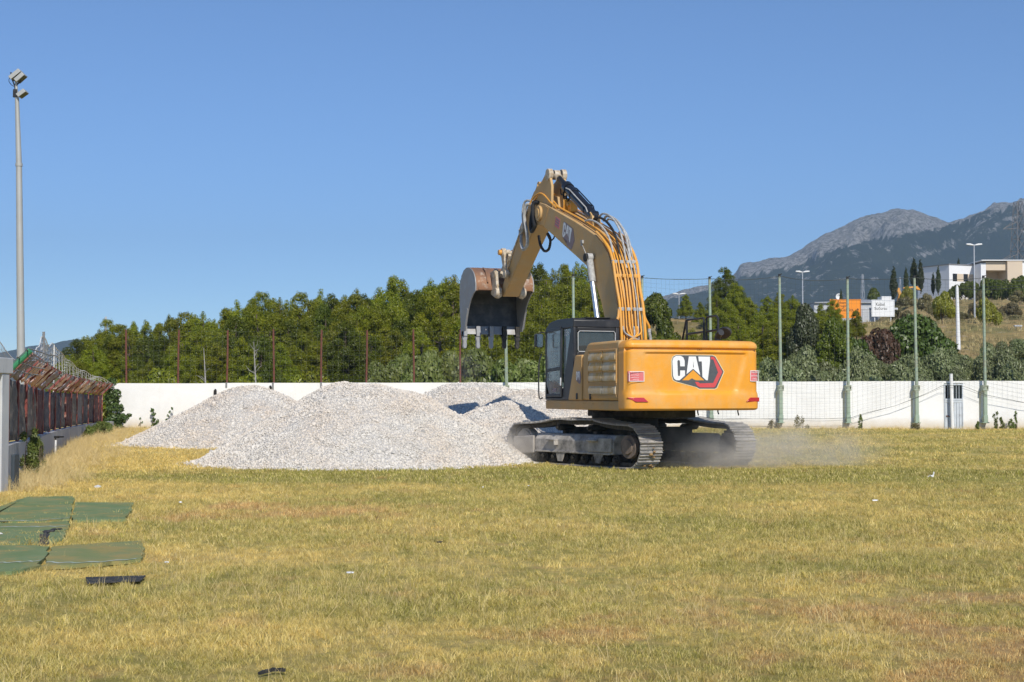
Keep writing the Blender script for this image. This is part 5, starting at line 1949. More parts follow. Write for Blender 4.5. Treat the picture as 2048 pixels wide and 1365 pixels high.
c.build('mesh', mt['wire_grey'], r)
# pale pole among the pines at the left
p = at(211, 700, 119)
c = MB()
c.tube([(0, 0, 0), (0, 0, at(211, 634, 119).z)], [.10, .08], 10)
o = c.build('pole', mt['concrete'], None, sm=True)
o.location = (p.x, 119, 0)
tag(o, 'pale concrete pole top showing above the leftmost pines', 'pole')
# ================================================================== trees and bushes
TL = [(120, 716), (140, 690), (165, 678), (200, 655), (225, 642), (300, 646), (330, 640), (400, 626), (430, 634), (460, 612), (500, 598), (530, 590), (560, 600), (600, 592), (640, 588), (690, 580), (740, 578),
      (780, 563), (830, 572), (870, 562), (905, 550), (960, 545), (1040, 540), (1075, 528), (1110, 532), (1150, 522), (1185, 548), (1230, 560), (1290, 585)]
tl = lambda px: float(np.interp(px, [a for a, b in TL], [b for a, b in TL]))


def trunk_mesh(name, h, r, limbs, seed, mat):
    g = random.Random(seed)
    c = MB()
    pts = [(0, 0, -.3)]
    x = y = 0
    for k in range(1, 7):
        x += g.uniform(-.12, .12)
        y += g.uniform(-.12, .12)
        pts.append((x, y, h * k / 6))
    c.tube(pts, [r * (1 - .13 * k) for k in range(7)], 7)
    for (bx_, by_, bz_) in limbs:
        z = max(.3 * h, bz_ - .6)
        k = min(6, max(0, z / h * 6))
        i = int(k)
        p0 = Vector(pts[min(i, 6)])
        p0.z = min(z, h)
        c.tube([p0, p0.lerp(Vector((bx_, by_, bz_)), .55) + Vector((0, 0, -.1)), (bx_, by_, bz_)], [r * .32, r * .2, r * .08], 4)
    me = c.mesh(name)
    me.materials.append(mat)
    return me


def pine_variant(seed, mat, h=8.0, wide=1.0, n=74000):
    g = random.Random(seed)
    blobs, limbs = [], []
    z = 1.3
    while z < h - .5:
        t = (z - 1.3) / (h - 1.3)
        Rr = wide * (2.15 * (1 - t ** 1.4) + .22) * g.uniform(.8, 1.15)
        m = max(2, int(5.5 * (1 - t) + 2))
        a0 = g.uniform(0, 6.28)
        for k in range(m):
            a = a0 + 6.28 * k / m + g.uniform(-.35, .35)
            rr = Rr * g.uniform(.45, .95)
            b = (rr * math.cos(a), rr * math.sin(a), z + g.uniform(-.25, .35))
            rad = (.36 + .5 * (1 - t) * g.uniform(.6, 1.1)) * (0.85 + .15 * wide)
            blobs.append((*b, rad, .75))
            limbs.append(b)
            if g.random() < .6:
                blobs.append((b[0] * .6, b[1] * .6, b[2] + .25, rad * .8, .7))
            if g.random() < .75:                    # upturned shoot at the end of the limb
                blobs.append((b[0] * 1.05, b[1] * 1.05, b[2] + rad * .7, rad * .5, 1.4))
        z += g.uniform(.45, .62)
    for k in range(3):
        blobs.append((g.uniform(-.12, .12), g.uniform(-.12, .12), h - .75 + .32 * k, .34 - .08 * k, 1.5))
    return (trunk_mesh('trunk', h - .4, .16, limbs[::2], seed, mt['bark']), foliage('crown', blobs, n, .17, .034, mat, seed, .65, .3, .56, -.4, .46))


PINES = [pine_variant(k, mt['pine'], 8.0, w) for k, w in ((1, 1.0), (2, 1.15), (3, .85), (4, 1.05), (5, 1.25))]
PINES_D = [pine_variant(k, mt['pine_dark'], 8.0, w, 66000) for k, w in ((11, 1.0), (12, 1.2))]


def plant(name, parts, label, cat, x, y, z, s, rz, group=None, sx=1.0):
    r = thing(name, label, cat, (x, y, z), rz, group)
    r.scale = (s * sx, s * sx, s)
    for nm, me in parts:
        link(nm, me, r)
    return r


g5 = random.Random(55)
WOOD = 'pines of the wood behind the white wall'
NTH = ['first', 'second', 'third', 'fourth', 'fifth', 'sixth', 'seventh', 'eighth', 'ninth', 'tenth', 'eleventh', 'twelfth', 'thirteenth', 'fourteenth', 'fifteenth', 'sixteenth',
       'seventeenth', 'eighteenth', 'nineteenth', 'twentieth', 'twenty-first', 'twenty-second', 'twenty-third', 'twenty-fourth']
GAPS = [(0, 'left of the first red pole')] + [(RP[k], 'between %s and %s red poles' % (NTH[k], NTH[k + 1])) for k in range(7)] + \
       [(RP[7], 'behind the bucket'), (1065, 'above the cab'), (1185, 'behind the boom')]
_seen = {}


def gap_label(kind, px, row):
    """which one: its row and its count from the left between two of the red poles"""
    nm = [g_ for g_ in GAPS if g_[0] <= px][-1][1]
    k = _seen.get((row, nm), 0)
    _seen[(row, nm)] = k + 1
    return '%s, %s row %s, %s from left' % (kind, row, nm, NTH[k])


def wood_pine(px, Y, ytop, var, label):
    p = at(px, ytop, Y)
    z0 = float(tz(p.x, Y))
    s = (p.z - z0) / 8.0
    tr, cr = var
    plant('pine_tree', (('trunk', tr), ('crown', cr)), label, 'pine tree', p.x, Y, z0, s, g5.uniform(0, 6.28), WOOD, g5.uniform(.9, 1.15) * (1.0 if s > .8 else 1.2))


px = 132
while px < 1300:
    wood_pine(px, g5.uniform(98, 116), tl(px) + g5.uniform(-7, 14), g5.choice(PINES + PINES_D[:1]), gap_label('tall pine of the wood', px, 'back'))
    px += g5.uniform(19, 30)
px = 145
while px < 1290:
    wood_pine(px, g5.uniform(86, 96), tl(px) + g5.uniform(18, 52), g5.choice(PINES + PINES_D), gap_label('pine of the wood', px, 'middle'))
    px += g5.uniform(28, 44)
px = 158
while px < 1280:
    wood_pine(px, g5.uniform(76, 84), min(tl(px) + g5.uniform(55, 100), 722), g5.choice(PINES + PINES_D), gap_label('low pine of the wood', px, 'front'))
    px += g5.uniform(34, 54)


def bush_variant(seed, mat, n=4500, L=.16, W=.08, w=1.0, h=1.0, nb=16, inner=.6):
    """a leafy dome about 2 m wide and 2 m high"""
    g = random.Random(seed)
    blobs, limbs = [], []
    for k in range(nb):
        a, rr = g.uniform(0, 6.28), w * math.sqrt(g.random()) * .95
        z = h * (.35 + 1.25 * (1 - (rr / (1.05 * w)) ** 2) * g.uniform(.35, 1.0))
        b = (rr * math.cos(a), rr * math.sin(a), z)
        blobs.append((*b, g.uniform(.28, .5) * (w + h) * .5, .85))
        limbs.append(b)
    return (trunk_mesh('stem', h * .9, .06, limbs, seed, mt['bark']), foliage('foliage', blobs, int(n * 1.5), L, W, mat, seed, .7, .2, max(inner, .7), 0, .66))


BROAD = [bush_variant(k, mt['broad'], 6500, .17, .11) for k in (21, 22)]
OLIVE = [bush_variant(k, mt['olive'], 6500, .15, .055, 1.05, 1.0, 22) for k in (31, 32, 33)]
LIME = [bush_variant(41, mt['pine'], 4000, .20, .06)]
LIMEY = [bush_variant(42, mt['lime'], 4500, .22, .07, .75, 1.15, 16)]
SCRUB = [bush_variant(k, mt['scrub'], 2500, .22, .08) for k in (51, 52)]
DARKB = [bush_variant(61, mt['pine_dark'], 5000, .2, .09, 1.0, 1.1, 22)]
def tree_variant(seed, mat, n=15000, r=1.6, h=5.0, L=.2, W=.10):
    """round-headed tree 5 m high"""
    g = random.Random(seed)
    blobs, limbs = [], []
    for k in range(60):
        t = g.random()
        z = .9 + (h - 1.3) * t
        R_ = r * math.sin(math.pi * min(1, .18 + .82 * t) ** .8) + .15
        a, q = g.uniform(0, 6.28), R_ * math.sqrt(g.uniform(.25, 1))
        blobs.append((q * math.cos(a), q * math.sin(a), z, g.uniform(.32, .55), .8))
        if k % 3 == 0:
            limbs.append(blobs[-1][:3])
    return (trunk_mesh('trunk', h * .8, .14, limbs, seed, mt['bark']), foliage('crown', blobs, n, L, W, mat, seed, .65, .25, .7, 0, .66))


ROUND = [tree_variant(91, mt['pine_dark']), tree_variant(92, mt['olive_dark'], 15000, 1.3), tree_variant(93, mt['pine_dark'], 15000, 1.9)]


def tree(var, px, ytop, Y, wpx, label, name='round_tree'):
    p = at(px, ytop, Y)
    z0 = float(tz(p.x, Y))
    h = max(p.z - z0, 1.0)
    r = thing(name, label, 'tree', (p.x, Y, z0), g5.uniform(0, 6.28))
    sw = max(wpx / FPX * Y / 3.6, h / 5.0 * .6)
    r.scale = (sw, sw, h / 5.0)
    link('trunk', var[0], r)
    link('crown', var[1], r)


DOME = [bush_variant(71, mt['domebush'], 14000, .14, .08, 1.15, .95, 40, .75)]
REDB = [bush_variant(81, mt['redbush'], 5000, .16, .08, .95, 1.0, 22)]


def bush(var, px, ytop, Y, wpx, label, cat='bush', name='bush', group=None, sink=0.0):
    """a bush whose top shows at (px, ytop) and which is wpx photo pixels wide"""
    p = at(px, ytop, Y)
    z0 = float(tz(p.x, Y)) - sink
    h = max(p.z - z0, .4)
    r = thing(name, label, cat, (p.x, Y, z0), g5.uniform(0, 6.28), group)
    sw = max(wpx / FPX * Y / 2.3, h / 2.0 * .62)
    r.scale = (sw, sw, h / 2.0)
    st, fo = var
    link('stem', st, r)
    link('foliage', fo, r)
    return r


for px, yt, Y, w in ((760, 722, 74, 60), (800, 706, 75, 70), (850, 700, 73, 80), (905, 690, 75, 85), (955, 684, 74, 80), (1005, 706, 73, 60), (1045, 706, 75, 70), (1085, 700, 74, 70), (1075, 740, 72, 50), (820, 745, 71, 60)):
    bush(BROAD[px % 2], px, yt, Y, w, 'leafy broad-leaved bush behind the wall around the bucket, %s from the left' % NTH[sorted([760, 800, 850, 905, 955, 1005, 1045, 1085, 1075, 820]).index(px)], group='leafy bushes behind the wall')
for px, yt, Y, w in ((330, 708, 73, 70), (300, 735, 71.5, 50), (400, 738, 71.5, 60), (480, 738, 72, 46), (500, 722, 73, 60), (585, 722, 72, 60), (640, 715, 72, 70), (690, 740, 71, 50), (220, 735, 71.5, 50), (265, 742, 71, 40)):
    bush(LIME[0], px, yt, Y, w, 'low yellow-green young pine just behind the white wall, %s from the left' % NTH[sorted([330, 300, 400, 480, 500, 585, 640, 690, 220, 265]).index(px)], 'young pine', 'young_pine', group='young pines behind the wall')
tree(ROUND[0], 1314, 583, 84, 82, 'dark dense tree between the boom and the hand rails')
bush(DARKB[0], 1300, 650, 76, 60, 'dark bush at the foot of the dark tree beside the boom')

RP_ = 'pines on the slope right of the excavator'
_rp = ((1372, 640, 120, 0, 0), (1400, 605, 104, 2, 0), (1432, 588, 98, 1, 0), (1472, 568, 96, 3, 0), (1452, 605, 88, 4, 0), (1500, 596, 92, 2, 0), (1535, 592, 95, 0, 0), (1560, 586, 100, 3, 0), (1585, 592, 92, 1, 0),
                    (1520, 625, 82, 4, 0), (1480, 640, 80, 1, 0), (1640, 610, 96, 2, 0), (1625, 622, 88, 0, 0), (1665, 612, 100, 1, 0), (1420, 640, 80, 3, 0), (1385, 660, 78, 2, 0), (1560, 640, 80, 4, 0), (1345, 672, 77, 0, 0), (1655, 640, 84, 3, 0), (1600, 606, 94, 4, 0), (1690, 640, 90, 2, 0), (1712, 634, 96, 0, 0), (1640, 634, 82, 1, 0), (1578, 622, 84, 3, 0))
for i_, (px, yt, Y, k, d) in enumerate(sorted(_rp)):
    p = at(px, yt, Y)
    z0 = float(tz(p.x, Y))
    tr, cr = PINES[k]
    s = max(p.z - z0, 2.0) / 8
    plant('pine_tree', (('trunk', tr), ('crown', cr)), 'sunlit green pine on the slope between boom and road signs, %s from the left' % NTH[i_], 'pine tree', p.x, Y, z0, s, px, RP_, 1.2 if s < .8 else 1.0)
p = at(1468, 600, 105)
tr, cr = PINES_D[0]
plant('pine_tree', (('trunk', tr), ('crown', cr)), 'dark flat-topped pine left of the tallest pine behind the hand rails', 'pine tree', at(1452, 596, 108).x, 108, float(tz(15, 108)), .55, 1.0, RP_, 1.3)


def cypress_variant(seed, n=3500):
    g = random.Random(seed)
    blobs = []
    for k in range(26):
        t = k / 25
        r = .52 * (math.sin(min(1, t * 2.2 + .12) * 1.57)) * (1 - t ** 2.4) + .06
        blobs.append((g.uniform(-.12, .12), g.uniform(-.12, .12), .2 + 5.7 * t, r, 1.3))
    return (trunk_mesh('trunk', 5, .09, [], seed, mt['bark']), foliage('crown', blobs, n, .26, .09, mt['cypress'], seed, .6, .3, .6, 0, .7))


CYP = [cypress_variant(k) for k in (1, 2, 3)]
for k, (px, yt, yb, Y, lab) in enumerate(((1787, 531, 600, 230, 'cypress at the left end of the row, beside the yellow machine'), (1812, 533, 585, 245, 'slim cypress behind the yellow machine'),
                                          (1828, 514, 580, 240, 'broadest and tallest cypress of the row on the hill'), (1841, 517, 585, 238, 'cypress touching the tallest one on its right'),
                                          (1866, 544, 590, 250, 'short dark cypress in the middle of the hill row'), (1876, 530, 588, 248, 'cypress nearest the left corner of the white house'),
                                          (1896, 528, 570, 330, 'cypress tip above the left corner of the house roof'), (1917, 515, 560, 335, 'cypress standing behind the white house roof'),
                                          (1682, 577, 605, 260, 'thin cypress tip above the orange road sign'))):
    p, q = at(px, yt, Y), at(px, yb, Y)
    z0 = min(q.z, p.z - 3)
    tr, cr = CYP[k % 3]
    plant('cypress', (('trunk', tr), ('crown', cr)), lab, 'cypress', p.x, Y, z0, (p.z - z0) / 6.1, k, 'cypresses on the hill', {2: 1.35, 0: 1.15}.get(k, 1.0))
tree(ROUND[1], 1611, 606, 78, 66, 'dark grey-green upright tree behind the gap right of the fifth green post')
tree(ROUND[2], 1668, 632, 76, 74, 'dark leafy tree right of the grey-green upright tree')
bush(REDB[0], 1748, 634, 82, 82, 'withered red-brown bush below the road signs')
bush(DOME[0], 1822, 606, 84, 150, 'big dense dark green dome-shaped bush on the hillside')
bush(DOME[0], 1700, 650, 79, 60, 'dense green bush between the withered bush and the dark tree')
bush(LIMEY[0], 1886, 572, 112, 36, 'bright yellow-green young pine above the dome-shaped bush', 'young pine', 'young_pine')
bush(LIMEY[0], 1815, 566, 225, 14, 'small yellow-green tree beside the yellow machine', 'tree', 'small_tree')
bush(LIMEY[0], 1976, 583, 130, 20, 'yellow-green sapling on the dry slope below the house', 'sapling', 'sapling')
bush(LIMEY[0], 1981, 511, 340, 16, 'yellow-green treetop above the white house', 'tree', 'small_tree')
k = 0
for px in range(1528, 2110, 30):
    yt = 694 + 16 * math.sin(px * .05) + g5.uniform(-9, 9) - (14 if px > 1990 else 0)
    bush(OLIVE[k % 3], px, yt, g5.uniform(73.2, 77.5), g5.uniform(52, 76), 'grey-green olive bush in the row behind the white wall, %s from the left' % NTH[k], 'olive bush', 'olive_bush', 'olive bushes behind the wall')
    k += 1
for px, yt, Y, w in ((1540, 735, 71, 50), (1610, 733, 71, 60), (1680, 737, 71, 60), (1760, 735, 71, 66), (1840, 730, 71, 66), (1920, 726, 71, 70), (2010, 722, 71, 70)):
    bush(OLIVE[px % 3], px, yt, Y, w, 'low olive bush touching the back of the white wall, %s from the left' % NTH[[1540, 1610, 1680, 1760, 1840, 1920, 2010].index(px)], 'olive bush', 'olive_bush', 'olive bushes behind the wall')
for px, yt, Y, w, v in ((2000, 678, 84, 66, 0), (2040, 668, 86, 80, 1), (1900, 690, 82, 60, 0)):
    bush(OLIVE[v], px, yt, Y, w, 'taller grey-green olive on the lower slope at the right, %s from the left' % NTH[[1900, 2000, 2040].index(px)], 'olive bush', 'olive_bush', 'olives on the lower slope')
for px, yt, Y, w in ((1930, 560, 262, 34), (1950, 560, 258, 30), (1985, 552, 252, 60), (2005, 556, 250, 36), (2035, 548, 246, 40), (1910, 568, 262, 30)):
    bush(DARKB[0], px, yt, Y, w, 'dark shrub along the foot of the white house, %s from the left' % NTH[sorted([1930, 1950, 1985, 2005, 2035, 1910]).index(px)], 'shrub', 'shrub', 'shrubs below the house')
_ds = ((1853, 580, 200, 34, 0), (1870, 598, 185, 30, 1), (1906, 612, 170, 40, 0), (1930, 625, 160, 34, 1), (1990, 608, 190, 34, 0), (2020, 600, 195, 40, 1), (2030, 628, 170, 50, 0), (1985, 632, 165, 36, 1),
                        (1950, 600, 200, 30, 0), (1812, 590, 215, 36, 1), (1800, 604, 190, 40, 0), (1895, 640, 140, 30, 1), (2040, 575, 220, 40, 0), (1960, 575, 230, 24, 1), (1345, 652, 112, 40, 0), (1365, 660, 108, 36, 1))
for i_, (px, yt, Y, w, v) in enumerate(sorted(_ds)):
    bush(SCRUB[v], px, yt, Y, w, 'straggly dry shrub on the brown hillside, %s from the left' % NTH[i_], 'shrub', 'dry_shrub', 'dry shrubs on the hillside')
tree(ROUND[0], 1748, 574, 330, 40, 'distant dark tree behind the white road sign')

# bare dead trees at the edge of the wood
for px, yt, lab in ((410, 696, 'bare bleached dead tree at the edge of the wood, left one'), (510, 684, 'bare bleached dead tree with side twigs at the edge of the wood, right one')):
    Y = 71.5
    p, h = at(px, yt, Y), at(px, yt, Y).z
    c = MB()
    c.tube([(0, 0, -.2), (.05, 0, h * .5), (-.06, 0, h)], [.055, .04, .012], 6)
    for j in range(11 if px > 450 else 4):
        z = h * g5.uniform(.42, .96)
        s = g5.choice((-1, 1))
        l_ = g5.uniform(.15, .5) * (1.2 - z / h)
        c.tube([(0, 0, z), (s * l_, g5.uniform(-.2, .2), z + g5.uniform(.05, .25)), (s * l_ * 1.6, g5.uniform(-.3, .3), z + g5.uniform(.1, .5))], [.016, .010, .004], 4)
    o = c.build('dead_tree', mt['deadwood'], None)
    o.location = (p.x, Y, 0)
    tag(o, lab, 'dead tree', 'dead trees in the wood')

# climbing and weedy plants on the field side
def climber(name, label, blobs, n, mat, L=.12, W=.09, cat='plant', seed=5):
    r = thing(name, label, cat)
    link('foliage', foliage('foliage', blobs, n, L, W, mat, seed, .7, .1, .3), r)
    c = MB()
    for b in blobs[::2]:
        c.tube([(b[0], b[1], -.05), (b[0] + .05, b[1], b[2])], [.012, .006], 4)
    c.build('stem', mt['bark'], r)
    return r


B_ = []
for px, py, r_ in ((222, 800, .34), (228, 820, .38), (226, 845, .36), (240, 838, .26), (218, 778, .24), (250, 838, .18), (232, 790, .26), (222, 765, .2), (238, 858, .2), (258, 832, .10)):
    p = at(px, py, WALL_Y - .9)
    B_.append((p.x, WALL_Y - .9 + .1 * math.sin(px), p.z, r_, .95))
climber('ivy', 'dark green ivy mound at the corner of the fence and the white wall', B_, 2600, mt['ivy'])
B_ = []
for pts in ([(305, 822), (307, 830), (308, 840), (311, 850), (315, 843), (306, 853)], [(344, 818), (340, 825), (336, 832), (333, 840)], [(280, 838), (284, 846), (290, 856), (296, 862)]):
    for px, py in pts:
        p = at(px, py, WALL_Y - .3)
        B_.append((p.x, WALL_Y - .3, p.z, .085 if 300 < px < 320 else .045, 1.2))
climber('vine', 'thin green vine shoots climbing the white wall beside the left heap', B_, 260, mt['ivy'], .11, .07, seed=8)
for px, py0, py1, Y, w, lab in ((62, 866, 945, 29.0, .17, 'tall green weed against the near end of the low grey wall'), (80, 885, 940, 31.5, .10, 'smaller green weed beside the tall weed at the low wall'),
                                (205, 850, 882, 57, .32, 'clump of green weeds against the far end of the low wall'), (222, 848, 878, 60, .25, 'green weeds in the corner below the ivy'), (190, 858, 885, 54, .2, 'patch of green weeds left of the corner weeds')):
    a, b = at(px, py0, Y), at(px, py1, Y)
    x = float(np.interp(Y, [q[1] for q in FP], [q[0] for q in FP])) + w + .1
    B_ = []
    for j in range(14):
        t = j / 13
        B_.append((x + g5.uniform(-w, w) * (1 - .4 * t), Y + g5.uniform(-w, w), .05 + (a.z - .05) * t, w * (.55 - .25 * t), 1.6))
    climber('weed', lab, B_, 1500, mt['weed'], .14, .03, 'weed', px)
for px, yt, Y, w, lab in ((1720, 832, 67.3, .10, 'dark upright weed beside the base of the eighth green post'), (1990, 828, 67.2, .14, 'spiky weed against the wall right of the eighth green post'), (2003, 838, 67.2, .12, 'lower spiky weed in the pair at the wall'),
                          (2022, 842, 67.2, .14, 'bushy weed at the wall near the right edge'), (2030, 824, 67.3, .06, 'tall thin weed spike at the right end of the wall'), (1600, 838, 67.0, .35, 'grey dry weed at the wall behind the dust'),
                          (1545, 846, 67.0, .3, 'low grey weed at the wall beside the far track'), (1830, 852, 66.8, .3, 'low reddish weeds under the seventh green post'), (1955, 846, 67.1, .08, 'thin weed just right of the metal door')):
    p = at(px, yt, Y)
    B_ = [(p.x + g5.uniform(-w, w) * (1 - .5 * j / 9), Y + g5.uniform(-.1, .1), max(.04, p.z * j / 9), w * .22 + .02, 1.8) for j in range(10)]
    climber('weed', lab, B_, 300, mt['scrub'] if px in (1600, 1545, 1830) else mt['weed'], .12, .03, 'weed', px)
# ================================================================== house on the hill
mt['render'] = pm('white_house_render', (0.80, 0.80, 0.80), (0.77, 0.77, 0.78), 0.3, 0.9)
mt['beige'] = pm('beige_house_render', (0.66, 0.54, 0.40), (0.62, 0.51, 0.39), 0.3, 0.9)
HY = 284.0
h = thing('house', 'white and beige flat-roofed house on top of the hill at the right', 'house')


def hp(px, py, dy=0.0):
    p = at(px, py, HY + dy)
    return p.x, p.z


xa, za = hp(1892, 537)
xb, zb = hp(1962, 529)
zb0 = hp(1900, 592)[1]
# left wing: facade turned a little, its right end nearer
c = MB()
A, B = Vector((xa, HY - 2, 0)), Vector((xb, HY + 1, 0))
d = (B - A).normalized()
nrm_ = Vector((d.y, -d.x, 0))
if nrm_.y > 0:
    nrm_ = -nrm_
Lw = (B - A).length


def wq(u0, u1, z0, z1, out=0.0, thick=.0):
    p = [A + d * u0 + nrm_ * out, A + d * u1 + nrm_ * out]
    q = [p[0] - nrm_ * thick, p[1] - nrm_ * thick]
    return [(p[0].x, p[0].y, z0), (p[1].x, p[1].y, z0), (q[1].x, q[1].y, z0), (q[0].x, q[0].y, z0), (p[0].x, p[0].y, z1), (p[1].x, p[1].y, z1), (q[1].x, q[1].y, z1), (q[0].x, q[0].y, z1)]


BOXF = [(3, 2, 1, 0), (4, 5, 6, 7), (0, 1, 5, 4), (1, 2, 6, 5), (2, 3, 7, 6), (3, 0, 4, 7)]
ztop = (za + zb) / 2 + .15
MB().add(wq(0, Lw, zb0 - 3, ztop, 0, 9), BOXF).build('left_wing', mt['render'], h)
MB().add(wq(-.15, Lw, ztop + .002, ztop + .16, .15, 9.3), BOXF).build('roof_edge', pm('dark_roof_edge', (0.25, 0.25, 0.26), None, 3, 0.7), h)
zw0, zw1 = hp(1910, 564)[1], hp(1910, 549)[1]
for f in (.115, .47, .80):
    w = MB().add(wq(Lw * f, Lw * f + 1.0, zw0, zw1, .05, .08), BOXF).build('window', pm('dark_window_frame', (0.03, 0.03, 0.035), None, 3, 0.5), h)
    MB().add(wq(Lw * f + .08, Lw * f + .48, zw0 + .08, zw1 - .08, .065, .014), BOXF).build('pane', mt['window'], w)
    MB().add(wq(Lw * f + .54, Lw * f + .92, zw0 + .08, zw1 - .08, .065, .014), BOXF).build('pane', mt['window'], w)
for f0, f1 in ((.115, .47), (.47, .80)):
    MB().add(wq(Lw * f0 + 1.05, Lw * f1 - .05, zw0, zw1, .03, .06), BOXF).build('beige_panel', mt['beige'], h)
# right block with porch
y0 = HY - 4
px0, px1, px2, px3 = [at(q, 560, y0).x for q in (1962, 1972, 2013, 2043)]
zr = at(2000, 523, y0).z
zl = at(2000, 541, y0).z
c = MB()
c.box(px0, px1, y0, y0 + 8, zb0 - 4, zr - .35)
c.build('porch_pier', mt['render'], h)
c = MB()
c.box(px1, px2, y0 + .002, y0 + 8, zl, zr - .1)
c.box(px1, px2, y0 + 5, y0 + 8, zb0 - 4, zl)
c.build('porch', mt['beige'], h)
c = MB()
c.box(px2, px3, y0 - .6, y0 + 8, zb0 - 5, zr + .05)
c.build('right_block', mt['beige'], h)
c = MB()
c.box(px3, px3 + 9, y0 - .3, y0 + 8, zb0 - 5, zr + .02)
c.build('right_wing', mt['render'], h)
c = MB()
c.box(px0 - .1, px3 + 9, y0 - .75, y0 + 8.2, zr + .052, zr + .22)
c.build('roof_edge', mt['render'], h)

# ================================================================== street lamps, masts, pylon
mt['lampgrey'] = pm('pale_lamp_post', (0.52, 0.53, 0.55), (0.47, 0.48, 0.5), 2, 0.4, 0.2)


def street_lamp(px, ytop, Y, wpx, ybase, label):
    t = at(px, ytop, Y)
    zg = at(px, ybase, Y).z if ybase else float(tz(t.x, Y))
    r = thing('street_lamp', label, 'street lamp', (t.x, Y, zg - .2), 0, 'double street lamps')
    H = t.z - zg + .2
    w = wpx / FPX * Y / 2
    MB().tube([(0, 0, 0), (0, 0, H * .55), (0, 0, H)], [.10, .085, .06], 10).build('post', mt['lampgrey'], r, sm=True)
    for s in (-1, 1):
        c = MB()
        c.prism_y([(s * .12, H - .04), (s * w, H + .06), (s * w * .97, H + .20), (s * w * .5, H + .20), (s * .12, H + .10)], -.16, .16)
        c.build('lamp_head', mt['white'], r, bevel=.03)
    c = MB()
    c.box(-.14, .14, -.08, .08, H - .06, H + .08)
    c.build('lamp_bracket', mt['lampgrey'], r, bevel=.02)


street_lamp(1948, 491, 175, 32, 645, 'tall double street lamp on the slope in front of the white house')
street_lamp(1605, 545, 200, 28, None, 'double street lamp left of the orange road sign')
street_lamp(1358, 589, 235, 26, None, 'double street lamp farthest left, above the hand rails')

t_, b_ = at(1914, 575, 92), at(1917, 695, 92)
c = MB()
c.tube([(b_.x, 92, b_.z - .6), (t_.x, 92, t_.z)], [.14, .09], 10)
c.cyl((t_.x, 92, t_.z), (t_.x, 92, t_.z + .12), .06, 8)
tag(c.build('utility_pole', mt['white'], None, sm=True), 'white leaning utility pole on the dry slope left of the street lamp', 'pole')
c = MB()
l = [at(1914, 578, 92), at(1970, 580, 100), at(2060, 574, 112), at(2120, 570, 120)]
c.tube(curve(l, 24), .022, 4)
c.tube(curve([p + Vector((0, 0, .18)) for p in l], 24), .014, 4)
tag(c.build('power_cable', mt['rubber'], None), 'thin dark cable running right from the white utility pole', 'cable')


def lattice(name, label, px, ytop, Y, zb, w0, w1, nseg, arms=(), r=.06, cat='pylon', mat=None):
    t = at(px, ytop, Y)
    root = thing(name, label, cat, (t.x, Y, zb), R(20))
    H = t.z - zb
    c = MB()
    cor = [(-1, -1), (1, -1), (1, 1), (-1, 1)]
    wd = lambda q: w0 + (w1 - w0) * q
    for k in range(nseg):
        q0, q1 = k / nseg, (k + 1) / nseg
        a, b = wd(q0) / 2, wd(q1) / 2
        for i in range(4):
            (x0, y0), (x1, y1) = cor[i], cor[(i + 1) % 4]
            c.tube([(x0 * a, y0 * a, H * q0), (x0 * b, y0 * b, H * q1)], r, 4)
            c.tube([(x0 * a, y0 * a, H * q0), (x1 * b, y1 * b, H * q1)], r * .6, 3)
            c.tube([(x1 * a, y1 * a, H * q0), (x0 * b, y0 * b, H * q1)], r * .6, 3)
            c.tube([(x0 * b, y0 * b, H * q1), (x1 * b, y1 * b, H * q1)], r * .6, 3)
    c.build('lattice', mat or mt['wire_grey'], root)
    for q, Lm in arms:
        c = MB()
        a = wd(q) / 2
        for s in (-1, 1):
            for yy in (-a, a):
                c.tube([(s * a, yy, H * q), (s * Lm, 0, H * q - .2)], r * .8, 3)
                c.tube([(s * a, yy, H * (q + .05)), (s * Lm, 0, H * q - .2)], r * .8, 3)
        c.build('cross_arm', mat or mt['wire_grey'], root)


lattice('pylon', 'big grey lattice pylon at the right edge above the house', 2036, 404, 400, 16.0, 5.2, 1.6, 11, ((.56, 6.5), (.80, 5.0)), .10, 'pylon', pm('pylon_steel', (0.20, 0.19, 0.19), None, 3, 0.7))
lattice('radio_mast', 'thin lattice mast above the gap between the two road signs', 1725, 549, 450, 6, 2.2, .4, 10, (), .06, 'mast', mt['lampgrey'])
lattice('radio_mast', 'thin lattice mast behind the cypress row', 1800, 555, 460, 6, 1.8, .3, 10, (), .05, 'mast', mt['lampgrey'])

# ================================================================== road signs on their gantry
SY = 176.0
mt['signorange'] = pm('orange_sign_face', (0.86, 0.28, 0.015), (0.82, 0.26, 0.015), 0.6, 0.5)
mt['ink'] = pm('black_sign_lettering', (0.03, 0.025, 0.02), None, 3, 0.6)
mt['signframe'] = pm('grey_sign_steel', (0.55, 0.57, 0.60), None, 3, 0.5)


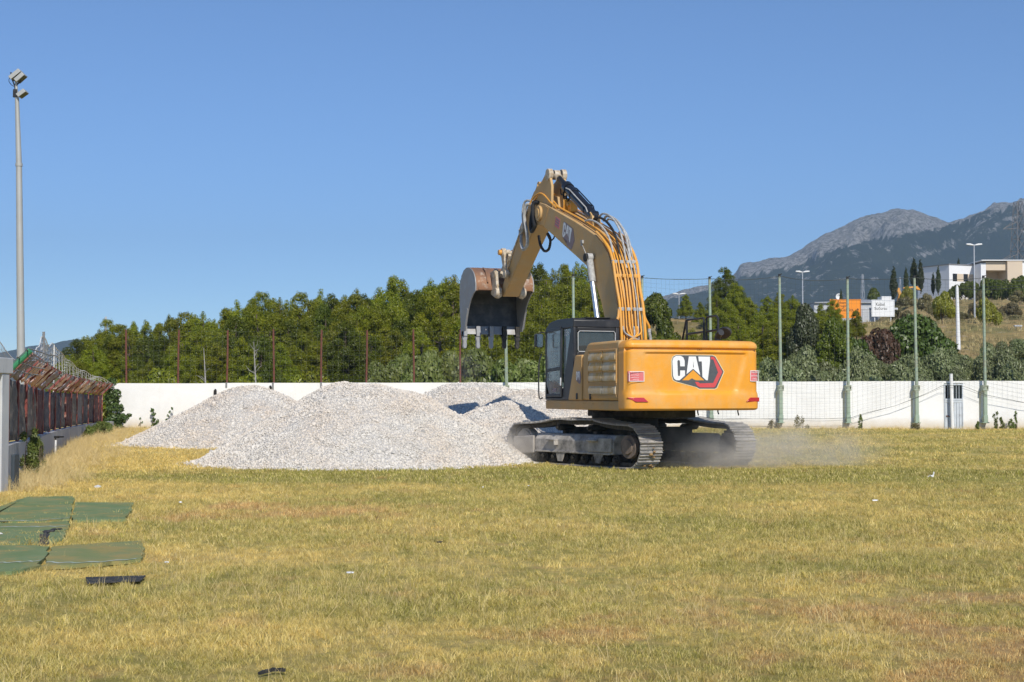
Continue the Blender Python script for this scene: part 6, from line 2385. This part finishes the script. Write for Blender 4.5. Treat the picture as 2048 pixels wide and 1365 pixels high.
def sign(px0, px1, y0, y1, mat, lines, label, arrow=None):
    a, b = at(px0, y1, SY), at(px1, y0, SY)
    r = thing('road_sign', label, 'road sign', (0, SY, 0))
    c = MB()
    c.box(a.x, b.x, 0, .12, a.z, b.z)
    c.build('panel', mat, r, bevel=.02)
    c = MB()
    for (x0, x1, z0, z1) in ((a.x + .06, b.x - .06, b.z - .11, b.z - .06), (a.x + .06, a.x + .11, a.z + .06, b.z - .12), (b.x - .11, b.x - .06, a.z + .06, b.z - .12)):
        c.box(x0, x1, -.012, -.004, z0, z1)
    c.build('border', mt['ink'] if mat is mt['signorange'] else mt['signframe'], r)
    for s, lx0, ly0, lw_, lh in lines:
        p = at(lx0, ly0, SY)
        lettering('letter', s, lh, lw_, (p.x, -.014, p.z), (1, 0, 0), (0, 0, 1), mt['ink'], r, 0.0)
    if arrow:
        p = at(*arrow, SY)
        c = MB()
        c.box(p.x - .035, p.x + .035, -.02, -.013, p.z, p.z + .5)
        c.add([(p.x - .17, -.016, p.z + .34), (p.x - .10, -.016, p.z + .34), (p.x, -.016, p.z + .50), (p.x + .10, -.016, p.z + .34), (p.x + .17, -.016, p.z + .34), (p.x, -.016, p.z + .60)], [(0, 1, 2, 5), (2, 3, 4, 5)])
        c.build('arrow', mt['ink'], r)
    c = MB()
    for q in (.15, .85):
        x = a.x + (b.x - a.x) * q
        c.box(x - .06, x + .06, .125, .245, a.z - 4.0, b.z - .3)
    c.build('post', mt['signframe'], r)
    return r


sign(1660, 1722, 599, 637, mt['signorange'], (('Šibenik', 1675, 608, 1.35, .36), ('Trogir', 1675, 616, 1.05, .36), ('Gasifica', 1682, 623, 1.45, .36)), 'orange direction sign with black place names, left of the white sign', (1715.5, 627))
sign(1743, 1789, 600, 634, mt['white'], (('Kaštel', 1752, 612, 1.0, .36), ('Sućurac', 1749, 620, 1.5, .34)), 'white direction sign with black place names, right of the orange sign')
r = thing('sign_gantry', 'grey steel gantry beam behind the two road signs', 'gantry', (0, SY + .5, 0))
c = MB()
a, b = at(1630, 618, SY + .5), at(1796, 618, SY + .5)
c.box(a.x, b.x, 0, .35, a.z - .12, a.z + .12)
c.build('beam', mt['signframe'], r, bevel=.03)
for px in (1632, 1648, 1726, 1741):
    x = at(px, 618, SY + .5).x
    c = MB()
    c.box(x - .07, x + .07, .05, .3, a.z - 4.5, a.z - .122)
    c.build('post', mt['signframe'], r)
# low building, dish and yellow machine behind the signs
r = thing('warehouse', 'low grey building with a sloping roof behind the road signs', 'building')
a, b = at(1628, 604, 300), at(1778, 604, 300)
c = MB()
c.box(a.x, b.x, 300, 318, 6, at(1700, 607, 300).z)
c.build('wall', pm('pale_grey_cladding', (0.50, 0.51, 0.52), (0.45, 0.46, 0.47), 0.4, 0.7), r)
c = MB()
zr_ = at(1700, 607, 300).z
c.add([(a.x, 299.5, zr_ + .02), (b.x, 299.5, zr_ + .02), (b.x, 318.5, zr_ + 1.6), (a.x, 318.5, zr_ + .4), (a.x, 299.5, zr_ + .2), (b.x, 299.5, zr_ + .3), (b.x, 318.5, zr_ + 1.9), (a.x, 318.5, zr_ + .7)], BOXF)
c.build('roof', pm('grey_roof_sheet', (0.36, 0.37, 0.38), None, 0.4, 0.6), r)
p0, p1 = at(1756, 604, 299), at(1775, 595, 299)
c = MB()
c.box(p0.x, p1.x, 296, 299.4, 6, p1.z)
c.build('annex', mt['render'], r)
p = at(1678, 594, 290)
r = thing('satellite_dish', 'white satellite dish showing above the orange sign', 'dish', (p.x, 290, p.z))
c = MB()
n0 = 14
c.v.append((0, .35, 0))
for j in range(1, 4):
    for k in range(n0):
        a = 2 * math.pi * k / n0
        q = .62 * j / 3
        c.v.append((q * math.cos(a), .35 - .35 * (j / 3) ** 2, q * math.sin(a)))
for k in range(n0):
    c.f.append((0, 1 + k, 1 + (k + 1) % n0))
    for j in range(2):
        c.f.append((1 + j * n0 + k, 1 + (j + 1) * n0 + k, 1 + (j + 1) * n0 + (k + 1) % n0, 1 + j * n0 + (k + 1) % n0))
o = c.build('reflector', mt['white'], r, sm=True)
o.modifiers.new('thick', 'SOLIDIFY').thickness = .04
c = MB()
c.tube([(0, .36, 0), (0, .6, -.4), (0, .6, -3)], .06, 6)
c.tube([(0, -.5, -.1), (0, 0, -.6)], .03, 5)
c.build('stand', mt['signframe'], r)
DYL = 226.0
r = thing('digger', 'small yellow digger with folded arm half hidden on the hill beside the cypresses', 'digger')
dq = lambda px, py: (at(px, py, DYL).x, at(px, py, DYL).z)
c = MB()
c.prism_y([dq(1795, 601), dq(1804, 601), dq(1803, 588), dq(1799, 580), dq(1799, 577), dq(1796, 576), dq(1794, 582), dq(1797, 590)], DYL - .25, DYL + .25)
c.build('arm', mt['yellow'], r, bevel=.04)
c = MB()
c.prism_y([dq(1806, 575), dq(1832, 573), dq(1832, 576), dq(1806, 578)], DYL - .2, DYL + .2)
c.build('boom', mt['yellow'], r, bevel=.03)
c = MB()
c.prism_y([dq(1828, 575), dq(1833, 573), dq(1840, 581), dq(1832, 580)], DYL - .5, DYL + .5)
c.build('bucket', mt['yellow'], r, bevel=.03)
c = MB()
zg = float(tz(dq(1806, 600)[0], DYL))
c.prism_y([dq(1800, 601), dq(1822, 601), dq(1822, 590), dq(1814, 586), dq(1804, 588)], DYL + .3, DYL + 2.2)
c.build('body', mt['yellow'], r, bevel=.05)
c = MB()
xx0, xx1 = dq(1798, 602)[0], dq(1824, 602)[0]
c.box(xx0, xx1, DYL - .2, DYL + 2.6, zg - .2, dq(1800, 601.5)[1])
c.build('undercarriage', mt['dark'], r, bevel=.1)
o = MB()
p = at(2037, 652, 120)
o.box(p.x - .3, p.x + .3, 120, 120.3, p.z - .06, p.z + .06)
o.box(p.x - .25, p.x - .2, 120.1, 120.2, p.z - 1.2, p.z - .06)
o.box(p.x + .2, p.x + .25, 120.1, 120.2, p.z - 1.2, p.z - .06)
tag(o.build('bench', mt['concrete'], None), 'small pale bench on the dry slope at the right edge', 'bench')
# ================================================================== things lying on the field
def turf_mat(name, c1, c2, straw):
    t = NT(name)
    pos = t.pos()
    col = t.mix(t.ramp(t.noise(pos, 2.0, 5), 0.35, 0.65), c1, c2)
    col = t.mix(t.ramp(t.noise(pos, 1.6, 8, 0.75), 0.5 + straw, 0.62 + straw, 0, 0.75), col, (0.36, 0.27, 0.10))
    t.bump(t.noise(pos, 180, 3), 0.6, 0.01)
    return t.p(color=col, rough=0.9, spec=0.15)


MATS = [turf_mat('green_artificial_turf', (0.155, 0.22, 0.095), (0.20, 0.255, 0.13), 0.0), turf_mat('worn_artificial_turf', (0.20, 0.24, 0.10), (0.26, 0.26, 0.12), -0.04)]
mats_px = [
    ([(-40, 1050), (-40, 1030), (30, 1004), (56, 996), (148, 995), (150, 1002), (143, 1015), (139, 1040), (80, 1045), (-40, 1047)], 0, 'dark green turf mat with the straight far edge, nearest the low wall', [[(-40, 1046), (40, 1045), (80, 1044), (139, 1039)]]),
    ([(151, 1007), (200, 1008), (268, 1007), (262, 1022), (250, 1041), (190, 1043), (145, 1043), (147, 1028)], 0, 'green turf mat lying right of the cracked seam', []),
    ([(-40, 1050), (80, 1049), (140, 1044), (133, 1062), (120, 1068), (96, 1064), (88, 1078), (86, 1090), (-40, 1092)], 0, 'green turf mat with a torn right corner and white lines', [[(-40, 1058), (60, 1057), (130, 1056)]]),
    ([(100, 1068), (130, 1066), (126, 1082), (100, 1092), (94, 1086)], 0, 'small torn piece of green turf mat beside the black tear', []),
    ([(-40, 1094), (60, 1094), (98, 1096), (88, 1118), (78, 1134), (40, 1144), (-40, 1152)], 0, 'nearest green turf mat at the left edge with a white line', [[(-40, 1131), (30, 1129), (80, 1126)]]),
    ([(104, 1097), (160, 1092), (282, 1085), (286, 1104), (284, 1122), (180, 1131), (85, 1137), (95, 1116)], 1, 'faded brownish green turf mat, the rightmost of the pieces', [[(92, 1129), (140, 1130), (200, 1128), (272, 1122)]]),
]
MAT_XY = []
for pts, m, lab, lines in mats_px:
    q = [gnd(a, b) for a, b in pts]
    MAT_XY.append([(p.x, p.y) for p in q])
    c = MB()
    dense = []
    for i, p in enumerate(q):
        n_ = q[(i + 1) % len(q)]
        for t in np.linspace(0, 1, 6)[:-1]:
            v = p.lerp(n_, t)
            dense.append((v.x + rnd.uniform(-.025, .025), v.y + rnd.uniform(-.04, .04)))
    c.prism_z(dense, -.02, .018)
    r = thing('turf_mat', lab, 'turf mat', (0, 0, 0), 0, 'pieces of green artificial turf')
    c.build('mat', MATS[m], r)
    for ln in lines:
        c = MB()
        L_ = [gnd(a, b) for a, b in ln]
        L_ = [Vector((p.x, p.y + .04 * math.sin(i * 1.7), .054)) for i, p in enumerate(curve(L_, 16))]
        V, F = [], []
        for p in L_:
            V += [(p.x, p.y - .03, .022), (p.x, p.y + .03, .022)]
        F = [(2 * i, 2 * i + 2, 2 * i + 3, 2 * i + 1) for i in range(len(L_) - 1)]
        c.add(V, F)
        c.build('white_line', pm('worn_white_line', (0.52, 0.56, 0.50), (0.28, 0.36, 0.26), 6, 0.9), r)
mt['blackrag'] = pm('black_rubber_strip', (0.02, 0.02, 0.021), (0.04, 0.04, 0.04), 8, 0.8, dust=(0.16, 0.14, 0.10), damt=(0.5, 0.7), dmax=0.7, dscale=9)


def strip(name, px_pts, w, lab, cat, z=.03, hgt=.03):
    P = curve([gnd(a, b) for a, b in px_pts], 14)
    c = MB()
    for i in range(len(P) - 1):
        a, b = P[i], P[i + 1]
        d = (b - a).normalized()
        s = Vector((-d.y, d.x, 0)) * w * (.6 + .4 * math.sin(i * 1.9 + 1))
        e = b + (b - a) * .1
        zz = z + hgt * abs(math.sin(i * .8))
        c.add([(a - s + Vector((0, 0, zz))), (a + s + Vector((0, 0, zz))), (e + s + Vector((0, 0, zz + .004))), (e - s + Vector((0, 0, zz + .004))), a - s, a + s, e + s, e - s],
              [(0, 3, 2, 1), (4, 5, 6, 7), (0, 1, 5, 4), (1, 2, 6, 5), (2, 3, 7, 6), (3, 0, 4, 7)])
    tag(c.build(name, mt['blackrag'], None), lab, cat)


strip('rubber_strip', [(88, 1092), (87, 1080), (92, 1070), (104, 1064), (120, 1062)], .06, 'black torn rubber strip curling out of the gap between the turf mats', 'rubber strip', .022, .006)
a, b, c_, d_ = gnd(171, 1157), gnd(292, 1153), gnd(280, 1164), gnd(174, 1169)
c = MB()
c.add([(a.x, a.y, .012), (b.x, b.y, .010), (c_.x, c_.y, .008), (d_.x, d_.y, .010), (a.x, a.y, .0), (b.x, b.y, .0), (c_.x, c_.y, .0), (d_.x, d_.y, .0)], [(3, 2, 1, 0), (4, 5, 6, 7), (0, 1, 5, 4), (1, 2, 6, 5), (2, 3, 7, 6), (3, 0, 4, 7)])
tag(c.build('black_board', mt['blackrag'], None, bevel=.004), 'flat black board lying in the dry grass below the turf mats', 'board')
strip('black_rag', [(518, 1350), (535, 1346), (550, 1343), (570, 1344)], .009, 'small black rag in the grass at the bottom edge', 'rag', .014, .006)

# white scrap with an upright tab
p = gnd(1863, 960)
c = MB()
bm = bmesh.new()
bmesh.ops.create_icosphere(bm, subdivisions=2, radius=1)
for v in bm.verts:
    k = 1 + .18 * math.sin(v.co.x * 7 + v.co.z * 5)
    v.co = Vector((v.co.x * .055 * k, v.co.y * .04 * k, v.co.z * .034 * k + .06))
c.add([v.co[:] for v in bm.verts], [[v.index for v in f.verts] for f in bm.faces])
bm.free()
c.tube([(.03, 0, .07), (.042, 0, .115), (.045, 0, .15)], [.016, .012, .012], 6)
c.tube([(-.04, 0, .06), (-.075, 0, .058)], [.02, .004], 6)
o = c.build('white_scrap', mt['white'], None, sm=True)
o.location = (p.x, p.y, 0)
tag(o, 'small white crumpled scrap with an upright tab on the grass at the right', 'scrap')
for px, py, w, lab in ((333, 1131, .05, 'small white paper scrap right of the black board'), (196, 978, .14, 'flat grey stone in the dry grass near the low wall'), (1, 1073, .05, 'white scrap on the turf mat at the left edge'),
                       (1057, 975, .05, 'single white stone on the turf in front of the track'), (966, 978, .04, 'white stone on the turf below the large heap, right one'), (888, 962, .035, 'white stone just below the foot of the large heap'),
                       (361, 1009, .06, 'small white stone on the turf right of the turf mats'), (1750, 1005, .08, 'pale flat stone on the worn turf at the right'), (1312, 968, .04, 'white stone on the turf behind the near track'), (475, 974, .06, 'dark stone on the turf below the left end of the large heap'),
                       (700, 1152, .06, 'pale stone on the turf below the bare patch'), (880, 1090, .06, 'dark pebble cluster on the turf, middle of the field')):
    q = gnd(px, py)
    o = link('stone', STONES[px % 5].copy())
    o.data.materials.clear()
    o.data.materials.append(mt['blackrag'] if 'dark' in lab else (mt['concrete'] if 'grey' in lab else mt['white']))
    o.location = (q.x, q.y, .03)
    o.scale = (w * .6, w * .6, w * .35)
    o.rotation_euler = (0, 0, px)
    tag(o, lab, 'scrap' if 'scrap' in lab else 'stone')
# clods caught in the near track
near = [o for o in ex.children if o.name.startswith('crawler_track')][0]
for (x, z, s) in ((.05, .42, .045), (-.02, .36, .05), (.08, .30, .04), (.10, .13, .06), (-.05, .12, .05), (.18, .10, .06), (.02, .5, .03)):
    o = link('mud_clod', STONES[int(z * 100) % 5].copy(), near)
    o.data.materials.clear()
    o.data.materials.append(pm('dry_mud', (0.34, 0.22, 0.10), (0.24, 0.15, 0.07), 20, 0.95))
    o.location = (x, -1.98 - math.sqrt(max(.49 ** 2 - (z - .53) ** 2, .02)) - .02, z + .02)
    o.scale = (s, s, s)

# ================================================================== grass
def grass_mat():
    t = NT('dry_grass_blades')
    pos = t.pos()
    oi = t.node('ShaderNodeObjectInfo')
    gm = t.node('ShaderNodeNewGeometry')
    col = field_color(t, pos)
    col = t.mix(t.ramp(gm.outputs['Random Per Island'], 0.55, 1.0, 0, 0.85), col, (0.86, 0.72, 0.36))
    col = t.mix(t.ramp(gm.outputs['Random Per Island'], 0.22, 0.0, 0, 0.7), col, (0.25, 0.27, 0.07))
    hs = t.node('ShaderNodeHueSaturation', {'Color': col, 'Value': t.ramp(oi.outputs['Random'], 0, 1, 0.72, 1.32), 'Saturation': 1.05})
    df = t.node('ShaderNodeBsdfDiffuse', {'Color': hs.outputs[0]})
    tl_ = t.node('ShaderNodeBsdfTranslucent', {'Color': hs.outputs[0]})
    m1 = t.node('ShaderNodeMixShader', {0: 0.35, 1: df.outputs[0], 2: tl_.outputs[0]})
    t.t.links.new(m1.outputs[0], t.out.inputs[0])
    return t.m


def straw_mat():
    t = NT('straw_stalks')
    gm = t.node('ShaderNodeNewGeometry')
    col = t.mix(gm.outputs['Random Per Island'], (0.62, 0.46, 0.19), (0.76, 0.62, 0.33))
    df = t.node('ShaderNodeBsdfDiffuse', {'Color': col})
    tl_ = t.node('ShaderNodeBsdfTranslucent', {'Color': col})
    m1 = t.node('ShaderNodeMixShader', {0: 0.3, 1: df.outputs[0], 2: tl_.outputs[0]})
    t.t.links.new(m1.outputs[0], t.out.inputs[0])
    return t.m


GM, SM = grass_mat(), straw_mat()


def tuft(seed, nb, spread, h, w, lean, mat):
    """a tuft of bent blades: quad + tip each"""
    g = np.random.default_rng(seed)
    V, F = [], []
    for k in range(nb):
        a = g.random() * 6.283
        r = spread * math.sqrt(g.random())
        x, y = r * math.cos(a), r * math.sin(a)
        hh = h * (.45 + .75 * g.random())
        a2 = g.random() * 6.283
        dx, dy = math.cos(a2), math.sin(a2)
        ln = lean * hh * (.3 + g.random())
        ww = w * (.7 + .6 * g.random())
        a3 = g.random() * 6.283
        sx, sy = math.cos(a3) * ww / 2, math.sin(a3) * ww / 2
        b = len(V)
        V += [(x - sx, y - sy, -.01), (x + sx, y + sy, -.01), (x + dx * ln * .4 + sx * .8, y + dy * ln * .4 + sy * .8, hh * .6), (x + dx * ln * .4 - sx * .8, y + dy * ln * .4 - sy * .8, hh * .6), (x + dx * ln, y + dy * ln, hh)]
        F += [(b, b + 1, b + 2, b + 3), (b + 3, b + 2, b + 4)]
    me = bpy.data.meshes.new('tuft')
    me.from_pydata(V, [], F)
    me.materials.append(mat)
    return me


def in_poly(px, py, poly):
    ins = np.zeros(len(px), dtype=bool)
    n = len(poly)
    for i in range(n):
        (x0, y0), (x1, y1) = poly[i], poly[(i + 1) % n]
        cnd = ((y0 > py) != (y1 > py))
        xi = (x1 - x0) * (py - y0) / (y1 - y0 + 1e-12) + x0
        ins ^= cnd & (px < xi)
    return ins


def field_points(y0, y1, dens, seed, margin=2.5):
    g = np.random.default_rng(seed)
    wmax = y1 * .345 + margin
    n = int(dens * (y1 - y0) * 2 * wmax)
    y = y0 + (y1 - y0) * g.random(n)
    x = (g.random(n) * 2 - 1) * wmax
    ok = np.abs(x) < y * .345 + margin
    left = np.interp(y, [q[1] for q in FP], [q[0] for q in FP])
    ok &= x > left
    for key in PILES:
        ok &= pile_h(key, x, y) < -.02
    for poly in MAT_XY:
        ok &= ~in_poly(x, y, poly) | (g.random(n) < .07)
    c, s = math.cos(TR), math.sin(TR)
    lx_, ly_ = (x - EX_C[0]) * c + (y - EX_C[1]) * s, -(x - EX_C[0]) * s + (y - EX_C[1]) * c
    ok &= ~((np.abs(np.abs(lx_) - 1.36) < .30) & (np.abs(ly_) < 2.3))
    ok &= g.random(n) < 1 - .5 * smooth(.3, .8, fbm(x * .45, y * .45, 4, 77))
    return x[ok], y[ok], g


TUFTS = [tuft(k, 18, .065, .050, .0046, 1.1, GM) for k in range(5)]
FAR = [tuft(20 + k, 20, .13, .052, .010, 1.0, GM) for k in range(4)]
STALK = [tuft(40 + k, 3, .05, .20, .0034, .45, SM) for k in range(5)]
TALL = [tuft(60 + k, 15, .14, .31, .006, .75, SM) for k in range(4)]
px_, py_, pr_, ps_, pv_ = [], [], [], [], []


def put(x, y, g, s, base, nvar, tilt=.12):
    n = len(x)
    px_.append(x)
    py_.append(y)
    pr_.append(np.stack([g.normal(size=n) * tilt, g.normal(size=n) * tilt, g.random(n) * 6.283], 1))
    ps_.append(s)
    pv_.append(base + g.integers(0, nvar, n))


for y0, y1, dens, seed, lo_ in ((6.5, 12, 300, 1, .75), (12, 18, 170, 2, .85), (18, 27, 75, 3, 1.0)):
    x, y, g = field_points(y0, y1, dens, seed)
    pat = .75 + .5 * (vnoise(x * .6, y * .6, 9) * .5 + .5) + .25 * (vnoise(x * 2.2, y * 2.2, 19))
    put(x, y, g, lo_ * (.6 + .7 * g.random(len(x))) * pat, 0, 5)
for y0, y1, dens, seed, lo_ in ((16, 27, 30, 4, .8), (27, 40, 30, 5, .95), (40, 67.5, 13, 6, 1.3)):
    x, y, g = field_points(y0, y1, dens, seed)
    pat = .75 + .5 * (vnoise(x * .4, y * .4, 9) * .5 + .5)
    put(x, y, g, lo_ * (.6 + .7 * g.random(len(x))) * pat, 5, 4)
for y0, y1, dens, seed in ((6.5, 13, 42, 7), (13, 20, 22, 8), (20, 30, 8, 9)):
    x, y, g = field_points(y0, y1, dens, seed)
    cl = (fbm(x * .5, y * .5, 3, 13) + .35 * (x < -.5)) > g.random(len(x)) * .9 - .25
    x, y = x[cl], y[cl]
    put(x, y, g, (.45 + .65 * g.random(len(x)) ** 2), 9, 5, .3)
# rank straw along the low wall
g = np.random.default_rng(77)
y = 24.5 + 40 * g.random(2300) ** 1.15
x = np.interp(y, [q[1] for q in FP], [q[0] for q in FP]) + .05 + np.abs(g.normal(size=len(y))) * (.45 + .02 * (y - 25)) + .1
ok = np.ones(len(x), dtype=bool)
for poly in MAT_XY:
    ok &= ~in_poly(x, y, poly)
for key in PILES:
    ok &= pile_h(key, x, y) < -.02
put(x[ok], y[ok], g, (.25 + .75 * g.random(ok.sum()) ** 1.5), 14, 4, .3)
# fringe at the foot of the white wall
g = np.random.default_rng(78)
x = XL + .3 + (26 - XL) * g.random(1800)
y = WALL_Y - .1 - np.abs(g.normal(size=len(x))) * .35
ok = np.ones(len(x), dtype=bool)
for key in PILES:
    ok &= pile_h(key, x, y) < -.02
put(x[ok], y[ok], g, (.2 + .5 * g.random(ok.sum())), 14, 4, .2)
X_, Y_ = np.concatenate(px_), np.concatenate(py_)
Z_ = 0.035 * fbm(X_ * 0.25, Y_ * 0.25, 3, 11)
S_ = np.concatenate(ps_)
o = scatter('field_grass', np.stack([X_, Y_, Z_], 1), np.concatenate(pr_), np.repeat(S_[:, None], 3, 1), np.concatenate(pv_), TUFTS + FAR + STALK + TALL)
o['label'] = 'dry straw and olive coloured grass covering the field'
# dry grass on the hill
g = np.random.default_rng(90)
n = 9000
y = 82 + 190 * g.random(n) ** 1.6
x = y * (.10 + .27 * g.random(n))
kp = (x / y > .245) | (g.random(n) < .3)
x, y = x[kp], y[kp]
HT = [tuft(80 + k, 14, .35, .75, .03, .6, mt['scrub']) for k in range(3)] + [tuft(90 + k, 14, .35, .8, .03, .6, SM) for k in range(2)]
o = scatter('hillside_grass', np.stack([x, y, tz(x, y)], 1), np.stack([g.normal(size=len(x)) * .1, g.normal(size=len(x)) * .1, g.random(len(x)) * 6.28], 1),
            np.repeat((.2 + .4 * g.random(len(x)))[:, None] * (y / 130)[:, None] ** .5, 3, 1), g.integers(0, 5, len(x)), HT)
o['label'] = 'dry grass on the brown hillside'

# ================================================================== dust and haze
def dust(name, label, centre, size, dens, scale, seed, rot=(0, 0, 0)):
    bm = bmesh.new()
    bmesh.ops.create_icosphere(bm, subdivisions=3, radius=1)
    me = bpy.data.meshes.new(name)
    bm.to_mesh(me)
    bm.free()
    t = NT(name + '_air')
    for nd in list(t.n):
        if nd != t.out:
            t.n.remove(nd)
    v = t.coord()
    ln = t.node('ShaderNodeVectorMath', operation='LENGTH')
    t.set(ln.inputs[0], v)
    fall = t.ramp(ln.outputs['Value'], 0.15, 0.98, 1.0, 0.0)
    fall = t.math('MULTIPLY', fall, fall)
    pos = t.pos()
    nz = t.ramp(t.noise(t.scale(pos, (1, 1, 1.3)), scale, 5, 0.65, dist=.6), 0.36, 0.66)
    d = t.math('MULTIPLY', t.math('MULTIPLY', fall, nz), dens)
    pv = t.node('ShaderNodeVolumePrincipled', {'Color': (0.98, 0.92, 0.83, 1), 'Density': d, 'Anisotropy': 0.0})
    t.t.links.new(pv.outputs[0], t.out.inputs['Volume'])
    me.materials.append(t.m)
    o = link(name, me)
    o.location = centre
    o.scale = size
    o.rotation_euler = rot
    o['kind'] = 'stuff'
    o['label'] = label
    return o


dust('dust_cloud', 'pale dust drifting between and behind the tracks', (4.6, 32.7, .35), (2.2, 1.6, .95), 2.5, 1.4, 1)
dust('dust_cloud', 'thin dust trailing to the right of the far track', (6.6, 33.4, .35), (2.4, 1.6, .85), 1.5, 1.2, 2)
dust('dust_cloud', 'dust around the front of the near track', (.15, 35.0, .35), (1.1, 1.3, .75), 2.0, 1.3, 3)
dust('dust_cloud', 'dust falling from the raised bucket', tuple(at(935, 735, 43.6)), (.8, .5, .8), .45, 1.6, 4, (0, R(25), 0))

c = MB()
c.box(-3060, 3060, -90, 5300, -8, HAZE_TOP)
hz = NT('haze_air')
for nd in list(hz.n):
    if nd != hz.out:
        hz.n.remove(nd)
pv = hz.node('ShaderNodeVolumePrincipled', {'Color': (*HAZE_COL, 1), 'Density': HAZE_DENS, 'Anisotropy': 0.0})
hz.t.links.new(pv.outputs[0], hz.out.inputs['Volume'])
haze = c.build('haze', hz.m)
haze['kind'] = 'stuff'
